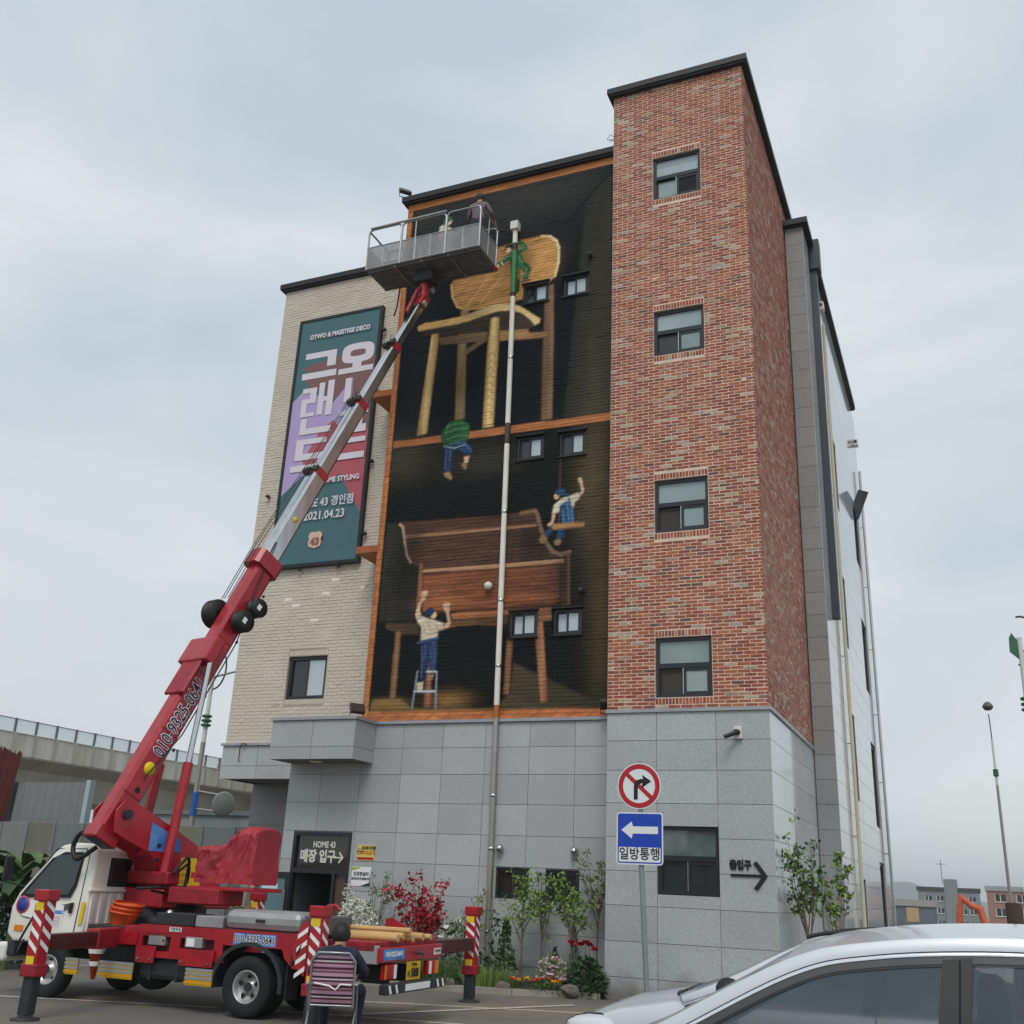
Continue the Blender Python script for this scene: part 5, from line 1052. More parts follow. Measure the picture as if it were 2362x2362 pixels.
# outriggers: beams, jack legs with hazard stripes
def outrigger(x, y, xb, yb, foot, top=1.42, ext=0.35):
    e = empty('outrigger', (x, y, 0), parent=TRK); s = 1 if y > 0 else -1
    d = Vector((xb-x, yb-y, 0)); L = d.length; a = math.atan2(d.y, d.x); M = Matrix.Rotation(a, 4, 'Z')
    MB().bbox(0.05, L*0.62, -0.075, 0.075, 0.76, 0.95, 0.012, 0, M).build('inner_beam', mat('greasy_beam', '55504f', 0.3, metal=0.5, col2='6d1a1c', vscale=2.2), e)
    MB().bbox(L*0.55, L+0.5, -0.1, 0.1, 0.73, 0.98, 0.012, 0, M).build('outer_beam', M_redd, e)
    lg = MB().bbox(-0.09, 0.09, -0.09, 0.09, ext, top-0.12, 0.012).build('jack_leg', M_red, e)
    MB().bbox(-0.115, 0.115, -0.105, 0.105, top-0.13, top, 0.012).build('leg_cap', M_red, lg); MB().bbox(-0.12, 0.12, -0.11, 0.11, ext-0.02, ext+0.12, 0.012).build('leg_collar', M_redd, lg)
    MB().bbox(-0.075, 0.075, -0.07, 0.07, 0.06, ext, 0.008).build('jack_ram', M_gun, e); MB().lathe([(0.0, 0.07), (0.07, 0.07), (0.1, 0.03), (0.17, 0.02), (0.17, 0.0)], 20).build('foot_pad', M_gun, e)
    for k in range(4):
        z = ext+0.24+k*0.15; t = 0.1
        for fx in (-1, 1): MB().add([(-t*0.72, fx*0.0935, z), (-t*0.72, fx*0.0935, z+0.06), (t*0.72, fx*0.0935, z+0.17), (t*0.72, fx*0.0935, z+0.11)], [(0, 1, 2, 3) if fx < 0 else (3, 2, 1, 0)]).build('hazard_stripe', M_wht, lg)
        for fx in (-1, 1): MB().add([(fx*0.0935, -0.075, z), (fx*0.0935, -0.075, z+0.06), (fx*0.0935, 0.075, z+0.17), (fx*0.0935, 0.075, z+0.11)], [(0, 1, 2, 3) if fx > 0 else (3, 2, 1, 0)]).build('hazard_stripe', M_wht, lg)
    for z in (ext+0.12, top-0.24): MB().box(-0.06, 0.06, 0.092*1, 0.0965, z, z+0.09).build('warning_sticker', M_yel, lg)
    MB().tube(spl([(0.09, 0.0, top-0.2), (0.2, 0.1*s, 0.9), (0.35, 0.0, 0.7), (0.55, -0.3*s, 0.85)]), 0.014, 6).build('hydraulic_hose', M_hose, e)
    return e
outrigger(1.93, 2.70, 2.43, 0.5, 0, 1.47, 0.5); outrigger(-1.12, 1.22, -1.12, 0.2, 0, 1.42, 0.4)
outrigger(-1.30, -3.25, -1.25, -0.5, 0, 1.42, 0.42); outrigger(2.43, -2.6, 2.43, -0.5, 0, 1.47, 0.5)
gd = MB(); gd.prism([(-1.02, 0.6), (-0.9, 0.68), (-0.82, 0.85), (-0.86, 1.05), (-0.94, 1.22), (-1.02, 1.26)], 'y', 1.312, 1.322); gd = tp(gd, 'jack_guard_plate', M_red)
for k in range(4): MB().add([(-1.02, 1.324, 0.66+k*0.15), (-1.02, 1.324, 0.72+k*0.15), (-0.88, 1.324, 0.62+k*0.15+0.0), (-0.88, 1.324, 0.57+k*0.15)], [(0, 1, 2, 3)]).build('hazard_stripe', M_wht, gd)
# tail: board, lamps, bumper, plate
tp(MB().bbox(-1.86, -1.78, -0.9, 0.9, 0.78, 0.96, 0.01), 'tail_board', M_red); tp(MB().bbox(-1.8, -1.1, 0.84, 0.9, 0.76, 0.98, 0.01), 'tail_side_rail', M_alu)
for s in (1, -1):
    tl = tp(MB().bbox(-1.86, -1.79, s*0.62-0.17, s*0.62+0.17, 0.58, 0.76, 0.012), 'tail_lamp', M_redl); MB().box(-1.866, -1.86, s*0.8-0.05 if s > 0 else -0.79, s*0.8-0.01 if s > 0 else -0.68, 0.59, 0.75).build('indicator_lens', M_amb, tl); MB().box(-1.866, -1.86, s*0.52-0.05, s*0.52+0.02, 0.59, 0.75).build('reverse_lens', M_wht, tl)
bp_ = tp(MB().bbox(-1.95, -1.84, -0.88, 0.88, 0.42, 0.54, 0.012), 'rear_bumper', M_gun); MB().box(-1.957, -1.95, -0.36, 0.36, 0.44, 0.52).build('reflective_strip', M_wht, bp_)
for y in (0.78, 0.6, -0.62, -0.78): MB().add([(-1.953, y-0.05, 0.43), (-1.953, y+0.01, 0.43), (-1.953, y+0.06, 0.53), (-1.953, y, 0.53)], [(3, 2, 1, 0)]).build('hazard_stripe', M_wht, bp_)
pl = tp(MB().box(-1.875, -1.865, -0.2, 0.2, 0.55, 0.77), 'number_plate', mat('plate_yellow', 'd9ad12', 0.4))
PM = Matrix(((0, 1, 0), (-1, 0, 0), (0, 0, 1))).to_4x4()    # faces the tail
def tail_text(body, size, y, z, m, x=-1.88, bold=0.0, sx=1.0, parent=TRK): return text('lettering', body, m, parent, None, size, depth=0.003, bold=bold, sx=sx, matrix=Matrix.Translation((x, y, z)) @ Matrix.Rotation(R_(-90), 4, 'Z'))
tail_text('5008', 0.15, -0.03, 0.63, M_rub, bold=0.004, sx=0.75, parent=pl); tail_text('사', 0.09, 0.15, 0.62, M_rub, parent=pl); tail_text('인천98', 0.055, 0, 0.73, M_rub, parent=pl)
tk = tp(MB().box(-1.866, -1.861, 0.28, 0.86, 0.81, 0.94), 'phone_sticker', M_blu); tail_text('010-9325-0641', 0.085, 0.57, 0.875, M_wht, x=-1.869, bold=0.002, sx=0.9, parent=tk)
tk = tp(MB().box(-1.866, -1.861, -0.84, -0.62, 0.83, 0.91), 'small_plate', M_wht); tail_text('자율차용', 0.05, -0.73, 0.87, M_rub, x=-1.869, parent=tk)
tp(MB().tube([(-1.87, -0.08, 0.86), (-1.93, -0.1, 0.88), (-1.96, -0.1, 0.84)], 0.02, 8), 'tow_hook', M_gun)
for k, (y, z, r, x1) in enumerate(((0.45, 1.03, 0.05, -0.4), (0.3, 1.05, 0.045, -0.6), (0.0, 1.02, 0.05, -0.5), (-0.3, 1.03, 0.05, -0.7), (-0.55, 1.02, 0.04, -0.6), (0.1, 1.11, 0.04, -0.6))): tp(MB().cyl((-1.84, y, z+0.03), (x1, y+0.05, z+0.03), r, n=12), 'wooden_pole', mat('pine_pole', 'c9a36a', 0.7, var=0.2, vscale=6, stretch=(0.3, 3, 3)))
tp(MB().box(-1.7, -0.8, -0.2, 0.1, 1.13, 1.15), 'plank', mat('brown_plank', '6d5238', 0.8)); tp(MB().prism([(-1.55, 1.03), (-0.95, 1.03), (-0.95, 1.24), (-1.05, 1.26)], 'y', -0.9, -0.86), 'rear_side_board', M_red)
tp(MB().tube([(-0.75, 0.5, 1.3), (-0.78, 0.5, 1.4), (-0.9, 0.5, 1.42), (-0.98, 0.5, 1.36)], 0.022, 8), 'grab_rail', M_red)
# lettering on the side
def side_text(body, size, x, z, m, y=0.93, bold=0.0, sx=1.0, parent=TRK): return text('lettering', body, m, parent, None, size, depth=0.003, bold=bold, sx=sx, matrix=Matrix.Translation((x, y, z)) @ Matrix.Rotation(R_(180), 4, 'Z'))
tk = tp(MB().box(-0.3, 0.36, 0.906, 0.91, 0.875, 1.02), 'phone_sticker', M_blu); side_text('010-9325-0641', 0.135, 0.03, 0.947, M_wht, 0.912, 0.009, 0.78, tk); side_text('010-9325-0641', 0.135, 0.03, 0.947, M_rub, 0.9145, 0.0015, 0.78, tk)
tk = tp(MB().box(1.22, 1.42, 0.906, 0.91, 0.98, 1.035), 'small_plate', M_wht); side_text('개별화물', 0.05, 1.32, 1.007, M_nvy, 0.912, parent=tk)

# ---- turret and boom (written in the turret's own frame: s along the boom's bearing, q towards the camera, z up)
PIV = Vector((-11.60, 12.15, 2.5)); TIP = Vector((-10.325, 17.7, 14.28))
bh = Vector((TIP.x-PIV.x, TIP.y-PIV.y, 0)).normalized(); lh = Vector((bh.y, -bh.x, 0))
TF = TI @ Matrix(((bh.x, lh.x, 0, PIV.x), (bh.y, lh.y, 0, PIV.y), (0, 0, 1, 0), (0, 0, 0, 1)))
# left-handed (s,q,z) pairs are fine for these symmetric solids: faces are recalculated
def tf(mb, name, m, parent=TRK):
    mb.v = [tuple(TF @ Vector(v)) for v in mb.v]; mb.f = [f[::-1] for f in mb.f]; return mb.build(name, m, parent)
tf(MB().lathe([(0.6, 1.03), (0.6, 1.12), (0.52, 1.12), (0.52, 1.3), (0, 1.3)], 32, 0, Matrix.Translation((1.15, 0.1, 0))), 'slew_ring', M_gun)
PL = [(-0.16, 2.25), (-0.17, 2.55), (-0.06, 2.68), (0.12, 2.68), (0.9, 2.34), (1.55, 2.02), (1.85, 1.72), (1.85, 1.28), (0.85, 1.28), (0.8, 1.66), (0.5, 1.98), (0.12, 2.13)]
for q in (-0.3, 0.26): tf(MB().prism(PL, 'y', q, q+0.04), 'turret_plate', M_red)
tf(MB().prism([(0.85, 1.28), (1.83, 1.28), (1.83, 1.7), (1.5, 2.0), (0.9, 2.3), (0.6, 1.95)], 'y', -0.26, 0.26), 'turret_core', M_redd)
tf(MB().bbox(0.62, 1.9, -0.5, 0.55, 1.24, 1.5, 0.02), 'turret_base', M_red); tf(MB().bbox(0.62, 0.86, -0.42, 0.6, 1.56, 1.74, 0.02), 'cylinder_bracket', M_redd)
tf(MB().cyl((0.0, -0.36, 2.5), (0.0, 0.36, 2.5), 0.07, n=16), 'pivot_pin', M_gun)
tf(MB().prism([(0.45, 2.02), (1.0, 2.02), (1.0, 2.2), (0.45, 2.42)], 'y', 0.302, 0.306), 'blue_plate', M_blu)
ys = tf(MB().box(1.05, 1.45, 0.303, 0.307, 1.55, 1.95), 'instruction_sheet', M_yel)
for k in range(4): tf(MB().box(1.08, 1.24, 0.308, 0.31, 1.59+k*0.09, 1.64+k*0.09), 'instruction_print', mat('dim_print', 'b89a16' if k != 2 else 'c23a3a', 0.6), ys); 
tf(MB().box(1.27, 1.43, 0.308, 0.31, 1.67, 1.75), 'instruction_print', mat('red_print', 'c02a34', 0.6), ys)
# tarpaulin-covered winch platform on the near side
tarp = bmesh.new(); bmesh.ops.create_grid(tarp, x_segments=1, y_segments=1, size=1); tarp.free()
def tarp_mesh():
    mb = MB(); nx, ny = 32, 10; IP = lambda i: prof[i//2] if i % 2 == 0 else (prof[i//2]+prof[i//2+1])/2; prof = [0.5, 0.5, 0.5, 0.5, 0.5, 0.49, 0.5, 0.54, 0.6, 0.66, 0.71, 0.74, 0.76, 0.77, 0.76, 0.75, 0.72]
    x0, x1, y0, y1 = 0.0, 1.0, 0.0, 0.62; rows = []
    rs = [(0, k/9) for k in range(9)]+[(0.03, 0.97), (0.15, 1.01), (0.35, 1.03), (0.55, 1.03), (0.8, 1.02), (0.98, 0.96)]+[(1, k/6) for k in range(5, -1, -1)]
    for i in range(nx+1):
        h = IP(i); row = []
        for (ty, tz) in rs:
            w = (mnoise.noise(Vector((i*0.21, ty*2.3, tz*2.1)))*0.05+abs(mnoise.noise(Vector((i*0.5, ty*5+3, tz*4.4))))*0.05-0.02)*(0.5+0.6*tz)
            row.append((x0+(x1-x0)*i/nx+w*0.3, y0+(y1-y0)*ty+w, h*tz*(1-0.02*math.sin(i*1.7))+w*0.4))
        rows.append(row)
    n = len(rs); mb.add([p for r in rows for p in r], [(i*n+j, i*n+j+1, (i+1)*n+j+1, (i+1)*n+j) for i in range(nx) for j in range(n-1)], 0, False)
    mb.add(rows[0], [tuple(range(n))]); mb.add(rows[-1], [tuple(range(n))[::-1]]); return mb
def near_piece(mb, name, m, X, Y, Z, rz=0.0):
    M = TI @ Matrix.Translation((X, Y, Z)) @ Matrix.Rotation(rz, 4, 'Z'); mb.v = [tuple(M @ Vector(v)) for v in mb.v]; return mb.build(name, m, TRK)
M_scr = mat('bare_scuff', '7d5a58', 0.6, var=0.2, vscale=9)
M_tarp = mat('red_tarpaulin', 'b3303a', 0.6, col2='8f2a36', vscale=2.5, bump=0.35, bscale=9)
near_piece(tarp_mesh(), 'tarpaulin_cover', M_tarp, -10.45, 12.72, 1.62, R_(2)); near_piece(MB().bbox(-0.05, 1.08, -0.05, 0.66, 0, 0.05, 0.01), 'winch_platform', M_red, -10.45, 12.72, 1.52, R_(2)); near_piece(MB().prism([(-0.2, 0), (0.2, 0.0), (0.5, 0.14), (0.5, 0.2), (-0.2, 0.2)], 'y', 0.1, 0.5), 'platform_arm', M_red, -10.45, 12.72, 1.31, R_(2))
near_piece(MB().bbox(0, 0.9, 0, 0.6, 0, 0.22, 0.02), 'turret_cover', M_redd, -10.8, 12.6, 1.32); near_piece(MB().lathe([(0.06, 0), (0.07, 0.03), (0.045, 0.12), (0.0, 0.13)], 16), 'beacon', M_steel, -10.45, 12.3, 1.12)
# boom sections
bd = (TIP-PIV).normalized(); bu = lh.cross(bd) if lh.cross(bd).z > 0 else bd.cross(lh); LB = (TIP-PIV).length
BM = TI @ Matrix(((lh.x, bu.x, bd.x, PIV.x), (lh.y, bu.y, bd.y, PIV.y), (lh.z, bu.z, bd.z, PIV.z), (0, 0, 0, 1)))
flipb = BM.to_3x3().determinant() < 0
def bo(mb, name, m, parent=TRK):
    mb.v = [tuple(BM @ Vector(v)) for v in mb.v]
    if flipb: mb.f = [f[::-1] for f in mb.f]
    return mb.build(name, m, parent)
def hexsec(w, h, t0, t1, c=0.28, y0=0.0):
    a, b = w/2, h/2; P = [(-a, y0-b*(1-c)), (-a*(1-c), y0-b), (a*(1-c), y0-b), (a, y0-b*(1-c)), (a, y0+b*(1-c)), (a*(1-c), y0+b), (-a*(1-c), y0+b), (-a, y0+b*(1-c))]
    return MB().prism(P, 'z', t0, t1)
S_ = [x*LB/12.32 for x in (-0.25, 4.75, 6.85, 8.8, 10.6, 12.0)]
main = bo(hexsec(0.30, 0.40, S_[0], S_[1]), 'boom_base_section', M_red)
for k, (w, h) in enumerate(((0.255, 0.34), (0.215, 0.285), (0.18, 0.235), (0.15, 0.19))):
    sec = bo(hexsec(w, h, S_[k+1]-0.2, S_[k+2]), 'boom_section', M_chr)
    if k: bo(hexsec(w+0.05, h+0.06, S_[k+1]-0.16, S_[k+1]+0.02), 'section_collar', M_red); bo(MB().cyl((-0.17, 0.2-0.02*k, S_[k+1]-0.1), (-0.02, 0.2-0.02*k, S_[k+1]-0.1), 0.075, n=16), 'cable_pulley', M_gun); bo(MB().bbox(0.0, 0.13, 0.12, 0.2, S_[k+1]-0.12, S_[k+1]+0.02, 0.01), 'roller_bracket', M_gun); bo(MB().tube([(-0.06, 0.15, S_[k+1]+0.02), (0.0, 0.24, S_[k+1]+0.1), (0.1, 0.2, S_[k+1]+0.05)], 0.008, 6), 'hose_guide', M_hose)
bo(MB().lathe([(0.0, 0), (0.055, 0), (0.055, 0.004), (0, 0.004)], 20, 0, Matrix.Translation((0.128, 0, S_[1]+0.95)) @ Matrix.Rotation(R_(90), 4, 'Y')), 'round_sticker', M_yel)
bo(MB().prism([(-0.14, -0.27), (0.14, -0.27), (0.2, -0.2), (0.2, 0.24), (0.14, 0.3), (-0.14, 0.3), (-0.2, 0.24), (-0.2, -0.2)], 'z', S_[1]-0.3, S_[1]), 'boom_head_collar', M_red)
bo(MB().prism([(0.5, 0.0), (0.5, 0.0)], 'z', 0, 0) if False else MB().bbox(-0.36, 0.36, 0.06, 0.27, 2.62, 3.1, 0.03), 'cylinder_saddle', M_red); bo(MB().bbox(-0.24, 0.24, 0.18, 0.24, 2.0, 2.7, 0.02), 'saddle_plate', M_redd)
bo(MB().bbox(-0.16, 0.16, -0.21, 0.21, -0.45, -0.24, 0.02), 'boom_tail_box', M_red); bo(MB().box(-0.12, 0.12, -0.16, 0.16, -0.457, -0.452), 'tail_plate', mat('blue_tail_plate', '23274f', 0.5))
bo(MB().tube(spl([(-0.12, 0.1, -0.34), (-0.36, 0.12, -0.38), (-0.46, 0.05, -0.56), (-0.3, -0.02, -0.7), (-0.06, -0.05, -0.5)]), 0.035, 10), 'tail_hose', M_hose)
for (q, u_, t, r, w) in ((0.28, -0.04, 3.62, 0.19, 0.075), (0.27, -0.16, 4.0, 0.165, 0.08), (-0.27, 0.16, 3.7, 0.25, 0.08)): rl = bo(MB().lathe([(0.05, -w), (r, -w), (r, -w*0.7), (r*0.72, -w*0.66), (r*0.72, w*0.66), (r, w*0.7), (r, w), (0.05, w)], 28, 0, Matrix.Translation((q, u_, t)) @ Matrix.Rotation(R_(90), 4, 'Y')), 'hose_reel', M_hose); bo(MB().box(q+w+0.002, q+w+0.006, u_-0.02, u_+0.06, t-0.05, t+0.05) if q > 0 else MB().box(q-w-0.006, q-w-0.002, u_-0.02, u_+0.06, t-0.05, t+0.05), 'reel_label', M_wht, rl)
for q in (0.05, -0.05, -0.12): bo(MB().tube([(q, 0.3, 3.9), (q, 0.33, S_[1]), (q, 0.27, S_[2]), (q, 0.22, S_[3])], 0.008, 5), 'boom_cable', M_hose)
bo(MB().tube([(0.16, -0.02, 0.6), (0.17, -0.2, 1.5), (0.17, -0.21, 3.3), (0.18, 0.0, 4.4), (0.15, 0.1, S_[1]+0.3)], 0.011, 6), 'side_hose', M_hose)
for t in (1.2, 2.2, 3.3, 4.3): bo(MB().bbox(0.15, 0.19, -0.225, -0.19, t, t+0.05, 0.005), 'hose_clip', M_gun)
for k in range(14): t = 0.2+rng.random()*4.2; u0 = rng.uniform(-0.17, 0.1); bo(MB().add([(0.1515, u0, t), (0.1515, u0+0.006, t), (0.1515, u0+0.02, t+rng.uniform(0.05, 0.16)), (0.1515, u0+0.015, t+0.04)], [(0, 1, 2, 3)]), 'paint_scuff', M_scr)
for t in (0.3, 1.4, 2.5, 3.2): bo(MB().bbox(0.149, 0.158, -0.17, 0.17, t, t+0.02, 0.002), 'weld_bead', M_redd)
for k in range(6): tf(MB().cyl((0.95+0.14*k, 0.3, 1.34), (0.95+0.14*k, 0.315, 1.34), 0.016, n=8), 'bolt', M_gun)
for q, z in ((0.31, 2.1), (0.31, 1.9)): tf(MB().cyl((0.62, q-0.005, z), (0.62, q+0.004, z), 0.035, n=12), 'pin_hole', M_rub)
tf(MB().tube(spl([(0.7, 0.62, 1.72), (0.95, 0.6, 1.95), (1.05, 0.5, 1.7), (0.9, 0.6, 1.5), (0.5, 0.62, 1.52), (0.2, 0.5, 1.5)]), 0.022, 8), 'turret_hose', M_hose); tf(MB().tube(spl([(0.72, 0.58, 1.66), (1.0, 0.56, 1.85), (1.1, 0.45, 1.6), (0.85, 0.56, 1.44), (0.4, 0.58, 1.48)]), 0.018, 8), 'turret_hose', M_hose)
# luffing cylinders either side of the boom
for q in (0.34, -0.34):
    a = TF @ Vector((0.72, q*1.15, 1.66)); b = BM @ Vector((q*0.92, 0.14, 2.72)); mid = a.lerp(b, 0.5)
    tp(MB().cyl(a, mid, 0.075, n=18), 'luffing_cylinder', M_red); tp(MB().cyl(mid, b, 0.045, n=16), 'cylinder_rod', M_steel)
# number painted along the boom's near flank
qs = 0.152 if not flipb else 0.152
LM = BM @ Matrix(((0, 0, 1, qs), (0, 1, 0, 0), (1, 0, 0, 0), (0, 0, 0, 1)))
def boom_text(body, size, t, m, bold, off, shear=0.0):
    me = text_mesh(body, size, 0.003, bold, 0.74, shear); me.transform(Matrix.Rotation(R_(-90), 4, 'X'))
    tv = np.zeros(len(me.vertices)*3); me.vertices.foreach_get('co', tv); tv = tv.reshape(-1, 3)
    for v, c in zip(me.vertices, tv): v.co = BM @ Vector((qs+off+c[2], c[1]-0.02, t+c[0]))
    me.flip_normals() if not flipb else None
    me.materials.clear(); me.materials.append(m); o = bpy.data.objects.new('lettering', me); C.objects.link(o); o.parent = TRK; return o
boom_text('010-9325-0641', 0.31, 1.72, M_wht, 0.016, 0.001); boom_text('010-9325-0641', 0.31, 1.72, M_nvy, 0.002, 0.005)
bo(MB().lathe([(0, 0), (0.1, 0), (0.1, 0.004), (0, 0.004)], 20, 0, Matrix.Translation((0.152, -0.02, 0.78)) @ Matrix.Rotation(R_(90), 4, 'Y')), 'angle_gauge', M_yel)
bo(MB().cyl((0.145, -0.03, 0.42), (0.156, -0.03, 0.42), 0.045, n=14), 'pin_hole', M_rub)
bo(MB().bbox(-0.1, 0.1, -0.12, 0.12, S_[5]-0.05, LB+0.0, 0.02), 'boom_head', M_red); bo(MB().tube([(0, 0.2, S_[5]-0.5), (0.0, 0.26, LB-0.1), (0.0, 0.18, LB+0.25)], 0.04, 10), 'leveling_cylinder', M_redd)
for t in (S_[5]+0.02, LB+0.2): bo(MB().bbox(0.11, 0.17, -0.06, 0.06, t-0.06, t+0.06, 0.008), 'limit_switch', M_alu)
# ---- basket at the boom's tip
BX0, BX1, BY0, BY1, BZ0 = -11.62, -8.75, 17.15, 18.05, 14.93
BK = TRK
def bk(mb, name, m, parent=TRK): mb.v = [tuple(TI @ Vector(v)) for v in mb.v]; return mb.build(name, m, parent)
fl = bk(MB().box(BX0, BX1, BY0, BY1, BZ0, BZ0+0.04), 'basket_floor', mat('basket_floor_steel', '7c7b79', 0.6, var=0.25, vscale=4, metal=0.2))
for k in range(9): bk(MB().box(BX0+0.02, BX1-0.02, BY0+0.06+k*0.1, BY0+0.09+k*0.1, BZ0-0.03, BZ0-0.001), 'floor_rib', MATS['basket_floor_steel'], fl)
for x in (BX0+0.75, (BX0+BX1)/2, BX1-0.75): bk(MB().box(x-0.03, x+0.03, BY0+0.01, BY1-0.01, BZ0-0.06, BZ0-0.031), 'floor_beam', MATS['basket_floor_steel'], fl)
M_galv = mat('galvanised_tube', 'a9abad', 0.35, metal=0.6, var=0.12, vscale=9)
def mesh_panel_material():
    m = bpy.data.materials.new('perforated_sheet'); m.use_nodes = True; nt = m.node_tree; b = nt.nodes['Principled BSDF']; b.inputs['Base Color'].default_value = (*lin('9b9c9c'), 1); b.inputs['Roughness'].default_value = 0.6; b.inputs['Metallic'].default_value = 0.2
    g = nt.nodes.new('ShaderNodeNewGeometry'); n = nt.nodes.new('ShaderNodeTexNoise'); n.inputs['Scale'].default_value = 5; n.inputs['Detail'].default_value = 8; nt.links.new(g.outputs['Position'], n.inputs['Vector'])
    q = nt.nodes.new('ShaderNodeMapRange'); q.inputs['From Min'].default_value = 0.3; q.inputs['From Max'].default_value = 0.7; q.inputs['To Min'].default_value = 0.5; q.inputs['To Max'].default_value = 0.78; nt.links.new(n.outputs['Fac'], q.inputs['Value']); nt.links.new(q.outputs['Result'], b.inputs['Alpha']); return m
M_mesh = mesh_panel_material()
ZT, ZM = BZ0+1.08, BZ0+0.6
def rail(pts, r=0.022): return bk(MB().tube(pts, r, 8), 'basket_rail', M_galv)
for y in (BY0, BY1):
    for a, b in ((BX0, BX0+0.86), (BX0+0.88, BX1-0.86), (BX1-0.84, BX1)):
        rail([(a+0.0, y, BZ0), (a, y, ZT-0.1), (a+0.03, y, ZT-0.03), (a+0.1, y, ZT), (b-0.1, y, ZT), (b-0.03, y, ZT-0.03), (b, y, ZT-0.1), (b, y, BZ0)]); rail([(a, y, ZM), (b, y, ZM)], 0.015); rail([(a, y, BZ0+0.03), (b, y, BZ0+0.03)], 0.022)
        n_ = 2 if b-a < 1 else 3
        for i in range(1, n_): rail([(a+(b-a)*i/n_, y, BZ0), (a+(b-a)*i/n_, y, ZM)], 0.014)
        bk(MB().box(a+0.01, b-0.01, y-0.003, y+0.003, BZ0+0.05, ZM-0.01), 'basket_panel', M_mesh)
rail([(BX0+0.05, BY0-0.03, ZT+0.02), (BX1-0.85, BY0-0.03, ZT+0.03)], 0.028); rail([((BX0+BX1)/2-0.2, BY0, BZ0), ((BX0+BX1)/2-0.2, BY0, ZT)], 0.016)
for x in (BX0, BX1):
    rail([(x, BY0, ZT-0.03), (x, BY1, ZT-0.03)]); rail([(x, BY0, ZM), (x, BY1, ZM)], 0.015); rail([(x, BY0, BZ0+0.03), (x, BY1, BZ0+0.03)]); rail([(x, (BY0+BY1)/2, BZ0), (x, (BY0+BY1)/2, ZT-0.03)], 0.014)
    bk(MB().box(x-0.003, x+0.003, BY0+0.02, BY1-0.02, BZ0+0.05, ZM-0.01), 'basket_panel', M_mesh)
M_foam = mat('grey_foam_sleeve', '6a6360', 0.85, var=0.2, vscale=7)
for x in (BX0+0.5, BX0+1.35, BX0+1.75, BX1-0.55): bk(MB().cyl((x, BY1-0.04, BZ0+0.62), (x, BY1-0.04, ZT-0.05), 0.07, n=12), 'foam_sleeve', M_foam)
tcx = (BX0+BX1)/2-0.1; bk(MB().bbox(tcx-0.25, tcx+0.25, 17.45, 17.85, BZ0-0.35, BZ0-0.062, 0.02), 'basket_mount', M_gun); bk(MB().cyl((tcx-0.05, 17.65, BZ0-0.7), (tcx-0.05, 17.65, BZ0-0.3), 0.12, n=16), 'basket_pivot', M_red)
bk(MB().tube([(BX0+0.4, BY1, BZ0), (BX0+0.35, BY1+0.02, BZ0-0.5), (BX0+0.3, BY1, BZ0-0.75)], 0.02, 6), 'hanging_cloth', M_redd); bk(MB().bbox(BX1-0.02, BX1+0.06, BY1-0.1, BY1+0.02, BZ0-0.08, BZ0+0.0, 0.01), 'corner_bumper', M_red)

# ------------------------------------------------------------------ parked cars
def flake_paint(name, col):
    return mat(name, col, 0.34, metal=0.2, coat=0.8, var=0.02, vscale=1.2)
M_silver = flake_paint('silver_car_paint', 'c6cdd2'); M_silver2 = flake_paint('pale_silver_paint', 'c8cdd0'); M_trim = mat('black_trim', '17181a', 0.55); M_chrome = mat('chrome_trim', 'e8eaec', 0.12, metal=1.0)
M_cglass = mat('tinted_car_glass', '3c4b55', 0.02, spec=1.0, alpha=0.62); M_lens = mat('clear_lens', 'cfd3d4', 0.08, spec=0.9); M_seat = mat('seat_cloth', '3c4248', 0.85)
def spline(pts, n):
    pts = [Vector(p) for p in pts]; out = []
    P = [pts[0]*2-pts[1]]+pts+[pts[-1]*2-pts[-2]]
    for i in range(1, len(P)-2):
        for k in range(n):
            t = k/n; a, b, c, d = P[i-1], P[i], P[i+1], P[i+2]
            out.append(0.5*((2*b)+(c-a)*t+(2*a-5*b+4*c-d)*t*t+(3*b-a-3*c+d)*t**3))
    return out+[pts[-1]]
def interp(tab, x):
    for (a, u), (b, v) in zip(tab[:-1], tab[1:]):
        if x <= b: return u+(v-u)*max(0, (x-a))/(b-a)
    return tab[-1][1]
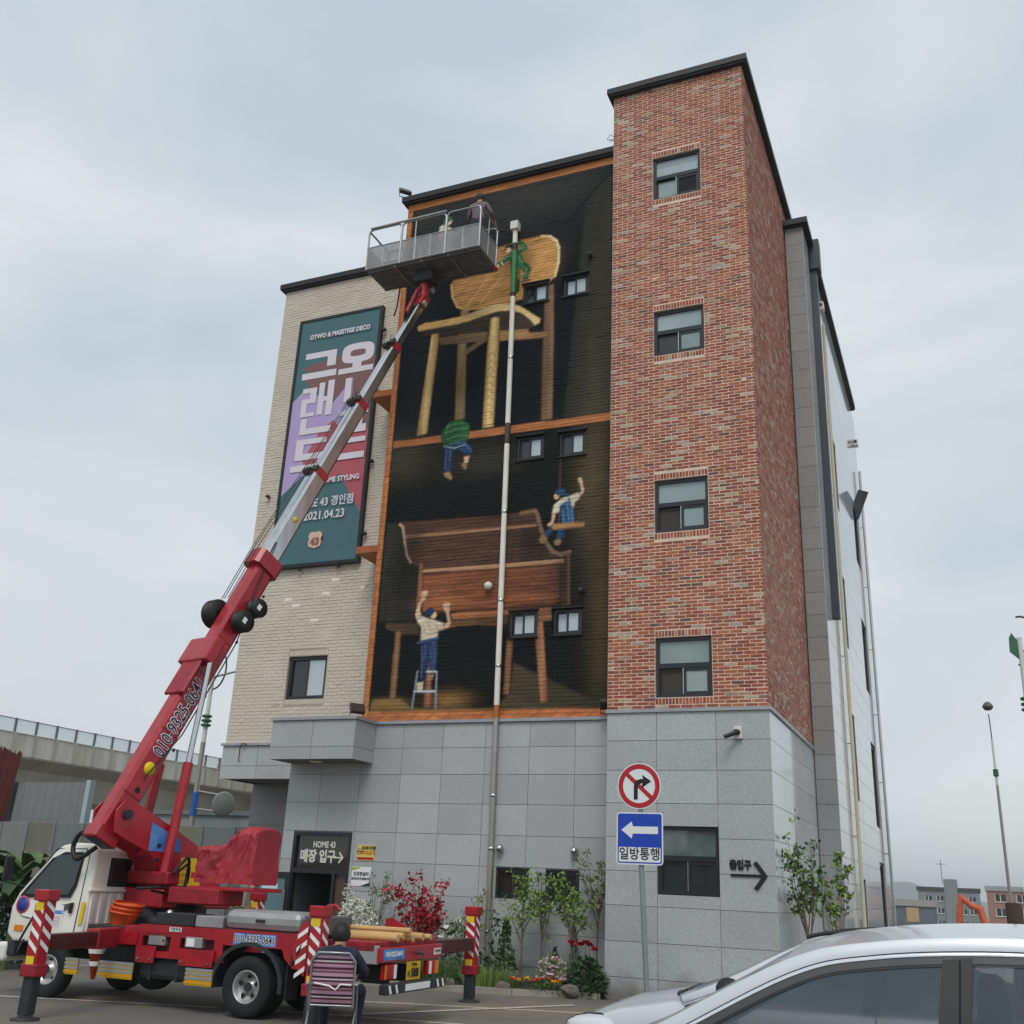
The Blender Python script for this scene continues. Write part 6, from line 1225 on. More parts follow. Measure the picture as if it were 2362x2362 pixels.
def car(label, X0, YC, G, belt, hood, wplan, paint, L, rails=False, nwind=0.33, bp_x=2.75, hwb=0.88, hwr=0.63, clad=False):
    """car facing -x, centre line at YC; G = side line of the greenhouse (x,z), belt/hood = height tables"""
    e = empty('parked_car', (X0, YC, 0), label, 'car', 'cars parked in front of the building')
    g = spline([(x, z, 0) for x, z in G], 7); zt = max(p.y for p in g)
    def zb(x): return interp(belt, x)
    def hw(x, z): t = min(1, max(0, (z-zb(x))/(zt-zb(x)))); return (hwb+(hwr-hwb)*t**1.15)*interp(wplan, x)
    nrm = []
    for i in range(len(g)):
        t = (g[min(i+1, len(g)-1)]-g[max(i-1, 0)]).normalized(); nrm.append(Vector((t.y, -t.x, 0)))
    def off(d): return [p+n*d for p, n in zip(g, nrm)]
    K = 10
    def roofpt(p, k):
        s = -1+2*k/K; h = hw(p.x, p.y); f = 1-s*s
        bow = 0.16*max(0, 1-(p.x-g[0].x)/0.9)
        return (p.x-bow*f, h*s, p.y+0.055*f*min(1, max(0.0, (p.y-1.15)*3)))
    top = [[roofpt(p, k) for k in range(K+1)] for p in g]
    def roof_part(name, i0, i1, m, k0=0, k1=K, lift=0.0):
        rows = top[i0:i1+1]; n = k1-k0+1; vs = [(q[0], q[1], q[2]+lift) for r in rows for q in r[k0:k1+1]]
        return MB().add(vs, [(i*n+j, i*n+j+1, (i+1)*n+j+1, (i+1)*n+j)[::-1] for i in range(len(rows)-1) for j in range(n-1)], 0, True).build(name, m, e)
    iw = next(i for i, p in enumerate(g) if p.x >= G[2][0]); ir = next(i for i, p in enumerate(g) if p.x >= G[-3][0])
    roof_part('windscreen', 0, iw, M_cglass, 1, K-1); roof_part('a_pillar', 0, iw, paint, 0, 1); roof_part('a_pillar', 0, iw, paint, K-1, K)
    roof_part('roof', iw, ir, paint); roof_part('rear_window', ir, len(g)-1, M_cglass, 1, K-1); roof_part('c_pillar', ir, len(g)-1, paint, 0, 1); roof_part('c_pillar', ir, len(g)-1, paint, K-1, K)
    for s in (1, -1):
        def P(p, extra=0.0): return (p.x, s*(hw(p.x, p.y)+extra), p.y)
        def strip(name, d0, d1, m, ex=0.0, bulge=0.0):
            a, b = off(d0), off(d1); n = len(a); vs = [P(q, ex) for q in a]+[P(q.lerp(r, 0.5), ex+bulge) for q, r in zip(a, b)]+[P(q, ex) for q in b]
            fs = [(k*n+i, k*n+i+1, (k+1)*n+i+1, (k+1)*n+i) for k in (0, 1) for i in range(n-1)]
            return MB().add(vs, fs if s < 0 else [f[::-1] for f in fs], 0, True).build(name, m, e)
        strip('roof_side', 0.0, 0.055, paint, 0.0, 0.006); strip('trim_gap', 0.055, 0.061, MATS['interior_shadow'], 0.001); strip('window_trim', 0.06, 0.076, M_chrome, 0.006, 0.004); strip('window_frame', 0.075, 0.108, mat('frame_grey', '3a3c3f', 0.5), 0.003); strip('window_rubber', 0.107, 0.119, M_trim, 0.0)
        inn = [p for p in off(0.112) if p.y > zb(p.x)+0.01]; vs = [P(p, -0.006) for p in inn]+[P(Vector((p.x, zb(p.x)+(p.y-zb(p.x))*0.5, 0)), -0.004) for p in inn]+[P(Vector((p.x, zb(p.x), 0)), -0.006) for p in inn]; n = len(inn)
        fs = [(k*n+i, k*n+i+1, (k+1)*n+i+1, (k+1)*n+i) for k in (0, 1) for i in range(n-1)]
        MB().add(vs, fs if s < 0 else [f[::-1] for f in fs], 0, True).build('side_glass', M_cglass, e)
        for bx_, w in ((bp_x, 0.13), (bp_x+1.02, 0.1)):
            xs = [bx_-w/2+0.03, bx_+w/2+0.03]; zt_ = [min(p.y for p in inn if abs(p.x-x) < 0.12)+0.035 for x in xs]; zz = [zb(x) for x in xs]
            q = [(xs[0]-0.04, zz[0]), (xs[1]-0.04, zz[1]), (xs[1]+0.03, zt_[1]), (xs[0]+0.03, zt_[0])]
            NQ = 8; vs = [P(Vector((q[0][0]+(q[3][0]-q[0][0])*t/NQ, q[0][1]+(q[3][1]-q[0][1])*t/NQ, 0)), 0.006) for t in range(NQ+1)]+[P(Vector((q[1][0]+(q[2][0]-q[1][0])*t/NQ, q[1][1]+(q[2][1]-q[1][1])*t/NQ, 0)), 0.006) for t in range(NQ+1)]; fs = [(t, NQ+1+t, NQ+2+t, t+1) for t in range(NQ)]; MB().add(vs, fs if s < 0 else [f[::-1] for f in fs], 0, True).build('b_pillar', M_trim, e)
            xm = bx_+0.025; vs = [P(Vector((xm-0.004+dd+0.045*t/NQ, zb(xm)+(zt_[0]-zb(xm))*t/NQ, 0)), 0.0085) for dd in (0, 0.008) for t in range(NQ+1)]; MB().add(vs, fs if s < 0 else [f[::-1] for f in fs], 0, True).build('door_gap', MATS['interior_shadow'], e)
    # body below the belt line
    xs = [0.0, 0.04, 0.12, 0.25, 0.45, 0.7, 0.95, 1.2, 1.5, 1.9, 2.3, 2.8, 3.3, 3.8, L-0.35, L-0.12, L-0.03, L]; rows = []
    for x in xs:
        w = 0.9*interp(wplan, x); t = interp(hood, x); c = 0.05 if x < G[0][0]+0.2 else 0.0
        rows.append([(x, y, z) for y, z in [(-w*0.9, 0.2), (-w*0.985, 0.36), (-w, 0.6), (-w*0.995, t-0.16), (-w*0.965, t-0.05), (-w*0.88, t-0.012), (-w*0.5, t+c*0.7), (0, t+c), (w*0.5, t+c*0.7), (w*0.88, t-0.012), (w*0.965, t-0.05), (w*0.995, t-0.16), (w, 0.6), (w*0.985, 0.36), (w*0.9, 0.2)]])
    n = len(rows[0]); mb = MB().add([p for r in rows for p in r], [(i*n+j, i*n+j+1, (i+1)*n+j+1, (i+1)*n+j) for i in range(len(rows)-1) for j in range(n-1)], 0, True)
    mb.add(rows[0], [tuple(range(n))[::-1]]); mb.add(rows[-1], [tuple(range(n))]); mb.build('body', paint, e)
    for s in (1, -1):
        yw = s*0.9
        for wx in (0.85, L-0.85):
            MB().lathe([(0.0, 0), (0.35, 0), (0.37, 0.02), (0.35, 0.03), (0.0, 0.03)], 28, 0, Matrix.Translation((wx, yw-0.012*s, 0.36)) @ Matrix.Rotation(R_(-90*s), 4, 'X')).build('wheel_arch', M_trim, e)
            r = 0.32; M = Matrix.Translation((wx, yw-0.03*s, r)) @ Matrix.Rotation(R_(-90*s), 4, 'X')
            w_ = MB().lathe([(r*0.66, -0.1), (r*0.95, -0.1), (r, -0.07), (r, 0.07), (r*0.95, 0.1), (r*0.68, 0.1)], 32, 0, M).build('wheel', M_rub, e); MB().lathe([(r*0.67, 0.09), (r*0.6, 0.06), (r*0.2, 0.075), (0.0, 0.08)], 20, 0, M).build('rim', M_rim, w_)
        hx, hz = 0.3, interp(hood, 0.3)-0.13; w = 0.9*interp(wplan, 0.25)
        hl = MB().sphere((0.27, s*w*0.9, hz), 1, 16, 0, None, (0.3, 0.175, 0.105)).build('headlamp', M_lens, e); MB().sphere((0.36, s*(w*0.9+0.09), hz-0.01), 1, 12, 0, None, (0.12, 0.08, 0.06)).build('indicator', M_amb, hl); MB().sphere((0.27, s*w*0.9, hz), 1, 16, 0, None, (0.305, 0.12, 0.11)).build('headlamp_rim', M_trim, hl)
        mxx = G[0][0]+0.42; mzz = zb(mxx)+0.1
        mi = MB().sphere((mxx, s*1.02, mzz), 1, 14, 0, None, (0.1, 0.13, 0.085)).build('wing_mirror', paint if not clad else M_trim, e); MB().tube([(mxx+0.05, s*0.86, mzz-0.08), (mxx+0.02, s*0.98, mzz-0.04)], 0.025, 8).build('mirror_arm', M_trim, mi)
        for dx in (bp_x+0.02, G[0][0]+0.35): MB().box(dx, dx+0.006, s*0.885 if s > 0 else -0.906, 0.906 if s > 0 else -0.885, 0.32, zb(dx)-0.04).build('door_gap', MATS['interior_shadow'], e)
        MB().bbox(bp_x-0.3, bp_x-0.1, s*0.9-0.02, s*0.9+0.03, zb(2)-0.17, zb(2)-0.13, 0.012).build('door_handle', paint, e)
        if rails:
            pts = [P_ for P_ in [(p.x, s*(hw(p.x, p.y)-0.03), p.y+0.045) for p in g[iw+1:ir-1]]]; MB().tube(pts, 0.016, 8).build('roof_rail', M_trim if clad else M_alu, e)
    for y in (-0.46, 0.1):
        MB().tube([(G[0][0]-0.06, y, zb(G[0][0])+0.03), (G[0][0]-0.02, y+0.2, zb(G[0][0])+0.05), (G[0][0]-0.0, y+0.42, zb(G[0][0])+0.06)], 0.01, 6).build('wiper', M_trim, e)
    MB().bbox(G[0][0]-0.1, G[0][0]+0.1, -0.62, 0.62, zb(G[0][0])-0.02, zb(G[0][0])+0.03, 0.015).build('cowl_panel', M_trim, e)
    MB().bbox(G[0][0]+0.25, G[0][0]+0.75, -0.7, 0.7, 0.75, zb(1.5)-0.02, 0.05).build('dashboard', M_seat, e); MB().lathe([(0.17, -0.012), (0.185, 0.0), (0.17, 0.012), (0.155, 0.0), (0.17, -0.012)], 24, 0, Matrix.Translation((G[0][0]+0.92, -0.38, zb(1.5)-0.05)) @ Matrix.Rotation(R_(-65), 4, 'Y')).build('steering_wheel', M_trim, e)
    for y in (-0.38, 0.38):
        s_ = MB().bbox(bp_x-0.35, bp_x+0.2, y-0.24, y+0.24, 0.45, 0.72, 0.06); s_.bbox(bp_x+0.05, bp_x+0.28, y-0.23, y+0.23, 0.6, 1.2, 0.08); s_.bbox(bp_x+0.12, bp_x+0.26, y-0.13, y+0.13, 1.22, 1.42, 0.05); s_.build('seat', M_seat, e)
    MB().bbox(0.02, 0.12, -0.55, 0.55, 0.42, 0.6, 0.03).build('grille', M_trim, e)
    return e
car('near silver car with chrome trim round its dark side windows', -3.05, 6.15, [(1.05, 0.92), (1.5, 1.13), (2.15, 1.475), (2.55, 1.578), (3.1, 1.625), (3.6, 1.615), (4.0, 1.55), (4.3, 1.3), (4.42, 1.02)],
    [(0, 0.88), (1.2, 0.9), (2.0, 0.98), (4.5, 1.06)], [(0, 0.6), (0.1, 0.7), (0.4, 0.78), (1.1, 0.88), (2.0, 0.98), (4.3, 1.06), (4.5, 0.98)], [(0, 0.7), (0.15, 0.86), (0.5, 0.96), (1.2, 1.0), (3.6, 1.0), (4.3, 0.93), (4.5, 0.85)], M_silver, 4.5, bp_x=2.86)
car('farther silver car with black wing mirror and roof rails beside the tower', -3.35, 9.9, [(1.02, 0.97), (1.4, 1.13), (1.95, 1.4), (2.3, 1.475), (2.9, 1.51), (3.5, 1.5), (3.95, 1.42), (4.2, 1.2), (4.3, 0.98)],
    [(0, 0.95), (2.0, 0.97), (4.5, 1.02)], [(0, 0.62), (0.1, 0.72), (0.4, 0.84), (1.0, 0.955), (2.0, 0.97), (4.2, 1.02), (4.4, 0.95)], [(0, 0.68), (0.15, 0.84), (0.5, 0.95), (1.2, 1.0), (3.6, 1.0), (4.2, 0.93), (4.4, 0.85)], M_silver2, 4.4, rails=True, bp_x=2.5, clad=True)

# ------------------------------------------------------------------ things fixed to the building and road signs
# advertising banner on the cream wall
BN = empty('banner_sign', (-14.2, Yw, 8.9), 'tall teal, lilac and red banner in a black frame on the cream wall', 'banner')
bx0, bx1, bz0, bz1, by = -15.50, -12.91, 8.89, 15.94, Yw-0.12
def bn(mb, name, m, parent=BN):
    o = mb.build(name, m, parent)
    if parent is BN: o.matrix_local = Matrix.Translation((14.2, -Yw, -8.9))
    return o
M_teal = mat('teal_print', '3f6a70', 0.45, var=0.04, vscale=0.8); M_lil = mat('lilac_print', 'b3a0cf', 0.45, var=0.03); M_crm = mat('crimson_print', 'b2525f', 0.45, var=0.04); M_mar = mat('maroon_print', '7d5757', 0.45, var=0.04); M_let = mat('letter_print', 'dcd7de', 0.45, var=0.02); M_bone = mat('badge_print', 'd9b8a4', 0.5)
fr_ = MB(); frame_rect(fr_, lambda u, z, n: (u, by-n, z), bx0, bx1, bz0, bz1, 0.085, -0.1, 0.02); bn(fr_, 'frame', M_black)
W, Hh = bx1-bx0-0.17, bz1-bz0-0.17; ox, oz = bx0+0.085, bz0+0.085
def BP(p): return (ox+p[0]*W, oz+p[1]*Hh)
lay = [0]
def bpoly(pts, m, name='print', parent=None):
    lay[0] += 1; y = by-0.004-0.0008*lay[0]; Q = [BP(p) for p in pts]
    mb = MB(); bm = bmesh.new(); vs = [bm.verts.new((x, y, z)) for x, z in Q]; f = bm.faces.new(vs); bmesh.ops.triangulate(bm, faces=[f]); bmesh.ops.recalc_face_normals(bm, faces=bm.faces[:])
    for f in bm.faces:
        if f.normal.y > 0: f.normal_flip()
    return bn(mb.bm(bm), name, m)
bpoly([(0, 0), (1, 0), (1, 1), (0, 1)], M_teal, 'panel')
bpoly([(0.12, 0.80), (0.52, 0.825), (0.92, 0.84), (1.0, 0.79), (1.0, 0.45), (0.5, 0.66), (0.25, 0.70), (0.10, 0.745), (0.28, 0.745), (0.06, 0.80)], M_mar)
bpoly([(0.0, 0.655), (0.16, 0.71), (0.50, 0.62), (0.75, 0.72), (0.75, 0.50), (0.52, 0.42), (0.3, 0.36), (0.0, 0.26)], M_lil)
bpoly([(0.0, 0.26), (0.0, 0.45), (0.2, 0.42), (0.3, 0.33)], M_lil)
bpoly([(0.22, 0.40), (0.40, 0.52), (0.55, 0.555), (0.70, 0.5), (0.86, 0.54), (1.0, 0.50), (1.0, 0.17), (0.70, 0.335), (0.55, 0.30), (0.32, 0.33)], M_crm)
bpoly([(0.0, 0.27), (0.3, 0.36), (1.0, 0.16), (1.0, 0), (0, 0)], M_teal)
# block letters of the headline
def block(rs): 
    for a, b, c, d in rs: bpoly([(a, c), (b, c), (b, d), (a, d)], M_let, 'headline_letter')
block([(0.10, 0.50, 0.833, 0.858), (0.39, 0.50, 0.79, 0.8329), (0.08, 0.52, 0.745, 0.772)])
ang = [2*math.pi*k/28 for k in range(29)]
def se(a, r, p=0.62): return math.copysign(abs(math.cos(a))**p, math.cos(a))*r
bpoly([(0.775+math.copysign(abs(math.cos(a))**0.6, math.cos(a))*0.2, 0.825+math.copysign(abs(math.sin(a))**0.6, math.sin(a))*0.042) for a in ang[:-1]], M_let, 'headline_letter'); bpoly([(0.775+math.copysign(abs(math.cos(a))**0.6, math.cos(a))*0.095, 0.825+math.copysign(abs(math.sin(a))**0.6, math.sin(a))*0.014) for a in ang[:-1]], M_mar)
block([(0.72, 0.83, 0.765, 0.785), (0.55, 0.98, 0.742, 0.7649)])
block([(0.12, 0.30, 0.685, 0.705), (0.22, 0.30, 0.66, 0.6849), (0.12, 0.30, 0.64, 0.6599), (0.12, 0.19, 0.60, 0.6399), (0.12, 0.30, 0.585, 0.6), (0.33, 0.40, 0.585, 0.72), (0.44, 0.52, 0.58, 0.725), (0.40, 0.44, 0.64, 0.66), (0.14, 0.22, 0.535, 0.575), (0.14, 0.53, 0.51, 0.535)])
block([(0.12, 0.5, 0.468, 0.49), (0.12, 0.22, 0.43, 0.468), (0.12, 0.5, 0.405, 0.43), (0.08, 0.56, 0.36, 0.385)])
block([(0.66, 0.74, 0.62, 0.72), (0.74, 0.86, 0.60, 0.63), (0.62, 0.98, 0.565, 0.585), (0.72, 0.78, 0.52, 0.55), (0.86, 0.92, 0.52, 0.55), (0.64, 0.97, 0.49, 0.52), (0.62, 0.98, 0.45, 0.47), (0.62, 0.70, 0.41, 0.44), (0.62, 0.98, 0.385, 0.41)])
def bt(body, u, v, size, m=M_let, bold=0.0, sx=1.0):
    x, z = BP((u, v)); o = text('lettering', body, m, BN, (x+14.2, by-0.048-Yw, z-8.9), size, depth=0.003, bold=bold, sx=sx); return o
bt('OTWO & MASSTIGE DECO', 0.52, 0.925, 0.19, bold=0.008, sx=0.82); bt('HOME STYLING', 0.72, 0.31, 0.19, bold=0.007, sx=0.86); bt('HOME 43 경인점', 0.56, 0.225, 0.29, bold=0.006, sx=0.84); bt('2021.04.23', 0.58, 0.175, 0.3, bold=0.006, sx=0.9)
bpoly([(0.43, 0.112), (0.47, 0.116), (0.5, 0.112), (0.53, 0.116), (0.57, 0.112), (0.585, 0.098), (0.57, 0.09), (0.585, 0.075), (0.57, 0.06), (0.5, 0.052), (0.43, 0.06), (0.415, 0.075), (0.43, 0.09), (0.415, 0.098)], M_bone, 'shield_badge'); bt('43', 0.5, 0.077, 0.26, mat('badge_red', '9a5a50', 0.5), 0.01)
for z in (9.6, 11.5, 13.4, 15.2): bn(MB().cyl((bx1+0.03, by+0.02, z), (bx1+0.12, by+0.02, z), 0.05, n=10), 'banner_clamp', M_black)
for x in (-14.6, -13.5): bn(MB().cyl((x, by+0.02, bz0-0.08), (x, by+0.02, bz0), 0.04, n=10), 'banner_clamp', M_black)
# rain pipe down the mural with its hopper; painted over in places like the wall behind it
PX = -8.83; rp_ = empty('rain_pipe', (PX, Ym, 0), 'tall white rain pipe with a square hopper crossing the mural', 'pipe')
M_pw = mat('white_pipe_paint', 'e9e5db', 0.55, var=0.05)
M_pg = mat('green_paint_on_pipe', '3c7a4c', 0.6, var=0.2, vscale=8); M_pd = mat('dark_paint_on_pipe', '2a2a29', 0.6); M_po = mat('orange_paint_on_pipe', 'b06a2f', 0.6, var=0.15)
def pp(z0, z1, m, name='pipe_length', r=0.06, x=None):
    xa = (PX+(16.8-z0)*0.009)-PX; xb = (16.8-z1)*0.009; return MB().cyl((xa, -0.09, z0), (xb, -0.09, z1), r, n=14).build(name, m, rp_)
for z0, z1, m in ((16.35, 16.72, M_pw), (16.15, 16.35, M_pd), (14.98, 16.15, M_pg), (14.86, 14.98, M_pd), (11.56, 14.86, M_pw), (11.05, 11.56, mat('brown_paint_on_pipe', '4a3b2e', 0.6)), (5.22, 11.05, M_pw), (4.96, 5.22, M_po), (0.06, 4.96, mat('galvanised_pipe', 'a9a49c', 0.3, metal=0.6, var=0.1))): pp(z0+0.001, z1, m)
MB().bbox(-0.1, 0.1, -0.2, -0.01, 16.72, 16.95, 0.01).build('hopper', M_white, rp_)
for z in (13.2, 9.4, 7.4, 6.0, 3.4, 2.4, 0.9): MB().lathe([(0.063, 0), (0.072, 0.01), (0.072, 0.05), (0.063, 0.06)], 14, 0, Matrix.Translation(((16.8-z)*0.009, -0.09, z))).build('pipe_clip', M_steel, rp_)
# round vent caps
def vent(x, y, z, label, m=M_steel, r=0.075):
    M = Matrix.Translation((x, y, z)) @ Matrix.Rotation(R_(90), 4, 'X')
    o = MB().lathe([(r*0.6, 0), (r*0.6, 0.05), (r, 0.05), (r*1.0, 0.09), (r*0.8, 0.13), (r*0.4, 0.15), (0.001, 0.155)], 18, 0, M).build('wall_ventilator', m); tag(o, label, 'vent', 'round ventilators on the building front'); return o
vent(-8.52, Ym-0.012, 2.44, 'round steel vent cap above the left small ground-floor window'); vent(-6.98, Ym-0.012, 2.43, 'round steel vent cap above the right small ground-floor window')
vent(-9.06, Ym-0.012, 7.78, 'round white vent cap on the painted bench drawer', M_white, 0.09); vent(-6.95, Ym-0.012, 7.53, 'round dark vent cap right of the painted bench', M_gun, 0.07); vent(-6.9, Ym-0.012, 15.6, 'small dark vent cap above the upper right mural window', M_gun, 0.06)
vent(-15.85, Yw-0.01, 10.9, 'small rusty vent stub at the left edge of the cream wall', mat('rusty_brown', '6d4a35', 0.7), 0.05)
for x, z, lb in ((-8.3, 11.42, 'small dark hook on the mural shelf left of the pipe'), (-6.9, 11.42, 'small dark hook on the mural shelf near the brick tower')): pass
# security camera and flood lamps
cc = empty('security_camera', (-3.7, Yt, 4.5), 'black security camera on a white box at the tower base', 'camera'); MB().bbox(-0.07, 0.07, -0.08, -0.012, -0.11, 0.11, 0.008).build('junction_box', M_white, cc)
MB().cyl((0, -0.08, 0.0), (-0.02, -0.14, 0.0), 0.05, n=16).build('swivel', M_black, cc); MB().cyl((0.0, -0.12, 0.0), (-0.2, -0.25, -0.1), 0.038, n=14).build('camera_barrel', M_black, cc)
def flood(x, y, z, label, rx=-0.6, rz=0.5):
    e = empty('flood_lamp', (x, y, z), label, 'lamp', 'flood lamps on ledges', rz=rz)
    M = Matrix.Translation((0, 0, 0.2)) @ Matrix.Rotation(rx, 4, 'X'); MB().bbox(-0.16, 0.16, -0.05, 0.05, -0.11, 0.11, 0.012, 0, M).build('lamp_housing', mat('bronze_housing', '3a2a28', 0.4), e); MB().tube([(-0.15, 0, 0.2), (-0.15, 0, 0.02), (0.15, 0, 0.02), (0.15, 0, 0.2)], 0.012, 6).build('bracket', M_black, e)
flood(-11.75, 18.75, 4.95, 'brown flood lamp on the canopy ledge below the mural', -0.5, 0.9); flood(-12.05, 19.2, 18.5, 'flood lamp on the left end of the mural cornice', -0.7, 0.8); flood(-6.3, 19.1, 4.955, 'black flood lamp on the ledge where mural and brick tower meet', 0.9, 0.3)
# cable ends left hanging
tag(MB().tube([(-6.2, 19.2, 18.52), (-6.35, 19.1, 18.62), (-6.5, 19.15, 18.72), (-6.4, 19.1, 18.8), (-6.3, 19.15, 18.72), (-6.42, 19.1, 18.6)], 0.008, 6).build('loose_cable', M_hose), 'loose black cable on the cornice beside the brick tower', 'cable')
tag(MB().tube([(-15.5, 20.05, 4.63), (-15.62, 20.03, 4.64), (-15.66, 20.03, 4.55), (-15.66, 20.03, 4.3), (-15.64, 20.02, 4.22)], 0.012, 6).build('hanging_cable', M_hose), 'short dark cable hanging over the left granite band', 'cable')
# entrance arrow lettering on the tower
ar = empty('entrance_arrow_sign', (-3.6, Yt, 2.1), 'black lettering and right-pointing arrow on the granite tower base', 'sign')
MB().box(-0.31, 0.27, -0.035, -0.014, -0.022, 0.022).build('arrow_shaft', M_black, ar); MB().prism([(0.08, 0.2), (0.14, 0.235), (0.315, 0.0), (0.14, -0.235), (0.08, -0.2), (0.23, 0.0)], 'y', -0.037, -0.015).build('arrow_head', M_black, ar)
text('lettering', '출입구', M_black, ar, (-0.14, -0.025, 0.16), 0.17, depth=0.02, bold=0.008, sx=0.8)
# two wall notices by the entrance
n1 = empty('parking_notice', (-11.55, Ym, 2.0), 'yellow notice with red band on the wall right of the entrance', 'notice'); MB().bbox(-0.21, 0.21, -0.022, -0.013, 0.13, 0.43, 0.003).build('board', mat('notice_yellow', 'e2c66a', 0.5), n1)
MB().box(-0.19, 0.19, -0.025, -0.023, 0.145, 0.19).build('red_band', M_redl, n1); text('lettering', '외부차량', M_rub, n1, (0.06, -0.025, 0.365), 0.09, depth=0.002, bold=0.003); text('lettering', '주차금지', mat('orange_print', 'c4741e', 0.5), n1, (0.06, -0.025, 0.27), 0.09, depth=0.002, bold=0.003)
MB().lathe([(0.045, 0), (0.06, 0), (0.06, 0.003), (0.045, 0.003)], 20, 0, Matrix.Translation((-0.15, -0.023, 0.3)) @ Matrix.Rotation(R_(90), 4, 'X')).build('ban_ring', M_redl, n1); MB().box(-0.19, -0.11, -0.026, -0.024, 0.29, 0.31).build('ban_mark', M_rub, n1)
n2 = empty('safety_notice', (-11.62, Ym, 1.6), 'white notice with blue lettering and green corner beside the entrance', 'notice'); MB().bbox(-0.23, 0.23, -0.022, -0.013, 0.03, 0.4, 0.003).build('board', M_wht, n2); MB().prism([(-0.225, 0.39), (-0.225, 0.33), (-0.05, 0.37), (-0.02, 0.395)], 'y', -0.025, -0.023).build('green_corner', mat('green_print', '9dbb3c', 0.5), n2); MB().prism([(0.225, 0.36), (0.225, 0.035), (-0.0, 0.035), (0.2, 0.1)], 'y', -0.025, -0.023).build('blue_corner', M_nvy, n2)
text('lettering', '건강한일터', M_nvy, n2, (0, -0.025, 0.26), 0.08, depth=0.002, bold=0.003); text('lettering', '환경보건컨설팅(주)', M_nvy, n2, (0, -0.025, 0.17), 0.055, depth=0.002, bold=0.002)
# road sign post
SG = empty('road_sign_post', (-4.82, 16.5, 0), 'grey post with round no-right-turn sign above blue one-way sign', 'road sign')
M_sred = mat('sign_red', 'b01526', 0.35); M_sblu = mat('sign_blue', '1140b4', 0.35); M_sw = mat('sign_white', 'e4e8ea', 0.4); M_galp = mat('post_galvanised', '8f9598', 0.45, metal=0.3, var=0.12, vscale=4)
MB().tube([(0.05, 0, 0), (-0.05, 0, 2.2), (-0.07, 0, 3.75)], 0.042, 16).build('post', M_galp, SG)
cx, cz = -0.07, 3.36; RS = 0.36
def disc(r0, r1, y, m, name, parent=SG, n=48):
    mb = MB(); vs = [(cx+r*math.cos(2*math.pi*k/n), y, cz+r*math.sin(2*math.pi*k/n)) for r in (r0, r1) for k in range(n)] if r0 > 0 else [(cx+r1*math.cos(2*math.pi*k/n), y, cz+r1*math.sin(2*math.pi*k/n)) for k in range(n)]
    fs = [(k, (k+1) % n, n+(k+1) % n, n+k)[::-1] for k in range(n)] if r0 > 0 else [tuple(range(n))]
    return mb.add(vs, fs).build(name, m, parent)
rd = MB().cyl((cx, -0.046, cz), (cx, -0.06, cz), RS, n=48, smooth=False).build('round_sign', M_sw, SG); disc(RS*0.74, RS*0.955, -0.0625, M_sred, 'red_ring', rd)
a = R_(-42); ca, sa = math.cos(a), math.sin(a)
def RB(x0, x1, w, y, m, name): 
    q = [(x0, -w), (x1, -w), (x1, w), (x0, w)]; MB().add([(cx+u*ca-v*sa, y, cz+u*sa+v*ca) for u, v in q], [(0, 1, 2, 3)]).build(name, m, rd)
RB(-RS*0.76, RS*0.76, 0.033, -0.063, M_sred, 'red_bar')
ap = [(cx-0.085+0.0, cz-0.21), (cx-0.02, cz-0.21), (cx-0.02, cz-0.02), (cx-0.005, cz+0.025), (cx+0.03, cz+0.04), (cx+0.06, cz+0.045), (cx+0.04, cz-0.035), (cx+0.2, cz+0.075), (cx+0.05, cz+0.175), (cx+0.07, cz+0.11), (cx+0.02, cz+0.108), (cx-0.045, cz+0.085), (cx-0.08, cz+0.03), (cx-0.085, cz-0.02)]
MB().prism(ap, 'y', -0.0665, -0.0645).build('turn_arrow', M_rub, rd)
def rrect(x0, x1, z0, z1, r, n=6):
    out = []
    for (x, z, a0) in ((x1-r, z0+r, -90), (x1-r, z1-r, 0), (x0+r, z1-r, 90), (x0+r, z0+r, 180)): out += [(x+r*math.cos(R_(a0+90*k/n)), z+r*math.sin(R_(a0+90*k/n))) for k in range(n+1)]
    return out
sq = MB().prism(rrect(-0.44, 0.32, 2.16, 2.95, 0.05), 'y', -0.06, -0.045).build('square_sign', M_sw, SG); MB().prism(rrect(-0.42, 0.30, 2.18, 2.93, 0.035), 'y', -0.0625, -0.0605).build('blue_field', M_sblu, sq); MB().prism(rrect(-0.4, 0.28, 2.2, 2.42, 0.02), 'y', -0.0645, -0.063).build('caption_field', M_sw, sq)
MB().prism([(-0.36, 2.68), (-0.19, 2.81), (-0.17, 2.735), (0.24, 2.735), (0.24, 2.625), (-0.17, 2.625), (-0.19, 2.55)], 'y', -0.0645, -0.063).build('white_arrow', M_sw, sq); text('lettering', '일방통행', M_rub, sq, (-0.06, -0.067, 2.31), 0.2, depth=0.002, bold=0.003, sx=0.92)
for z in (2.35, 2.8, 3.2, 3.5): MB().box(-0.16, 0.02, -0.044, 0.05, z-0.015, z+0.015).build('sign_clamp', M_galp, SG)
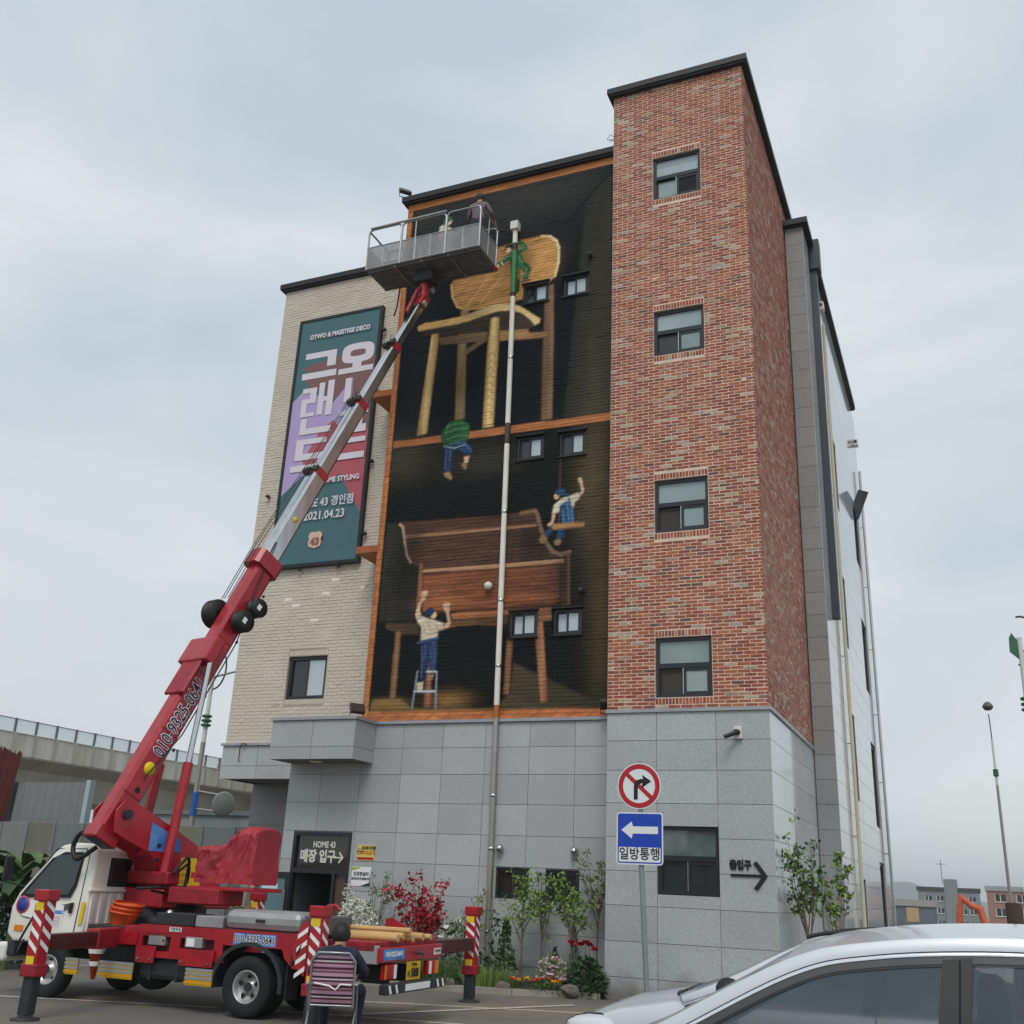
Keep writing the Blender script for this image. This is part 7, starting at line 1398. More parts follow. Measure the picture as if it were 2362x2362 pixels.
# pipes and gear on the polished side wall
def side_pipe(y, z0, z1, label, m, r=0.045, off=0.1):
    e = empty('side_pipe', (XrR, y, 0), label, 'pipe'); MB().cyl((off, 0, z0), (off, 0, z1), r, n=12).build('pipe_length', m, e)
    for k in range(int((z1-z0)/2.2)): MB().tube([(0.012, 0, z0+1+k*2.2), (off, 0, z0+1+k*2.2)], 0.012, 6).build('pipe_clip', M_gun, e)
    return e
side_pipe(27.1, 0.05, 17.3, 'cream pipe running up the side wall near the granite strip', mat('cream_pipe', 'c9bfa6', 0.5)); side_pipe(36.4, 0.05, 16.4, 'steel pipe up the far edge of the side wall', M_steel, 0.05, 0.12)
gt = empty('square_downpipe', (XrR, 25.4, 0), 'dark square downpipe with hopper high on the side wall', 'pipe'); MB().box(0.02, 0.19, -0.12, 0.12, 8.2, 18.0).build('pipe_length', mat('slate_metal', '353b42', 0.45), gt); MB().bbox(0.02, 0.3, -0.2, 0.2, 18.0, 18.95, 0.02).build('hopper', MATS['slate_metal'], gt)
for y, z, lb in ((26.6, 17.6, 'white vent box near the top of the side wall'), (35.6, 17.2, 'white vent box at the far end of the side wall')):
    e = empty('vent_box', (XrR, y, z), lb, 'vent', 'vent boxes on the side wall'); MB().bbox(0.02, 0.2, -0.12, 0.12, -0.14, 0.12, 0.02).build('box', M_white, e); MB().cyl((0.11, -0.12, 0.0), (0.11, -0.13, 0.0), 0.06, n=16).build('fan_guard', M_gun, e)
ow = empty('open_casement', (XrR, 34.2, 14.4), 'dark casement window propped open on the side wall', 'window'); MB().box(0.0, 0.34, -0.03, 0.03, -0.5, 0.5, 0, Matrix.Rotation(R_(22), 4, 'Y')).build('sash', M_frame, ow); MB().box(0.04, 0.3, -0.035, -0.031, -0.44, 0.44, 0, Matrix.Rotation(R_(22), 4, 'Y')).build('pane', M_glass_d, ow)

# ------------------------------------------------------------------ people (one skinned body each)
M_skin = mat('skin', 'c79a80', 0.55, var=0.06, vscale=8); M_hair = mat('black_hair', '15130f', 0.6, var=0.2, vscale=30); M_navy = mat('navy_cloth', '23283c', 0.85, var=0.15, vscale=9, bump=0.3, bscale=14); M_mauve = mat('grey_mauve_cloth', '6e6068', 0.85, var=0.15, vscale=7, bump=0.3, bscale=14); M_khaki = mat('khaki_vest', '8a7a5a', 0.85, var=0.2, vscale=7, bump=0.3, bscale=14); M_shoe = mat('dark_shoe', '2a2724', 0.7)
def body(name, label, loc, rz, J, E, mats, root):
    """J: joint -> (xyz, radius); E: (a, b, material slot); grown with a Skin modifier into one continuous mesh"""
    names = list(J); ix = {n: i for i, n in enumerate(names)}
    me = bpy.data.meshes.new(name); me.from_pydata([J[n][0] for n in names], [(ix[a], ix[b]) for a, b, _ in E], [])
    o = bpy.data.objects.new(name, me); C.objects.link(o)
    md = o.modifiers.new('skin', 'SKIN'); sv = me.skin_vertices[0].data
    for n in names:
        r = J[n][1]; sv[ix[n]].radius = r if isinstance(r, tuple) else (r, r); sv[ix[n]].use_root = (n == root)
    ss = o.modifiers.new('sub', 'SUBSURF'); ss.levels = 2; ss.render_levels = 2
    m2 = bpy.data.meshes.new_from_object(o.evaluated_get(bpy.context.evaluated_depsgraph_get())); bpy.data.objects.remove(o)
    for m in mats: m2.materials.append(m)
    seg = [(Vector(J[a][0]), Vector(J[b][0]), s) for a, b, s in E]
    for p in m2.polygons:
        c = p.center; best = 9; sl = 0
        for a, b, s in seg:
            d = b-a; t = max(0, min(1, (c-a).dot(d)/max(d.length_squared, 1e-9))); q = (c-a-d*t).length
            if q < best: best, sl = q, s
        p.material_index = sl; p.use_smooth = True
    r = bpy.data.objects.new(name, m2); C.objects.link(r); r.location = loc; r.rotation_euler = (0, 0, rz); tag(r, label, 'person'); return r
def fingers(J, E, w, d, side, slot, n=4):
    """palm and five short finger chains from wrist w, pointing along d"""
    d = Vector(d).normalized(); s = d.cross(Vector((0, 0, 1))); s = s.normalized() if s.length > 0.1 else Vector((1, 0, 0)); base = Vector(J[w][0]); J[w+'p'] = (tuple(base+d*0.075), (0.036, 0.02)); E.append((w, w+'p', slot))
    for k in range(4):
        a = base+d*0.1+s*(k-1.5)*0.021; b = a+d*(0.04+0.006*(1.5-abs(k-1.5)))-Vector((0, 0, 0.012)); c = b+d*0.025-Vector((0, 0, 0.022))
        for q, v, r in (('a', a, 0.0095), ('b', b, 0.009), ('c', c, 0.008)): J[f'{w}{k}{q}'] = (tuple(v), r)
        E += [(w+'p', f'{w}{k}a', slot), (f'{w}{k}a', f'{w}{k}b', slot), (f'{w}{k}b', f'{w}{k}c', slot)]
    t0 = base+d*0.05+s*0.04*side; t1 = t0+d*0.035+s*0.012*side-Vector((0, 0, 0.01)); J[w+'t0'] = (tuple(t0), 0.011); J[w+'t1'] = (tuple(t1), 0.009); E += [(w, w+'t0', slot), (w+'t0', w+'t1', slot)]
def face(parent, hx, hy, hz, f, r=0.1):
    """nose, ears, eyes and mouth on a head centred at (hx,hy,hz) looking along f (unit xy)"""
    f = Vector((*f, 0)); s = Vector((-f.y, f.x, 0)); c = Vector((hx, hy, hz))
    for k in (1, -1):
        MB().sphere(c+s*k*r*0.93+Vector((0, 0, -0.01)), 0.028, 10, 0, None, (0.6, 0.6, 1.2)).build('ear', M_skin, parent); MB().sphere(c+f*r*0.86+s*k*0.033+Vector((0, 0, 0.012)), 0.012, 8).build('eye', M_hair, parent)
    MB().sphere(c+f*r*1.0+Vector((0, 0, -0.018)), 0.018, 8, 0, None, (1, 1, 1.5)).build('nose', M_skin, parent); MB().sphere(c+f*r*0.87+Vector((0, 0, -0.058)), 0.02, 8, 0, None, (1.1, 1.1, 0.4)).build('mouth', mat('lip', '9a5a52', 0.5), parent)
def hair(parent, hx, hy, hz, f, r=0.112, m=None, long=0.0):
    mb = MB(); n, k = 22, 12; f = Vector((*f, 0)); s = Vector((-f.y, f.x, 0)); rows = []
    for i in range(k+1):
        th = math.pi*0.68*i/k; row = []
        for j in range(n):
            a = 2*math.pi*j/n; d = f*math.cos(a)+s*math.sin(a); lim = 1.0 if math.cos(a) < 0.35 else 0.62
            t = min(th, math.pi*0.68*lim); w = 1+0.05*mnoise.noise(Vector((math.cos(a)*3, math.sin(a)*3, t*3)))
            row.append(Vector((hx, hy, hz+0.012))+(d*math.sin(t)*r+Vector((0, 0, math.cos(t)*r*1.16)))*w)
        rows.append(row)
    mb.add([p for q in rows for p in q], [(i*n+j, i*n+(j+1) % n, (i+1)*n+(j+1) % n, (i+1)*n+j)[::-1] for i in range(k) for j in range(n)], 0, True); return mb.build('hair', m or M_hair, parent)
def standing(name, label, loc, rz, mats, h=1.68, arms='down', lean=0.0):
    k = h/1.7
    J = {'pel': ((0, 0, 0.93), (0.16, 0.11)), 'bel': ((0, 0.0+lean*0.3, 1.08), (0.14, 0.1)), 'che': ((0, lean*0.7, 1.3), (0.17, 0.115)), 'nek': ((0, lean, 1.45), 0.06), 'hd0': ((0, lean+0.02, 1.53), 0.072), 'hd1': ((0, lean+0.03, 1.6), (0.082, 0.098)), 'hd2': ((0, lean+0.02, 1.67), 0.07),
         'hl': ((-0.1, 0, 0.86), 0.095), 'kl': ((-0.11, 0.02, 0.48), 0.065), 'al': ((-0.11, 0, 0.1), 0.045), 'tl': ((-0.12, 0.15, 0.04), 0.04), 'hr': ((0.1, 0, 0.86), 0.095), 'kr': ((0.11, 0.02, 0.48), 0.065), 'ar': ((0.11, 0, 0.1), 0.045), 'tr': ((0.12, 0.15, 0.04), 0.04),
         'sl': ((-0.18, lean*0.8, 1.39), 0.07), 'sr': ((0.18, lean*0.8, 1.39), 0.07)}
    if arms == 'rail': J.update({'el': ((-0.26, 0.1, 1.14), 0.05), 'wl': ((-0.2, 0.34, 1.1), 0.034), 'er': ((0.3, 0.06, 1.16), 0.05), 'wr': ((0.3, 0.3, 1.12), 0.034)})
    else: J.update({'el': ((-0.27, 0.05, 1.12), 0.05), 'wl': ((-0.2, 0.28, 1.22), 0.034), 'er': ((0.27, 0.0, 1.1), 0.05), 'wr': ((0.22, 0.22, 1.2), 0.034)})
    E = [('pel', 'bel', 0), ('bel', 'che', 0), ('che', 'nek', 0), ('nek', 'hd0', 2), ('hd0', 'hd1', 2), ('hd1', 'hd2', 2), ('pel', 'hl', 1), ('hl', 'kl', 1), ('kl', 'al', 1), ('al', 'tl', 3), ('pel', 'hr', 1), ('hr', 'kr', 1), ('kr', 'ar', 1), ('ar', 'tr', 3), ('che', 'sl', 0), ('sl', 'el', 0), ('el', 'wl', 0), ('che', 'sr', 0), ('sr', 'er', 0), ('er', 'wr', 0)]
    for w, e, sd_ in (('wl', 'el', 1), ('wr', 'er', -1)): fingers(J, E, w, Vector(J[w][0])-Vector(J[e][0]), sd_, 2)
    for q in J: p, r = J[q]; J[q] = (tuple(c*k for c in p), r)
    o = body(name, label, loc, rz, J, E, mats, 'pel'); face(o, 0, (lean+0.03)*k, 1.605*k, (0, 1)); hair(o, 0, (lean+0.02)*k, 1.61*k, (0, 1)); return o
standing('person', 'person with dark hair in a grey mauve top standing in the lifted basket', (-9.0, 17.5, BZ0+0.045), R_(8), (M_mauve, M_navy, M_skin, M_shoe), 1.66, 'rail', 0.06)
standing('person', 'person in a khaki vest over navy sleeves standing behind the truck', (-11.8, 16.0, 0.0), R_(150), (M_khaki, M_navy, M_skin, M_shoe), 1.72)
# folding chair with striped cloth, and the sitter
CH = empty('folding_chair', (-7.0, 11.2, 0), 'folding camp chair with burgundy and pink striped cloth behind the truck', 'chair', rz=R_(27))
def stripes():
    m = bpy.data.materials.new('striped_cloth'); m.use_nodes = True; nt = m.node_tree; b = nt.nodes['Principled BSDF']; b.inputs['Roughness'].default_value = 0.85
    t = nt.nodes.new('ShaderNodeTexCoord'); sx = nt.nodes.new('ShaderNodeSeparateXYZ'); mu = nt.nodes.new('ShaderNodeMath'); mu.operation = 'MULTIPLY'; mu.inputs[1].default_value = 5.2; fr = nt.nodes.new('ShaderNodeMath'); fr.operation = 'FRACT'; r = nt.nodes.new('ShaderNodeValToRGB'); r.color_ramp.interpolation = 'CONSTANT'
    cols = [(0, '4b1c33'), (0.13, 'b98fa3'), (0.3, '5d2440'), (0.4, 'd3c3c9'), (0.5, '3c1830'), (0.62, 'c49db0'), (0.8, '7a4560'), (0.9, 'a97c92')]; el = r.color_ramp.elements
    for i, (p, c) in enumerate(cols):
        e = el[i] if i < 2 else el.new(p); e.position = p; e.color = (*lin(c), 1)
    nt.links.new(t.outputs['Object'], sx.inputs[0]); nt.links.new(sx.outputs['Z'], mu.inputs[0]); nt.links.new(mu.outputs[0], fr.inputs[0]); nt.links.new(fr.outputs[0], r.inputs['Fac']); nt.links.new(r.outputs['Color'], b.inputs['Base Color']); return m
M_str = stripes(); cw = 0.235
bk_ = MB(); rows = []
for i in range(13):
    t = i/12; z = 0.4+0.52*t; y = -0.02-0.16*t; rows.append([(cw*s*(1-0.06*max(0, t-0.85)/0.15), y-0.035*(1-s*s)*math.sin(math.pi*min(1, t*1.1)), z) for s in (-1, -0.6, -0.2, 0.2, 0.6, 1)])
bk_.add([p for r in rows for p in r], [(i*6+j, i*6+j+1, (i+1)*6+j+1, (i+1)*6+j) for i in range(12) for j in range(5)], 0, True); bk_.build('back_cloth', M_str, CH)
MB().add([(-cw, -0.02, 0.4), (cw, -0.02, 0.4), (cw, 0.42, 0.42), (-cw, 0.42, 0.42), (-cw, 0.2, 0.37), (cw, 0.2, 0.37)], [(0, 1, 5, 4), (4, 5, 2, 3)], 0, True).build('seat_cloth', mat('navy_seat', '2a2840', 0.8), CH)
MB().tube([(-cw-0.015, 0.0, 0.36), (-cw-0.015, -0.17, 0.86), (-cw+0.06, -0.2, 0.95), (cw-0.06, -0.2, 0.95), (cw+0.015, -0.17, 0.86), (cw+0.015, 0.0, 0.36)], 0.013, 10).build('back_frame', M_galv, CH); MB().tube([(-cw, -0.02, 0.38), (cw, -0.02, 0.38)], 0.012, 8).build('cross_bar', M_galv, CH)
for s in (-1, 1):
    MB().tube([(s*(cw+0.03), 0.4, 0.44), (s*(cw+0.03), -0.28, 0.0)], 0.013, 8).build('leg', M_galv, CH); MB().tube([(s*(cw+0.045), -0.04, 0.62), (s*(cw+0.045), 0.42, 0.0)], 0.013, 8).build('leg', M_galv, CH); MB().bbox(s*(cw+0.04)-0.025, s*(cw+0.04)+0.025, -0.12, 0.36, 0.6, 0.625, 0.01).build('armrest', mat('grey_plastic', '8f9a9c', 0.5), CH); MB().bbox(s*(cw+0.035)-0.02, s*(cw+0.035)+0.02, -0.24, -0.19, 0.06, 0.2, 0.008).build('leg_joint', MATS['grey_plastic'], CH)
MB().tube([(-0.2, -0.12, 0.62), (-0.02, -0.19, 0.6), (0.05, -0.2, 0.56), (0.1, -0.19, 0.62), (0.22, -0.12, 0.61)], 0.01, 6).build('tie_strap', M_wht, CH)
J = {'pel': ((0, 0.1, 0.5), (0.16, 0.12)), 'bel': ((0, 0.06, 0.66), (0.15, 0.11)), 'che': ((0.02, 0.06, 0.86), (0.18, 0.12)), 'nek': ((0.03, 0.1, 1.0), 0.06), 'hd0': ((0.03, 0.14, 1.06), 0.072), 'hd1': ((0.03, 0.16, 1.12), (0.08, 0.094)), 'hd2': ((0.03, 0.15, 1.18), 0.07), 'hr': ((0.12, 0.16, 0.5), 0.1), 'kr': ((0.3, 0.58, 0.52), 0.075), 'ar': ((0.26, 0.56, 0.1), 0.05), 'tr': ((0.3, 0.72, 0.045), 0.042), 'hl': ((-0.1, 0.16, 0.5), 0.1), 'kl': ((-0.14, 0.6, 0.5), 0.075), 'al': ((-0.12, 0.62, 0.1), 0.05), 'tl': ((-0.14, 0.78, 0.045), 0.042), 'sr': ((0.22, 0.08, 0.92), 0.075), 'er': ((0.36, 0.18, 0.72), 0.055), 'wr': ((0.28, 0.4, 0.66), 0.036), 'sl': ((-0.18, 0.08, 0.92), 0.075), 'el': ((-0.28, 0.18, 0.7), 0.055), 'wl': ((-0.18, 0.4, 0.66), 0.036)}
E = [('pel', 'bel', 0), ('bel', 'che', 0), ('che', 'nek', 0), ('nek', 'hd0', 2), ('hd0', 'hd1', 2), ('hd1', 'hd2', 2), ('pel', 'hl', 1), ('hl', 'kl', 1), ('kl', 'al', 1), ('al', 'tl', 3), ('pel', 'hr', 1), ('hr', 'kr', 1), ('kr', 'ar', 1), ('ar', 'tr', 3), ('che', 'sl', 0), ('sl', 'el', 0), ('el', 'wl', 0), ('che', 'sr', 0), ('sr', 'er', 0), ('er', 'wr', 0)]
fingers(J, E, 'wl', (0.3, 1, -0.2), 1, 2); fingers(J, E, 'wr', (-0.3, 1, -0.2), -1, 2)
st_ = body('person', 'person in navy clothes sitting in the striped camp chair, seen from behind', (-7.0, 11.2, 0), R_(27), J, E, (M_navy, M_navy, M_skin, M_shoe), 'pel'); face(st_, 0.03, 0.16, 1.125, (0, 1)); hair(st_, 0.03, 0.15, 1.12, (0, 1), 0.112)

# ------------------------------------------------------------------ planting
def leafmat(name, c, c2): return mat(name, c, 0.6, col2=c2, vscale=6)
G1 = leafmat('leaf_green', '5d7a34', '45602a'); G2 = leafmat('leaf_dark', '34502c', '26401f'); G3 = leafmat('leaf_light', '8aa04a', '6f8a3c'); G4 = leafmat('leaf_grey_green', '6a7a52', '55653f'); RL = leafmat('maple_red', '9c1226', '6f0c1c'); WF = mat('white_blossom', 'e3e2d8', 0.7); RF = mat('red_petal', 'a50f24', 0.6, var=0.2, vscale=20); OF = mat('orange_petal', 'd8681a', 0.6); YF = mat('yellow_petal', 'e3b01c', 0.6); BK = mat('bark', '6b5c4c', 0.85, var=0.2, vscale=10); BK2 = mat('green_stem', '5a6a3a', 0.7); PF = mat('pale_pink_petal', 'd8c2c8', 0.6)
def leaf(mb, p, d, L, w, mi, r):
    d = d.normalized(); s = d.cross(Vector((r.uniform(-1, 1), r.uniform(-1, 1), r.uniform(0.2, 1)))); s = s.normalized() if s.length > 1e-3 else d.orthogonal().normalized(); n = s.cross(d)
    mb.add([p, p+d*L*0.45+s*w/2+n*L*0.06, p+d*L, p+d*L*0.45-s*w/2+n*L*0.06], [(0, 1, 2, 3)], mi)
def rand_dir(r, up_=0.0):
    a = r.uniform(0, 2*math.pi); z = r.uniform(-1, 1); q = math.sqrt(1-z*z); v = Vector((q*math.cos(a), q*math.sin(a), z+up_)); return v.normalized()
def sapling(name, label, base, h, crown, seed, mats, nleaf=420, L=0.09, w=0.035, fork=0.45, trunk=0.018, spread=0.5, nb=9, group='saplings in the bed', cat='tree', droop=0.0, tuft=None, nstem=1):
    """slender young tree: forked stem, fine branches and leaves gathered at the branch ends"""
    r = random.Random(seed); e = empty(name, base, label, cat, group); tb = MB(); lf = MB(); tips = []
    for q in range(nstem):
        a0 = r.uniform(0, 6.28); k = Vector((math.cos(a0), math.sin(a0)*0.6, 0))*0.12*(nstem > 1); f = Vector((r.uniform(-0.05, 0.05)+k.x, r.uniform(-0.04, 0.04)+k.y, h*fork))
        tb.tube([(k.x*0.3, k.y*0.3, -0.05), tuple(f*0.5+Vector((r.uniform(-0.03, 0.03), 0, 0))), tuple(f)], [trunk, trunk*0.85, trunk*0.7], 7)
        for b in range(nb):
            a = r.uniform(0, 2*math.pi); t = r.uniform(0.55, 1.0) if b else 1.0; st = f*t; rad = crown*r.uniform(0.35, 1.0)*spread*2; top = Vector((f.x+math.cos(a)*rad, f.y+math.sin(a)*rad*0.6, h*r.uniform(fork+0.12, 1.0)-droop*rad))
            md = st.lerp(top, 0.5)+Vector((math.cos(a), math.sin(a)*0.5, 0.4))*0.05; tb.tube([tuple(st), tuple(md), tuple(top)], [trunk*0.45, trunk*0.3, 0.003], 5, 0, False)
            for _ in range(4):
                s0 = st.lerp(top, r.uniform(0.45, 0.95)); t2 = s0+rand_dir(r, 0.25)*crown*0.34; tb.tube([tuple(s0), tuple(t2)], [0.004, 0.002], 4, 0, False); tips.append(t2)
            tips.append(top)
    for i in range(nleaf):
        c = r.choice(tips); d = rand_dir(r, -0.15); p = c+rand_dir(r)*crown*r.random()**0.7*(tuft or 0.2); leaf(lf, p, d, L*r.uniform(0.6, 1.2), w*r.uniform(0.7, 1.2), r.randrange(len(mats)), r)
    tb.build('trunk', BK, e); lf.build('crown', mats, e); return e
def clump(name, label, base, h, rad, seed, mats, n=260, L=0.1, w=0.05, shape='dome', stems=6, group='plants in the bed', cat='plant', flowers=None, nf=0, fr=0.03, flat=0.6):
    r = random.Random(seed); e = empty(name, base, label, cat, group); sb = MB(); lf = MB(); fb = MB()
    for k in range(stems):
        a = r.uniform(0, 6.28); q = rad*r.uniform(0.1, 0.8); sb.tube([(0.3*q*math.cos(a), 0.3*q*math.sin(a)*flat, -0.04), (0.7*q*math.cos(a), 0.7*q*math.sin(a)*flat, h*0.5), (q*math.cos(a), q*math.sin(a)*flat, h*r.uniform(0.75, 0.98))], [0.008, 0.006, 0.003], 5, 0, False)
    def pos():
        z = r.random(); a = r.uniform(0, 6.28)
        f = {'dome': math.sqrt(max(0.02, 1-z*z)), 'cone': (1-z)*0.95+0.05, 'column': 0.55+0.45*math.sin(math.pi*min(1, z+0.15)), 'spray': 0.35+0.65*z}[shape]
        q = rad*f*r.random()**0.45; return Vector((q*math.cos(a), q*math.sin(a)*flat, h*z))
    for _ in range(n):
        p = pos(); d = Vector((p.x, p.y, 0.25*rad))+rand_dir(r)*0.6*rad; leaf(lf, p, d, L*r.uniform(0.6, 1.25), w*r.uniform(0.7, 1.2), r.randrange(len(mats)), r)
    for _ in range(nf):
        p = pos(); p.z = max(p.z, h*0.45)
        for k in range(5):
            a = 2*math.pi*k/5; d = Vector((math.cos(a), math.sin(a)*0.6-0.5, 0.45*math.sin(a)+0.3)); leaf(fb, p, d, fr*1.5, fr*1.1, 0, r)
    sb.build('stem', BK2, e); lf.build('foliage', mats, e)
    if nf: fb.build('blossom', flowers, e)
    return e
def flower(name, label, base, h, r0, m, seed, group, petals=14, stem=True, mid=None):
    r = random.Random(seed); e = empty(name, base, label, 'flower', group); fb = MB(); c = Vector((r.uniform(-0.03, 0.03), r.uniform(-0.03, 0.03), h))
    if stem: MB().tube([(0, 0, 0), (c.x*0.5, c.y*0.5+0.01, h*0.55), tuple(c)], 0.005, 5).build('stem', BK2, e)
    for k in range(petals):
        a = 2*math.pi*k/petals*2.4; d = Vector((math.cos(a), math.sin(a), r.uniform(0.0, 1.1))); leaf(fb, c, d, r0*r.uniform(0.8, 1.1), r0*0.85, 0, r)
    fb.build('petals', m, e); return e
sapling('sapling', 'bare thin sapling with small grey-green leaves left of the red maple', (-10.85, 18.75, 0.05), 1.85, 0.34, 11, [G4, G1], 260, 0.08, 0.03, 0.5, nb=7)
sapling('maple_sapling', 'small maple with crimson red leaves', (-9.62, 18.5, 0.05), 1.82, 0.56, 12, [RL, leafmat('maple_bright_red', 'c01c34', '9a1428'), MATS['maple_bright_red']], 1150, 0.1, 0.06, 0.3, nb=12, tuft=0.2, nstem=2)
sapling('sapling', 'slim sapling with drooping leaves above the white roses', (-8.9, 18.9, 0.05), 1.6, 0.3, 13, [G4, G3], 240, 0.1, 0.03, 0.5, nb=6)
sapling('maple_sapling', 'young green maple in front of the left small window', (-7.76, 18.6, 0.05), 2.02, 0.42, 14, [G3, G1, G3], 620, 0.09, 0.04, 0.55, nb=10, tuft=0.25)
sapling('maple_sapling', 'leaning young maple between the two small windows', (-7.36, 18.75, 0.05), 2.0, 0.34, 15, [G3, G4, G1], 420, 0.09, 0.035, 0.5, nb=8)
sapling('maple_sapling', 'young green maple in front of the right small window', (-6.74, 18.55, 0.05), 2.22, 0.42, 16, [G3, G1, G3], 800, 0.09, 0.04, 0.5, nb=11, tuft=0.26)
sapling('maple_sapling', 'thin maple with dark stem beside the granite tower corner', (-6.42, 18.95, 0.05), 2.36, 0.42, 17, [G1, G4], 420, 0.085, 0.035, 0.62, nb=9)
clump('white_spirea', 'white blossoming shrub spilling beside the entrance', (-11.0, 18.2, 0.05), 1.35, 0.66, 21, [G4, WF, WF], 900, 0.06, 0.04, 'dome', 12, 'flowering shrubs in the bed', 'shrub', WF, 480, 0.028); clump('white_spirea', 'tall thin spray of white blossom close to the door frame', (-11.5, 18.7, 0.05), 1.62, 0.24, 22, [WF, G4], 260, 0.05, 0.03, 'column', 7, 'flowering shrubs in the bed', 'shrub', WF, 120, 0.022)
clump('rose_bush', 'rose bush with large white blooms behind the far outrigger', (-8.98, 18.4, 0.05), 1.05, 0.42, 23, [G2, G1], 420, 0.09, 0.045, 'dome', 9, 'flowering shrubs in the bed', 'shrub', WF, 16, 0.07)
clump('red_shrub', 'low shrub of red flowers under the red maple', (-9.6, 17.95, 0.05), 0.62, 0.4, 24, [G2, RL], 240, 0.08, 0.05, 'dome', 7, 'flowering shrubs in the bed', 'shrub', RF, 26, 0.045)
clump('leafy_climber', 'tall dark leafy stem right of the far outrigger', (-8.32, 18.7, 0.05), 1.28, 0.14, 25, [G2], 130, 0.1, 0.06, 'column', 4); clump('leafy_climber', 'fuller dark leafy column beside the rain pipe', (-8.0, 18.5, 0.05), 1.12, 0.26, 26, [G2, G1], 330, 0.1, 0.07, 'cone', 6)
clump('dwarf_conifer', 'small dark rounded conifer behind the foxgloves', (-7.1, 18.65, 0.05), 0.72, 0.24, 27, [leafmat('conifer_green', '2c4a22', '1f3819')], 900, 0.05, 0.012, 'cone', 3, 'dwarf conifers in the bed', 'conifer'); clump('dwarf_conifer', 'taller narrow dark conifer left of the red peonies', (-6.78, 18.8, 0.05), 1.05, 0.2, 28, [MATS['conifer_green'], G2], 900, 0.05, 0.012, 'cone', 3, 'dwarf conifers in the bed', 'conifer')
clump('peony_plant', 'broad dark green peony foliage at the tower corner', (-6.45, 18.5, 0.05), 0.55, 0.36, 29, [G2, leafmat('peony_green', '3c5f38', '2c4a2a')], 420, 0.13, 0.07, 'dome', 8)
for k, (x, z) in enumerate(((-6.75, 0.86), (-6.56, 0.84), (-6.47, 0.87), (-6.38, 0.84), (-6.3, 0.78))): flower('red_peony', ['leftmost red peony bloom, beside the narrow conifer', 'red peony bloom, second from the left', 'largest red peony bloom in the middle of the row', 'red peony bloom, second from the tower', 'red peony bloom nearest the tower corner'][k], (x, 18.5, 0.05), z-0.05, 0.1 if k == 2 else 0.085, RF, 40+k, 'red peonies', 18)
r = random.Random(50); mg = [(-7.62, 18.0), (-7.5, 17.98), (-7.42, 18.1), (-7.28, 18.08), (-7.15, 18.12), (-7.02, 18.18), (-6.92, 18.2), (-6.84, 18.28), (-7.2, 18.02), (-7.55, 18.12), (-6.98, 18.3), (-7.36, 17.99)]
ORD = sorted(range(len(mg)), key=lambda i: mg[i][0]); NTH = ('leftmost', 'second from left', 'third from left', 'fourth from left', 'fifth from left', 'sixth from left', 'sixth from right', 'fifth from right', 'fourth from right', 'third from right', 'second from right', 'rightmost')
for k, (x, y) in enumerate(mg): flower('marigold', ('orange', 'yellow', 'yellow', 'orange', 'rust-red')[k % 5]+' marigold, '+NTH[ORD.index(k)]+' in the low row edging the bed', (x, y, 0.06), 0.16+0.06*r.random(), 0.06, (OF, YF, YF, OF, mat('rust_petal', '8f2f18', 0.6))[k % 5], 60+k, 'marigolds', 16)
clump('marigold_foliage', 'low feathery green foliage under the marigolds', (-7.22, 18.12, 0.05), 0.18, 0.5, 30, [G1, G2], 420, 0.07, 0.02, 'dome', 3, flat=0.3)
for k in range(5): clump('foxglove', ['leftmost pale foxglove spike', 'pale foxglove spike, second from the left', 'tallest pale foxglove spike, in the middle', 'pale foxglove spike, second from the right', 'rightmost pale foxglove spike'][k]+' before the dwarf conifer', (-7.25+k*0.1, 18.38+0.04*(k % 2), 0.05), (0.5, 0.58, 0.64, 0.56, 0.5)[k], 0.07, 70+k, [G1, G3], 50, 0.08, 0.03, 'column', 2, 'foxgloves in the bed', 'flower', PF, 26, 0.028)
def grass_tuft(name, label, base, h, rad, seed, mats, n=240):
    r = random.Random(seed); e = empty(name, base, label, 'grass', 'grass tufts in the bed'); mb = MB()
    for _ in range(n):
        a = r.uniform(0, 6.28); q = rad*r.random()**0.6; p = Vector((q*math.cos(a), q*math.sin(a)*0.6, 0)); t = p*1.5+Vector((r.uniform(-0.05, 0.05), r.uniform(-0.05, 0.05), h*r.uniform(0.6, 1.0))); w = Vector((0.006, 0.003, 0)); m_ = p.lerp(t, 0.55)+Vector((0, 0, h*0.08))
        mb.add([p-w, p+w, m_+w*0.8, m_-w*0.8, t], [(0, 1, 2, 3), (3, 2, 4)], r.randrange(len(mats)))
    mb.build('blades', mats, e); return e
grass_tuft('grass_tuft', 'bright green grass tuft right of the far outrigger foot', (-8.2, 18.0, 0.05), 0.42, 0.34, 81, [G1, G3]); grass_tuft('grass_tuft', 'dark grass tuft under the truck beam near the far outrigger', (-9.3, 17.75, 0.05), 0.5, 0.6, 82, [G2, G1], 420); grass_tuft('grass_tuft', 'sparse grass tuft left of the marigolds', (-7.85, 18.15, 0.05), 0.34, 0.26, 83, [G1, G4], 160)
clump('low_weeds', 'dark green weeds filling the bed behind the truck tail', (-9.9, 17.95, 0.05), 0.5, 0.9, 31, [G2, G1, G2], 700, 0.09, 0.045, 'dome', 8, flat=0.4); clump('low_weeds', 'mixed green weeds between grass and marigolds', (-8.6, 18.35, 0.05), 0.55, 0.55, 32, [G2, G1, G4], 520, 0.09, 0.04, 'dome', 8)
M_rock = mat('bed_stone', '7a7067', 0.9, col2='5f574f', vscale=5, bump=0.6, bscale=12)
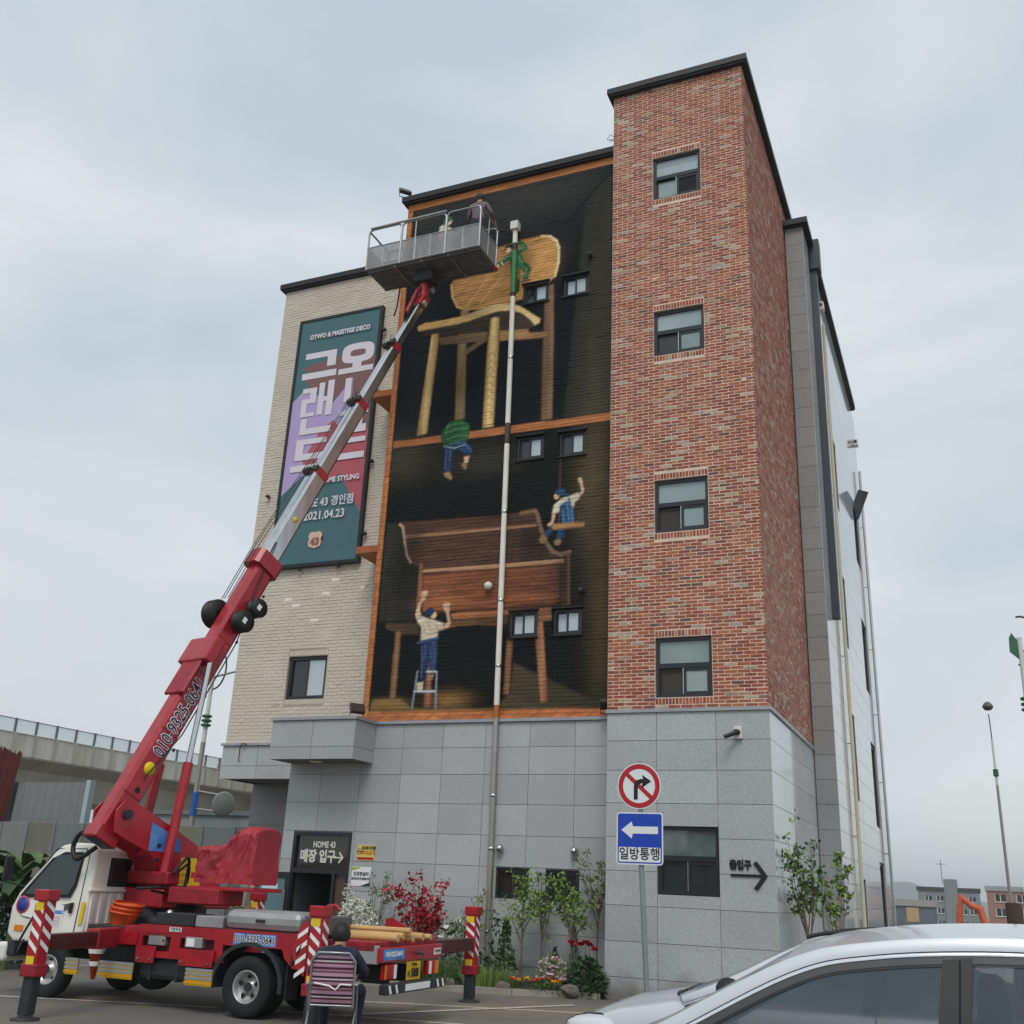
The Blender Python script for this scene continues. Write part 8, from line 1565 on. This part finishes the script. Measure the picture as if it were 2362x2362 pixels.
for k, (x, y, s, lb) in enumerate(((-6.62, 18.2, 0.14, 'brown stone right of the marigolds'), (-7.78, 17.95, 0.12, 'grey stone left of the marigolds'), (-8.75, 17.7, 0.12, 'pale stone beside the far outrigger foot'))):
    bm = bmesh.new(); bmesh.ops.create_icosphere(bm, subdivisions=3, radius=1)
    for v in bm.verts: v.co *= 1+0.28*mnoise.noise(v.co*1.4+Vector((k*9, 0, 0))); v.co = Vector((v.co.x*s*1.25, v.co.y*s*0.8, v.co.z*s*0.72))
    o = MB().bm(bm, 0, False).build('stone', M_rock); o.location = (x, y, 0.12); tag(o, lb, 'stone', 'stones on the bed edge')
sapling('corner_tree', 'leafy young tree standing against the polished wall right of the tower', (-2.72, 19.2, 0.0), 3.1, 0.36, 90, [G1, G3, G2], 560, 0.11, 0.055, 0.42, 0.024, nb=12, tuft=0.3, group=None); sapling('corner_tree', 'slim companion sapling with light green leaves right of the tower', (-2.35, 20.2, 0.0), 2.7, 0.3, 91, [G3, G1], 420, 0.1, 0.06, 0.35, 0.014, nb=9, group=None)
# big-leaved plant and dark shrub at the far left, behind the cab
def bigleaf(base, seed, label):
    r = random.Random(seed); e = empty('broadleaf_plant', base, label, 'plant')
    MB().tube([(0, 0, 0), (0.02, 0, 0.9), (0.0, 0, 1.5)], [0.06, 0.05, 0.03], 8).build('stalk', BK2, e)
    for k in range(20):
        a = 2*math.pi*k/20*3.7; h0 = 0.9+0.85*r.random(); L = r.uniform(0.9, 1.5); mb = MB(); rows = []
        for i in range(9):
            t = i/8; q = L*(t*0.85); z = h0+L*(0.75*t-0.85*t*t*r.uniform(0.8, 1.2)); w = 0.14*math.sin(math.pi*min(1, t*0.93+0.05))+0.006; d = Vector((math.cos(a), math.sin(a), 0)); s = Vector((-d.y, d.x, 0)); c = d*q+Vector((0, 0, z)); rows += [c-s*w+Vector((0, 0, w*0.35)), c, c+s*w+Vector((0, 0, w*0.35))]
        mb.add(rows, [(i*3+j, i*3+j+1, (i+1)*3+j+1, (i+1)*3+j) for i in range(8) for j in (0, 1)], 0, True); mb.build('long_leaf', (G1, G2, leafmat('strap_leaf', '55702f', '3c5526'))[k % 3], e)
bigleaf((-15.9, 14.6, 0.0), 95, 'plant with long arching strap leaves behind the truck cab')
clump('dark_shrub', 'dense dark shrub at the left edge behind the cab', (-16.7, 14.9, 0.0), 1.8, 1.0, 96, [G2, leafmat('ivy_dark', '24391f', '18290f')], 2200, 0.13, 0.08, 'dome', 8, None, 'shrub', flat=0.8)

# ------------------------------------------------------------------ surroundings
M_conc = mat('viaduct_concrete', 'b0aca1', 0.85, col2='98948a', vscale=0.5, bump=0.2, bscale=3, stretch=(1, 1, 0.25)); M_concl = mat('parapet_concrete', 'cbc8be', 0.85, col2='a9a498', vscale=1.4, stretch=(1, 1, 0.12)); M_bglass = mat('barrier_glass', 'cfe0de', 0.1, alpha=0.35); M_post = mat('barrier_post', '5f6468', 0.5)
VX = -61.4; VD = empty('viaduct', (VX, 70, 0), 'grey concrete railway viaduct with glass barrier behind the truck', 'viaduct')
def vd(mb, name, m, parent=VD):
    mb.v = [(x-VX, y-70, z) for x, y, z in mb.v] if parent is VD else [(x-VX, y-70, z) for x, y, z in mb.v]; return mb.build(name, m, parent)
vd(MB().prism([(VX-11, 9.0), (VX-0.05, 9.0), (VX-0.05, 8.85), (VX-1.6, 8.2), (VX-2.2, 6.45), (VX-8.5, 6.45), (VX-9.5, 8.2), (VX-11, 8.9)], 'y', 5, 260), 'girder', M_conc); vd(MB().box(VX-0.35, VX, 5, 260, 8.95, 10.43), 'parapet', M_concl); vd(MB().box(VX-0.45, VX+0.05, 5, 260, 10.435, 10.5), 'parapet_cap', M_concl)
for k in range(36):
    y = 44.1+k*1.88; p = vd(MB().box(VX-0.2, VX-0.06, y-0.07, y+0.07, 10.5, 11.48), 'barrier_post', M_post); vd(MB().box(VX-0.15, VX-0.13, y+0.075, y+1.805, 10.52, 11.4), 'barrier_pane', M_bglass); vd(MB().box(VX+0.002, VX+0.06, y-0.14, y+0.14, 8.96, 10.42), 'parapet_rib', M_conc)
vd(MB().box(VX-0.18, VX-0.08, 40, 112, 11.405, 11.45), 'barrier_rail', M_post)
for y in (25, 60.0, 95, 130): pr = vd(MB().box(VX-6.6, VX-3.6, y-0.9, y+0.9, -8, 6.44), 'pier', mat('pier_concrete', 'b3a893', 0.85, var=0.1)); 
# arched station roof beyond the viaduct
ST = empty('station_roof', (-70, 95, 0), 'curved grey station roof rising behind the viaduct', 'station')
n = 24; o_ = []; 
for y0 in (80.0, 116.0):
    for k in range(n+1): a = math.pi*k/n; o_.append((-54+70-11*math.cos(a), y0-95, 9.6+6.2*math.sin(a)))
fs = [(k, k+1, n+2+k, n+1+k) for k in range(n)]; MB().add(o_, fs, 0, True).build('roof_shell', mat('roof_sheet', 'a3a79f', 0.5), ST)
for k in range(8):
    y = 80.0+k*5-95; MB().tube([(-54+70-11.1*math.cos(math.pi*j/n), y, 9.6+6.3*math.sin(math.pi*j/n)) for j in range(n+1)], 0.18, 6).build('roof_rib', mat('pale_rib', 'c5c9bd', 0.5), ST)
MB().box(5, 27, -14, 20, 9.2, 9.5).build('platform', M_conc, ST)
# hoarding of grey steel panels, corrugated sheet, rusty sheet
HD = empty('hoarding', (-22, 22, 0), 'grey steel panel hoarding behind the cab', 'fence')
HG = [mat('panel_grey_%d' % k, c, 0.55, var=0.1, vscale=1.5, stretch=(1, 1, 0.2)) for k, c in enumerate(('6d7274', '787b78', '62685f', '6f6f63', '5f666a'))]
x = -28.0; k = 0
while x < -16.6:
    top = 2.86+0.0*k; px_ = x+22; MB().bbox(px_+0.02, px_+0.98, -0.03, 0.03, -0.1, top, 0.01).build('steel_panel', HG[(k*7) % 5], HD); MB().bbox(px_-0.03, px_+0.03, -0.07, -0.0, -0.1, top-0.05, 0.01).build('panel_post', HG[1], HD); x += 1.0; k += 1
CO = empty('corrugated_sheet', (-24.3, 22.6, 0), 'grey corrugated sheet standing above the hoarding', 'fence'); pts = []; 
for i in range(81): xx = -1.6+i*0.04; pts += [(xx, 0.06*math.sin(i*0.78), 2.3), (xx, 0.06*math.sin(i*0.78), 4.0)]
MB().add(pts, [(2*i, 2*i+2, 2*i+3, 2*i+1) for i in range(80)], 0, True).build('sheet', mat('corrugated_grey', '7d8182', 0.5, var=0.08, vscale=2), CO); MB().box(1.6, 1.75, -0.1, 0.1, 0, 4.05).build('end_post', mat('pale_post', 'a9b5bb', 0.5), CO)
RS_ = empty('rusty_sheet', (-26.45, 22.4, 0), 'dark red rusty corrugated sheet at the left edge', 'fence'); pts = []
for i in range(41): xx = -0.8+i*0.04; pts += [(xx, 0.05*math.sin(i*0.9), 0.0), (xx+0.45, 0.05*math.sin(i*0.9), 5.15-0.1*(i % 5)*0.3-i*0.008)]
MB().add(pts, [(2*i, 2*i+2, 2*i+3, 2*i+1) for i in range(40)], 0, True).build('sheet', mat('rust_red', '5a1c14', 0.75, col2='43140f', vscale=3), RS_)
SH = empty('grey_shed', (-22, 31, 0), 'long grey shed with dark windows under the viaduct', 'building'); MB().box(-6.5, 4.2, 0, 5, -1, 3.7).build('wall', mat('shed_panel', '868c8e', 0.6, var=0.06), SH); MB().box(-6.6, 4.3, -0.1, 5.1, 3.702, 3.85).build('roof', mat('shed_roof', '6f7678', 0.6), SH)
for k in range(5): w_ = MB().bbox(-4.4+k*1.55, -3.1+k*1.55, -0.05, 0.02, 1.5, 2.7, 0.01).build('window', M_glass_d, SH); MB().box(-3.78+k*1.55, -3.72+k*1.55, -0.07, -0.051, 1.5, 2.7).build('mullion', M_post, w_)
# street lamps with green ring ornaments
M_lw = mat('lamp_white', 'd7d9d6', 0.5); M_lg = mat('lamp_green', '2f6a4a', 0.5); M_ls = mat('lamp_steel', 'a5a39d', 0.35, metal=0.5)
def street_lamp(base, h, label, kind='arm', white=0.28, scale=1.0):
    e = empty('street_lamp', base, label, 'street lamp', 'street lamps'); r = 0.09*scale; MB().cyl((0, 0, 0), (0, 0, h*(1-white)), r*1.25, r, 14).build('pole', M_ls, e); MB().cyl((0, 0, h*(1-white)+0.001), (0, 0, h*0.97), r*0.95, r*0.8, 14).build('pole_top', M_lw, e)
    for k in range(3): MB().lathe([(r, 0), (r*2.0, 0.03), (r*2.0, 0.09), (r, 0.12)], 16, 0, Matrix.Translation((0, 0, h*(1-white)+0.55*scale+k*0.16*scale))).build('green_collar', M_lg, e)
    if kind == 'dome': MB().tube([(0, 0, h*0.96), (-0.02, 0, h*1.08)], 0.035*scale, 8).build('neck', M_gun, e); MB().lathe([(0.02, -0.25), (0.22, -0.2), (0.36, -0.02), (0.36, 0.02), (0.3, 0.18), (0.14, 0.34), (0.01, 0.38)], 20, 0, Matrix.Translation((-0.02, 0, h*1.11)) @ Matrix.Scale(scale, 4)).build('lamp_head', mat('lamp_grey', '55534f', 0.5), e)
    else:
        MB().tube([(0.06+0.5*math.cos(R_(a)), 0, h*0.96+0.75*math.sin(R_(a))) for a in range(-110, 115, 15)], 0.03, 8).build('ring_ornament', M_gun, e); MB().prism([(-0.3, h*0.93), (-0.05, h*0.905), (0.03, h*0.93), (-0.02, h*0.955), (-0.2, h*0.985), (-0.28, h*0.97)], 'y', -0.04, 0.04).build('leaf_ornament', M_lg, e); MB().tube([(0, 0, h*0.93), (1.2, 0, h*0.95), (2.0, 0, h*0.96)], 0.04, 8).build('arm', M_ls, e); MB().bbox(1.8, 2.6, -0.14, 0.14, h*0.955, h*0.975, 0.03).build('lamp_head', M_lw, e)
    return e
sl = street_lamp((-25.1, 30.0, -1.0), 10.2, 'street lamp with green ring ornament behind the boom', white=0.3); MB().cyl((0, 0, 4.6), (0, 0, 5.4), 0.12, n=14).build('blue_band', mat('blue_band', '2a57a8', 0.5), sl)
tm = empty('traffic_mirror', (-24.9, 30.0, 4.2), 'round traffic mirror on twin arms under the viaduct', 'mirror'); MB().tube([(-0.15, 0, 0.25), (1.0, 0, 0.1)], 0.035, 8).build('arm', M_ls, tm); MB().tube([(-0.15, 0, -0.35), (1.0, 0, -0.45)], 0.035, 8).build('arm', M_ls, tm); MB().lathe([(0, 0.05), (0.36, 0.03), (0.42, 0.0), (0.4, -0.05), (0, -0.1)], 28, 0, Matrix.Translation((1.05, 0, -0.18)) @ Matrix.Rotation(R_(62), 4, 'Z') @ Matrix.Rotation(R_(92), 4, 'X')).build('mirror_face', mat('mirror_back', '7d8482', 0.6, metal=0.0), tm)
street_lamp((1.02, 47.4, -1.0), 9.6, 'street lamp with dome head at the right edge', 'dome', 0.22, 0.6); street_lamp((1.78, 33.6, -0.5), 10.2, 'near street lamp with green ring cut off by the right edge', 'arm', 0.3)
tag(MB().tube([(1.1, 47.3, 2.0), (1.12, 47.3, -1.0)], 0.3, 14).build('lamp_pole_wrap', mat('brown_wrap', '4f3f35', 0.8)), 'brown padded wrap round the base of the right street lamp', 'pole wrap')
# site fence, excavator, far houses, hill
SF = empty('site_fence', (0, 45.0, 0), 'grey site fence with patched panels beyond the cars', 'fence')
for k in range(26): MB().bbox(-7.0+k*0.9, -6.12+k*0.9, -0.03, 0.03, -1.2, 1.16, 0.01).build('fence_panel', (HG[4], HG[0], HG[0], mat('pale_patch', '8f9a9a', 0.6))[(k*5) % 7 % 4], SF)
MB().box(-7.0, 16.4, -0.06, -0.031, 1.0, 1.12).build('fence_rail', HG[1], SF)
EX = empty('excavator', (-1.0, 103.0, -3.0), 'orange excavator arm raised behind the site fence', 'excavator'); M_exo = mat('excavator_orange', 'c0572c', 0.5, var=0.12)
MB().tube([(-1.1, 0, 2.5), (-0.95, 0, 4.0), (-0.7, 0, 5.75)], [0.24, 0.27, 0.2], 8).build('dipper_arm', M_exo, EX); MB().tube([(-0.8, 0, 5.7), (0.1, 0, 4.9), (0.75, 0, 4.7), (1.1, 0, 3.2)], [0.2, 0.29, 0.32, 0.3], 8).build('main_boom', M_exo, EX); MB().bbox(0.4, 3.2, -1.2, 1.2, 1.0, 2.9, 0.1).build('cab_body', M_exo, EX); MB().bbox(-0.6, 3.4, -1.4, 1.4, -0.2, 0.7, 0.2).build('tracks', M_gun, EX); MB().bbox(-1.4, -0.7, -0.5, 0.5, 1.6, 2.6, 0.1).build('bucket', M_gun, EX)
def block_house(name, label, x0, x1, y, z0, z1, m, rows, cols, wsz, roofm, extra=None):
    e = empty(name, ((x0+x1)/2, y, z0), label, 'building', 'far buildings on the right'); cx_ = (x0+x1)/2
    MB().box(x0-cx_, x1-cx_, 0, 9, 0, z1-z0).build('wall', m, e); MB().box(x0-cx_-0.25, x1-cx_+0.25, -0.25, 9.2, z1-z0, z1-z0+0.9).build('roof', roofm, e)
    for zr in rows:
        for cxr in cols:
            w_ = MB().box(x0-cx_+cxr, x0-cx_+cxr+wsz[0], -0.12, 0.02, zr-z0, zr-z0+wsz[1]).build('window', M_glass_d, e); 
            for q in (0.0, 0.5): MB().box(x0-cx_+cxr+wsz[0]*q-0.05, x0-cx_+cxr+wsz[0]*q+0.05, -0.16, -0.121, zr-z0, zr-z0+wsz[1]).build('window_bar', M_wht, w_)
            MB().box(x0-cx_+cxr-0.1, x0-cx_+cxr+wsz[0]+0.1, -0.2, -0.121, zr-z0-0.14, zr-z0-0.02).build('sill', M_wht, w_)
    return e
M_gw = mat('grey_render', '7d8284', 0.8, var=0.06, vscale=0.3); g_ = block_house('grey_house', 'four-storey grey house with dark roof edge beyond the fence', -14.3, -0.4, 285, -7, 5.2, M_gw, (3.0, 0.2, -2.6), (1.6, 4.2, 9.2, 11.4), (1.5, 1.1), mat('dark_roof', '34312f', 0.7))
MB().box(-0.9, 2.1, -0.4, 6, 0, 15.0).build('stair_tower', M_gw, g_); MB().tube([(-1.2, 2, 14), (-1.2, 2, 19.5)], 0.08, 5).build('aerial', M_gun, g_); MB().tube([(-2.3, 2, 18.5), (-0.1, 2, 18.5)], 0.06, 5).build('aerial_bar', M_gun, g_)
b_ = block_house('brick_house', 'salmon brick house with grey parapet at the right edge beyond the fence', 0.9, 16, 232, -7, 5.0, mat('salmon_brick', '9a7263', 0.85, var=0.12, vscale=1.2), (3.1, 0.5, -2.2), (1.4, 5.2, 9.0, 12.5), (1.9, 1.3), mat('grey_parapet', '9a9c9c', 0.7)); bb = MB().box(-1.0, 2.6, -0.8, -0.5, 10.5, 14.2).build('white_board', M_wht, b_); text('lettering', '진진화학', M_rub, bb, (0.8, -0.82, 13.5), 0.8, depth=0.02); MB().prism([(-0.2, 11.2), (1.0, 12.4), (2.2, 11.0), (1.6, 11.0), (1.0, 11.7), (0.4, 11.0)], 'y', -0.83, -0.81).build('board_mark', M_rub, bb)
l_ = block_house('low_workshop', 'low workshop with tan panel beside the far end of the building', -12.5, -6.5, 170, -6, 1.6, mat('workshop_wall', '5f6a72', 0.8), (-1.5,), (0.6, 4.6), (0.9, 0.8), mat('workshop_roof', '9a9894', 0.7)); MB().box(-0.8, 0.9, -0.2, -0.05, 5.2, 7.4).build('tan_panel', mat('tan_board', 'b59a74', 0.8), l_)
hl = MB(); hp = [(-900, -20), (-520, 30), (-300, 62), (-200, 78), (-141, 84), (-118, 76), (-85, 58), (-40, 40), (40, 30), (200, 52), (420, 38), (900, -20)]; hp2 = spline([(x, z, 0) for x, z in hp], 8); nn = len(hp2)
hl.add([(p.x, 2400, p.y*0.62-6) for p in hp2]+[(p.x, 2250, -20) for p in hp2]+[(p.x, 2700, -20) for p in hp2], [(i, nn+i, nn+i+1, i+1) for i in range(nn-1)]+[(i, i+1, 2*nn+i+1, 2*nn+i) for i in range(nn-1)], 0, True); tag(hl.build('hills', mat('hill_forest', '46584a', 0.95, var=0.2, vscale=0.01)), kind='structure')
r = random.Random(3); bh_ = MB(); bx_ = [-520+k*16 for k in range(66)]; bzs = [16+10*math.sin(k*0.21)+6*math.sin(k*0.53+1)+r.uniform(-2, 2) for k in range(66)]
bh_.add([(x, -230, z) for x, z in zip(bx_, bzs)]+[(x, -150, -1) for x in bx_]+[(x, -290, -1) for x in bx_], [(i, i+1, 66+i+1, 66+i) for i in range(65)]+[(i+1, i, 132+i, 133+i) for i in range(65)], 0, True); tag(bh_.build('hills', MATS['hill_forest']), kind='structure')     # wooded rise across the street, behind the camera
hz_ = MB().box(-1400, 1400, -300, 2800, -21, 62).build('haze', None); hz_.data.materials.clear()
mv = bpy.data.materials.new('haze_air'); mv.use_nodes = True; mv.node_tree.nodes.clear(); ov = mv.node_tree.nodes.new('ShaderNodeOutputMaterial'); pv = mv.node_tree.nodes.new('ShaderNodeVolumePrincipled'); pv.inputs['Color'].default_value = (0.95, 0.97, 1.0, 1); pv.inputs['Density'].default_value = 0.0005; pv.inputs['Anisotropy'].default_value = 0.2; mv.node_tree.links.new(pv.outputs['Volume'], ov.inputs['Volume']); hz_.data.materials.append(mv); tag(hz_, kind='stuff')
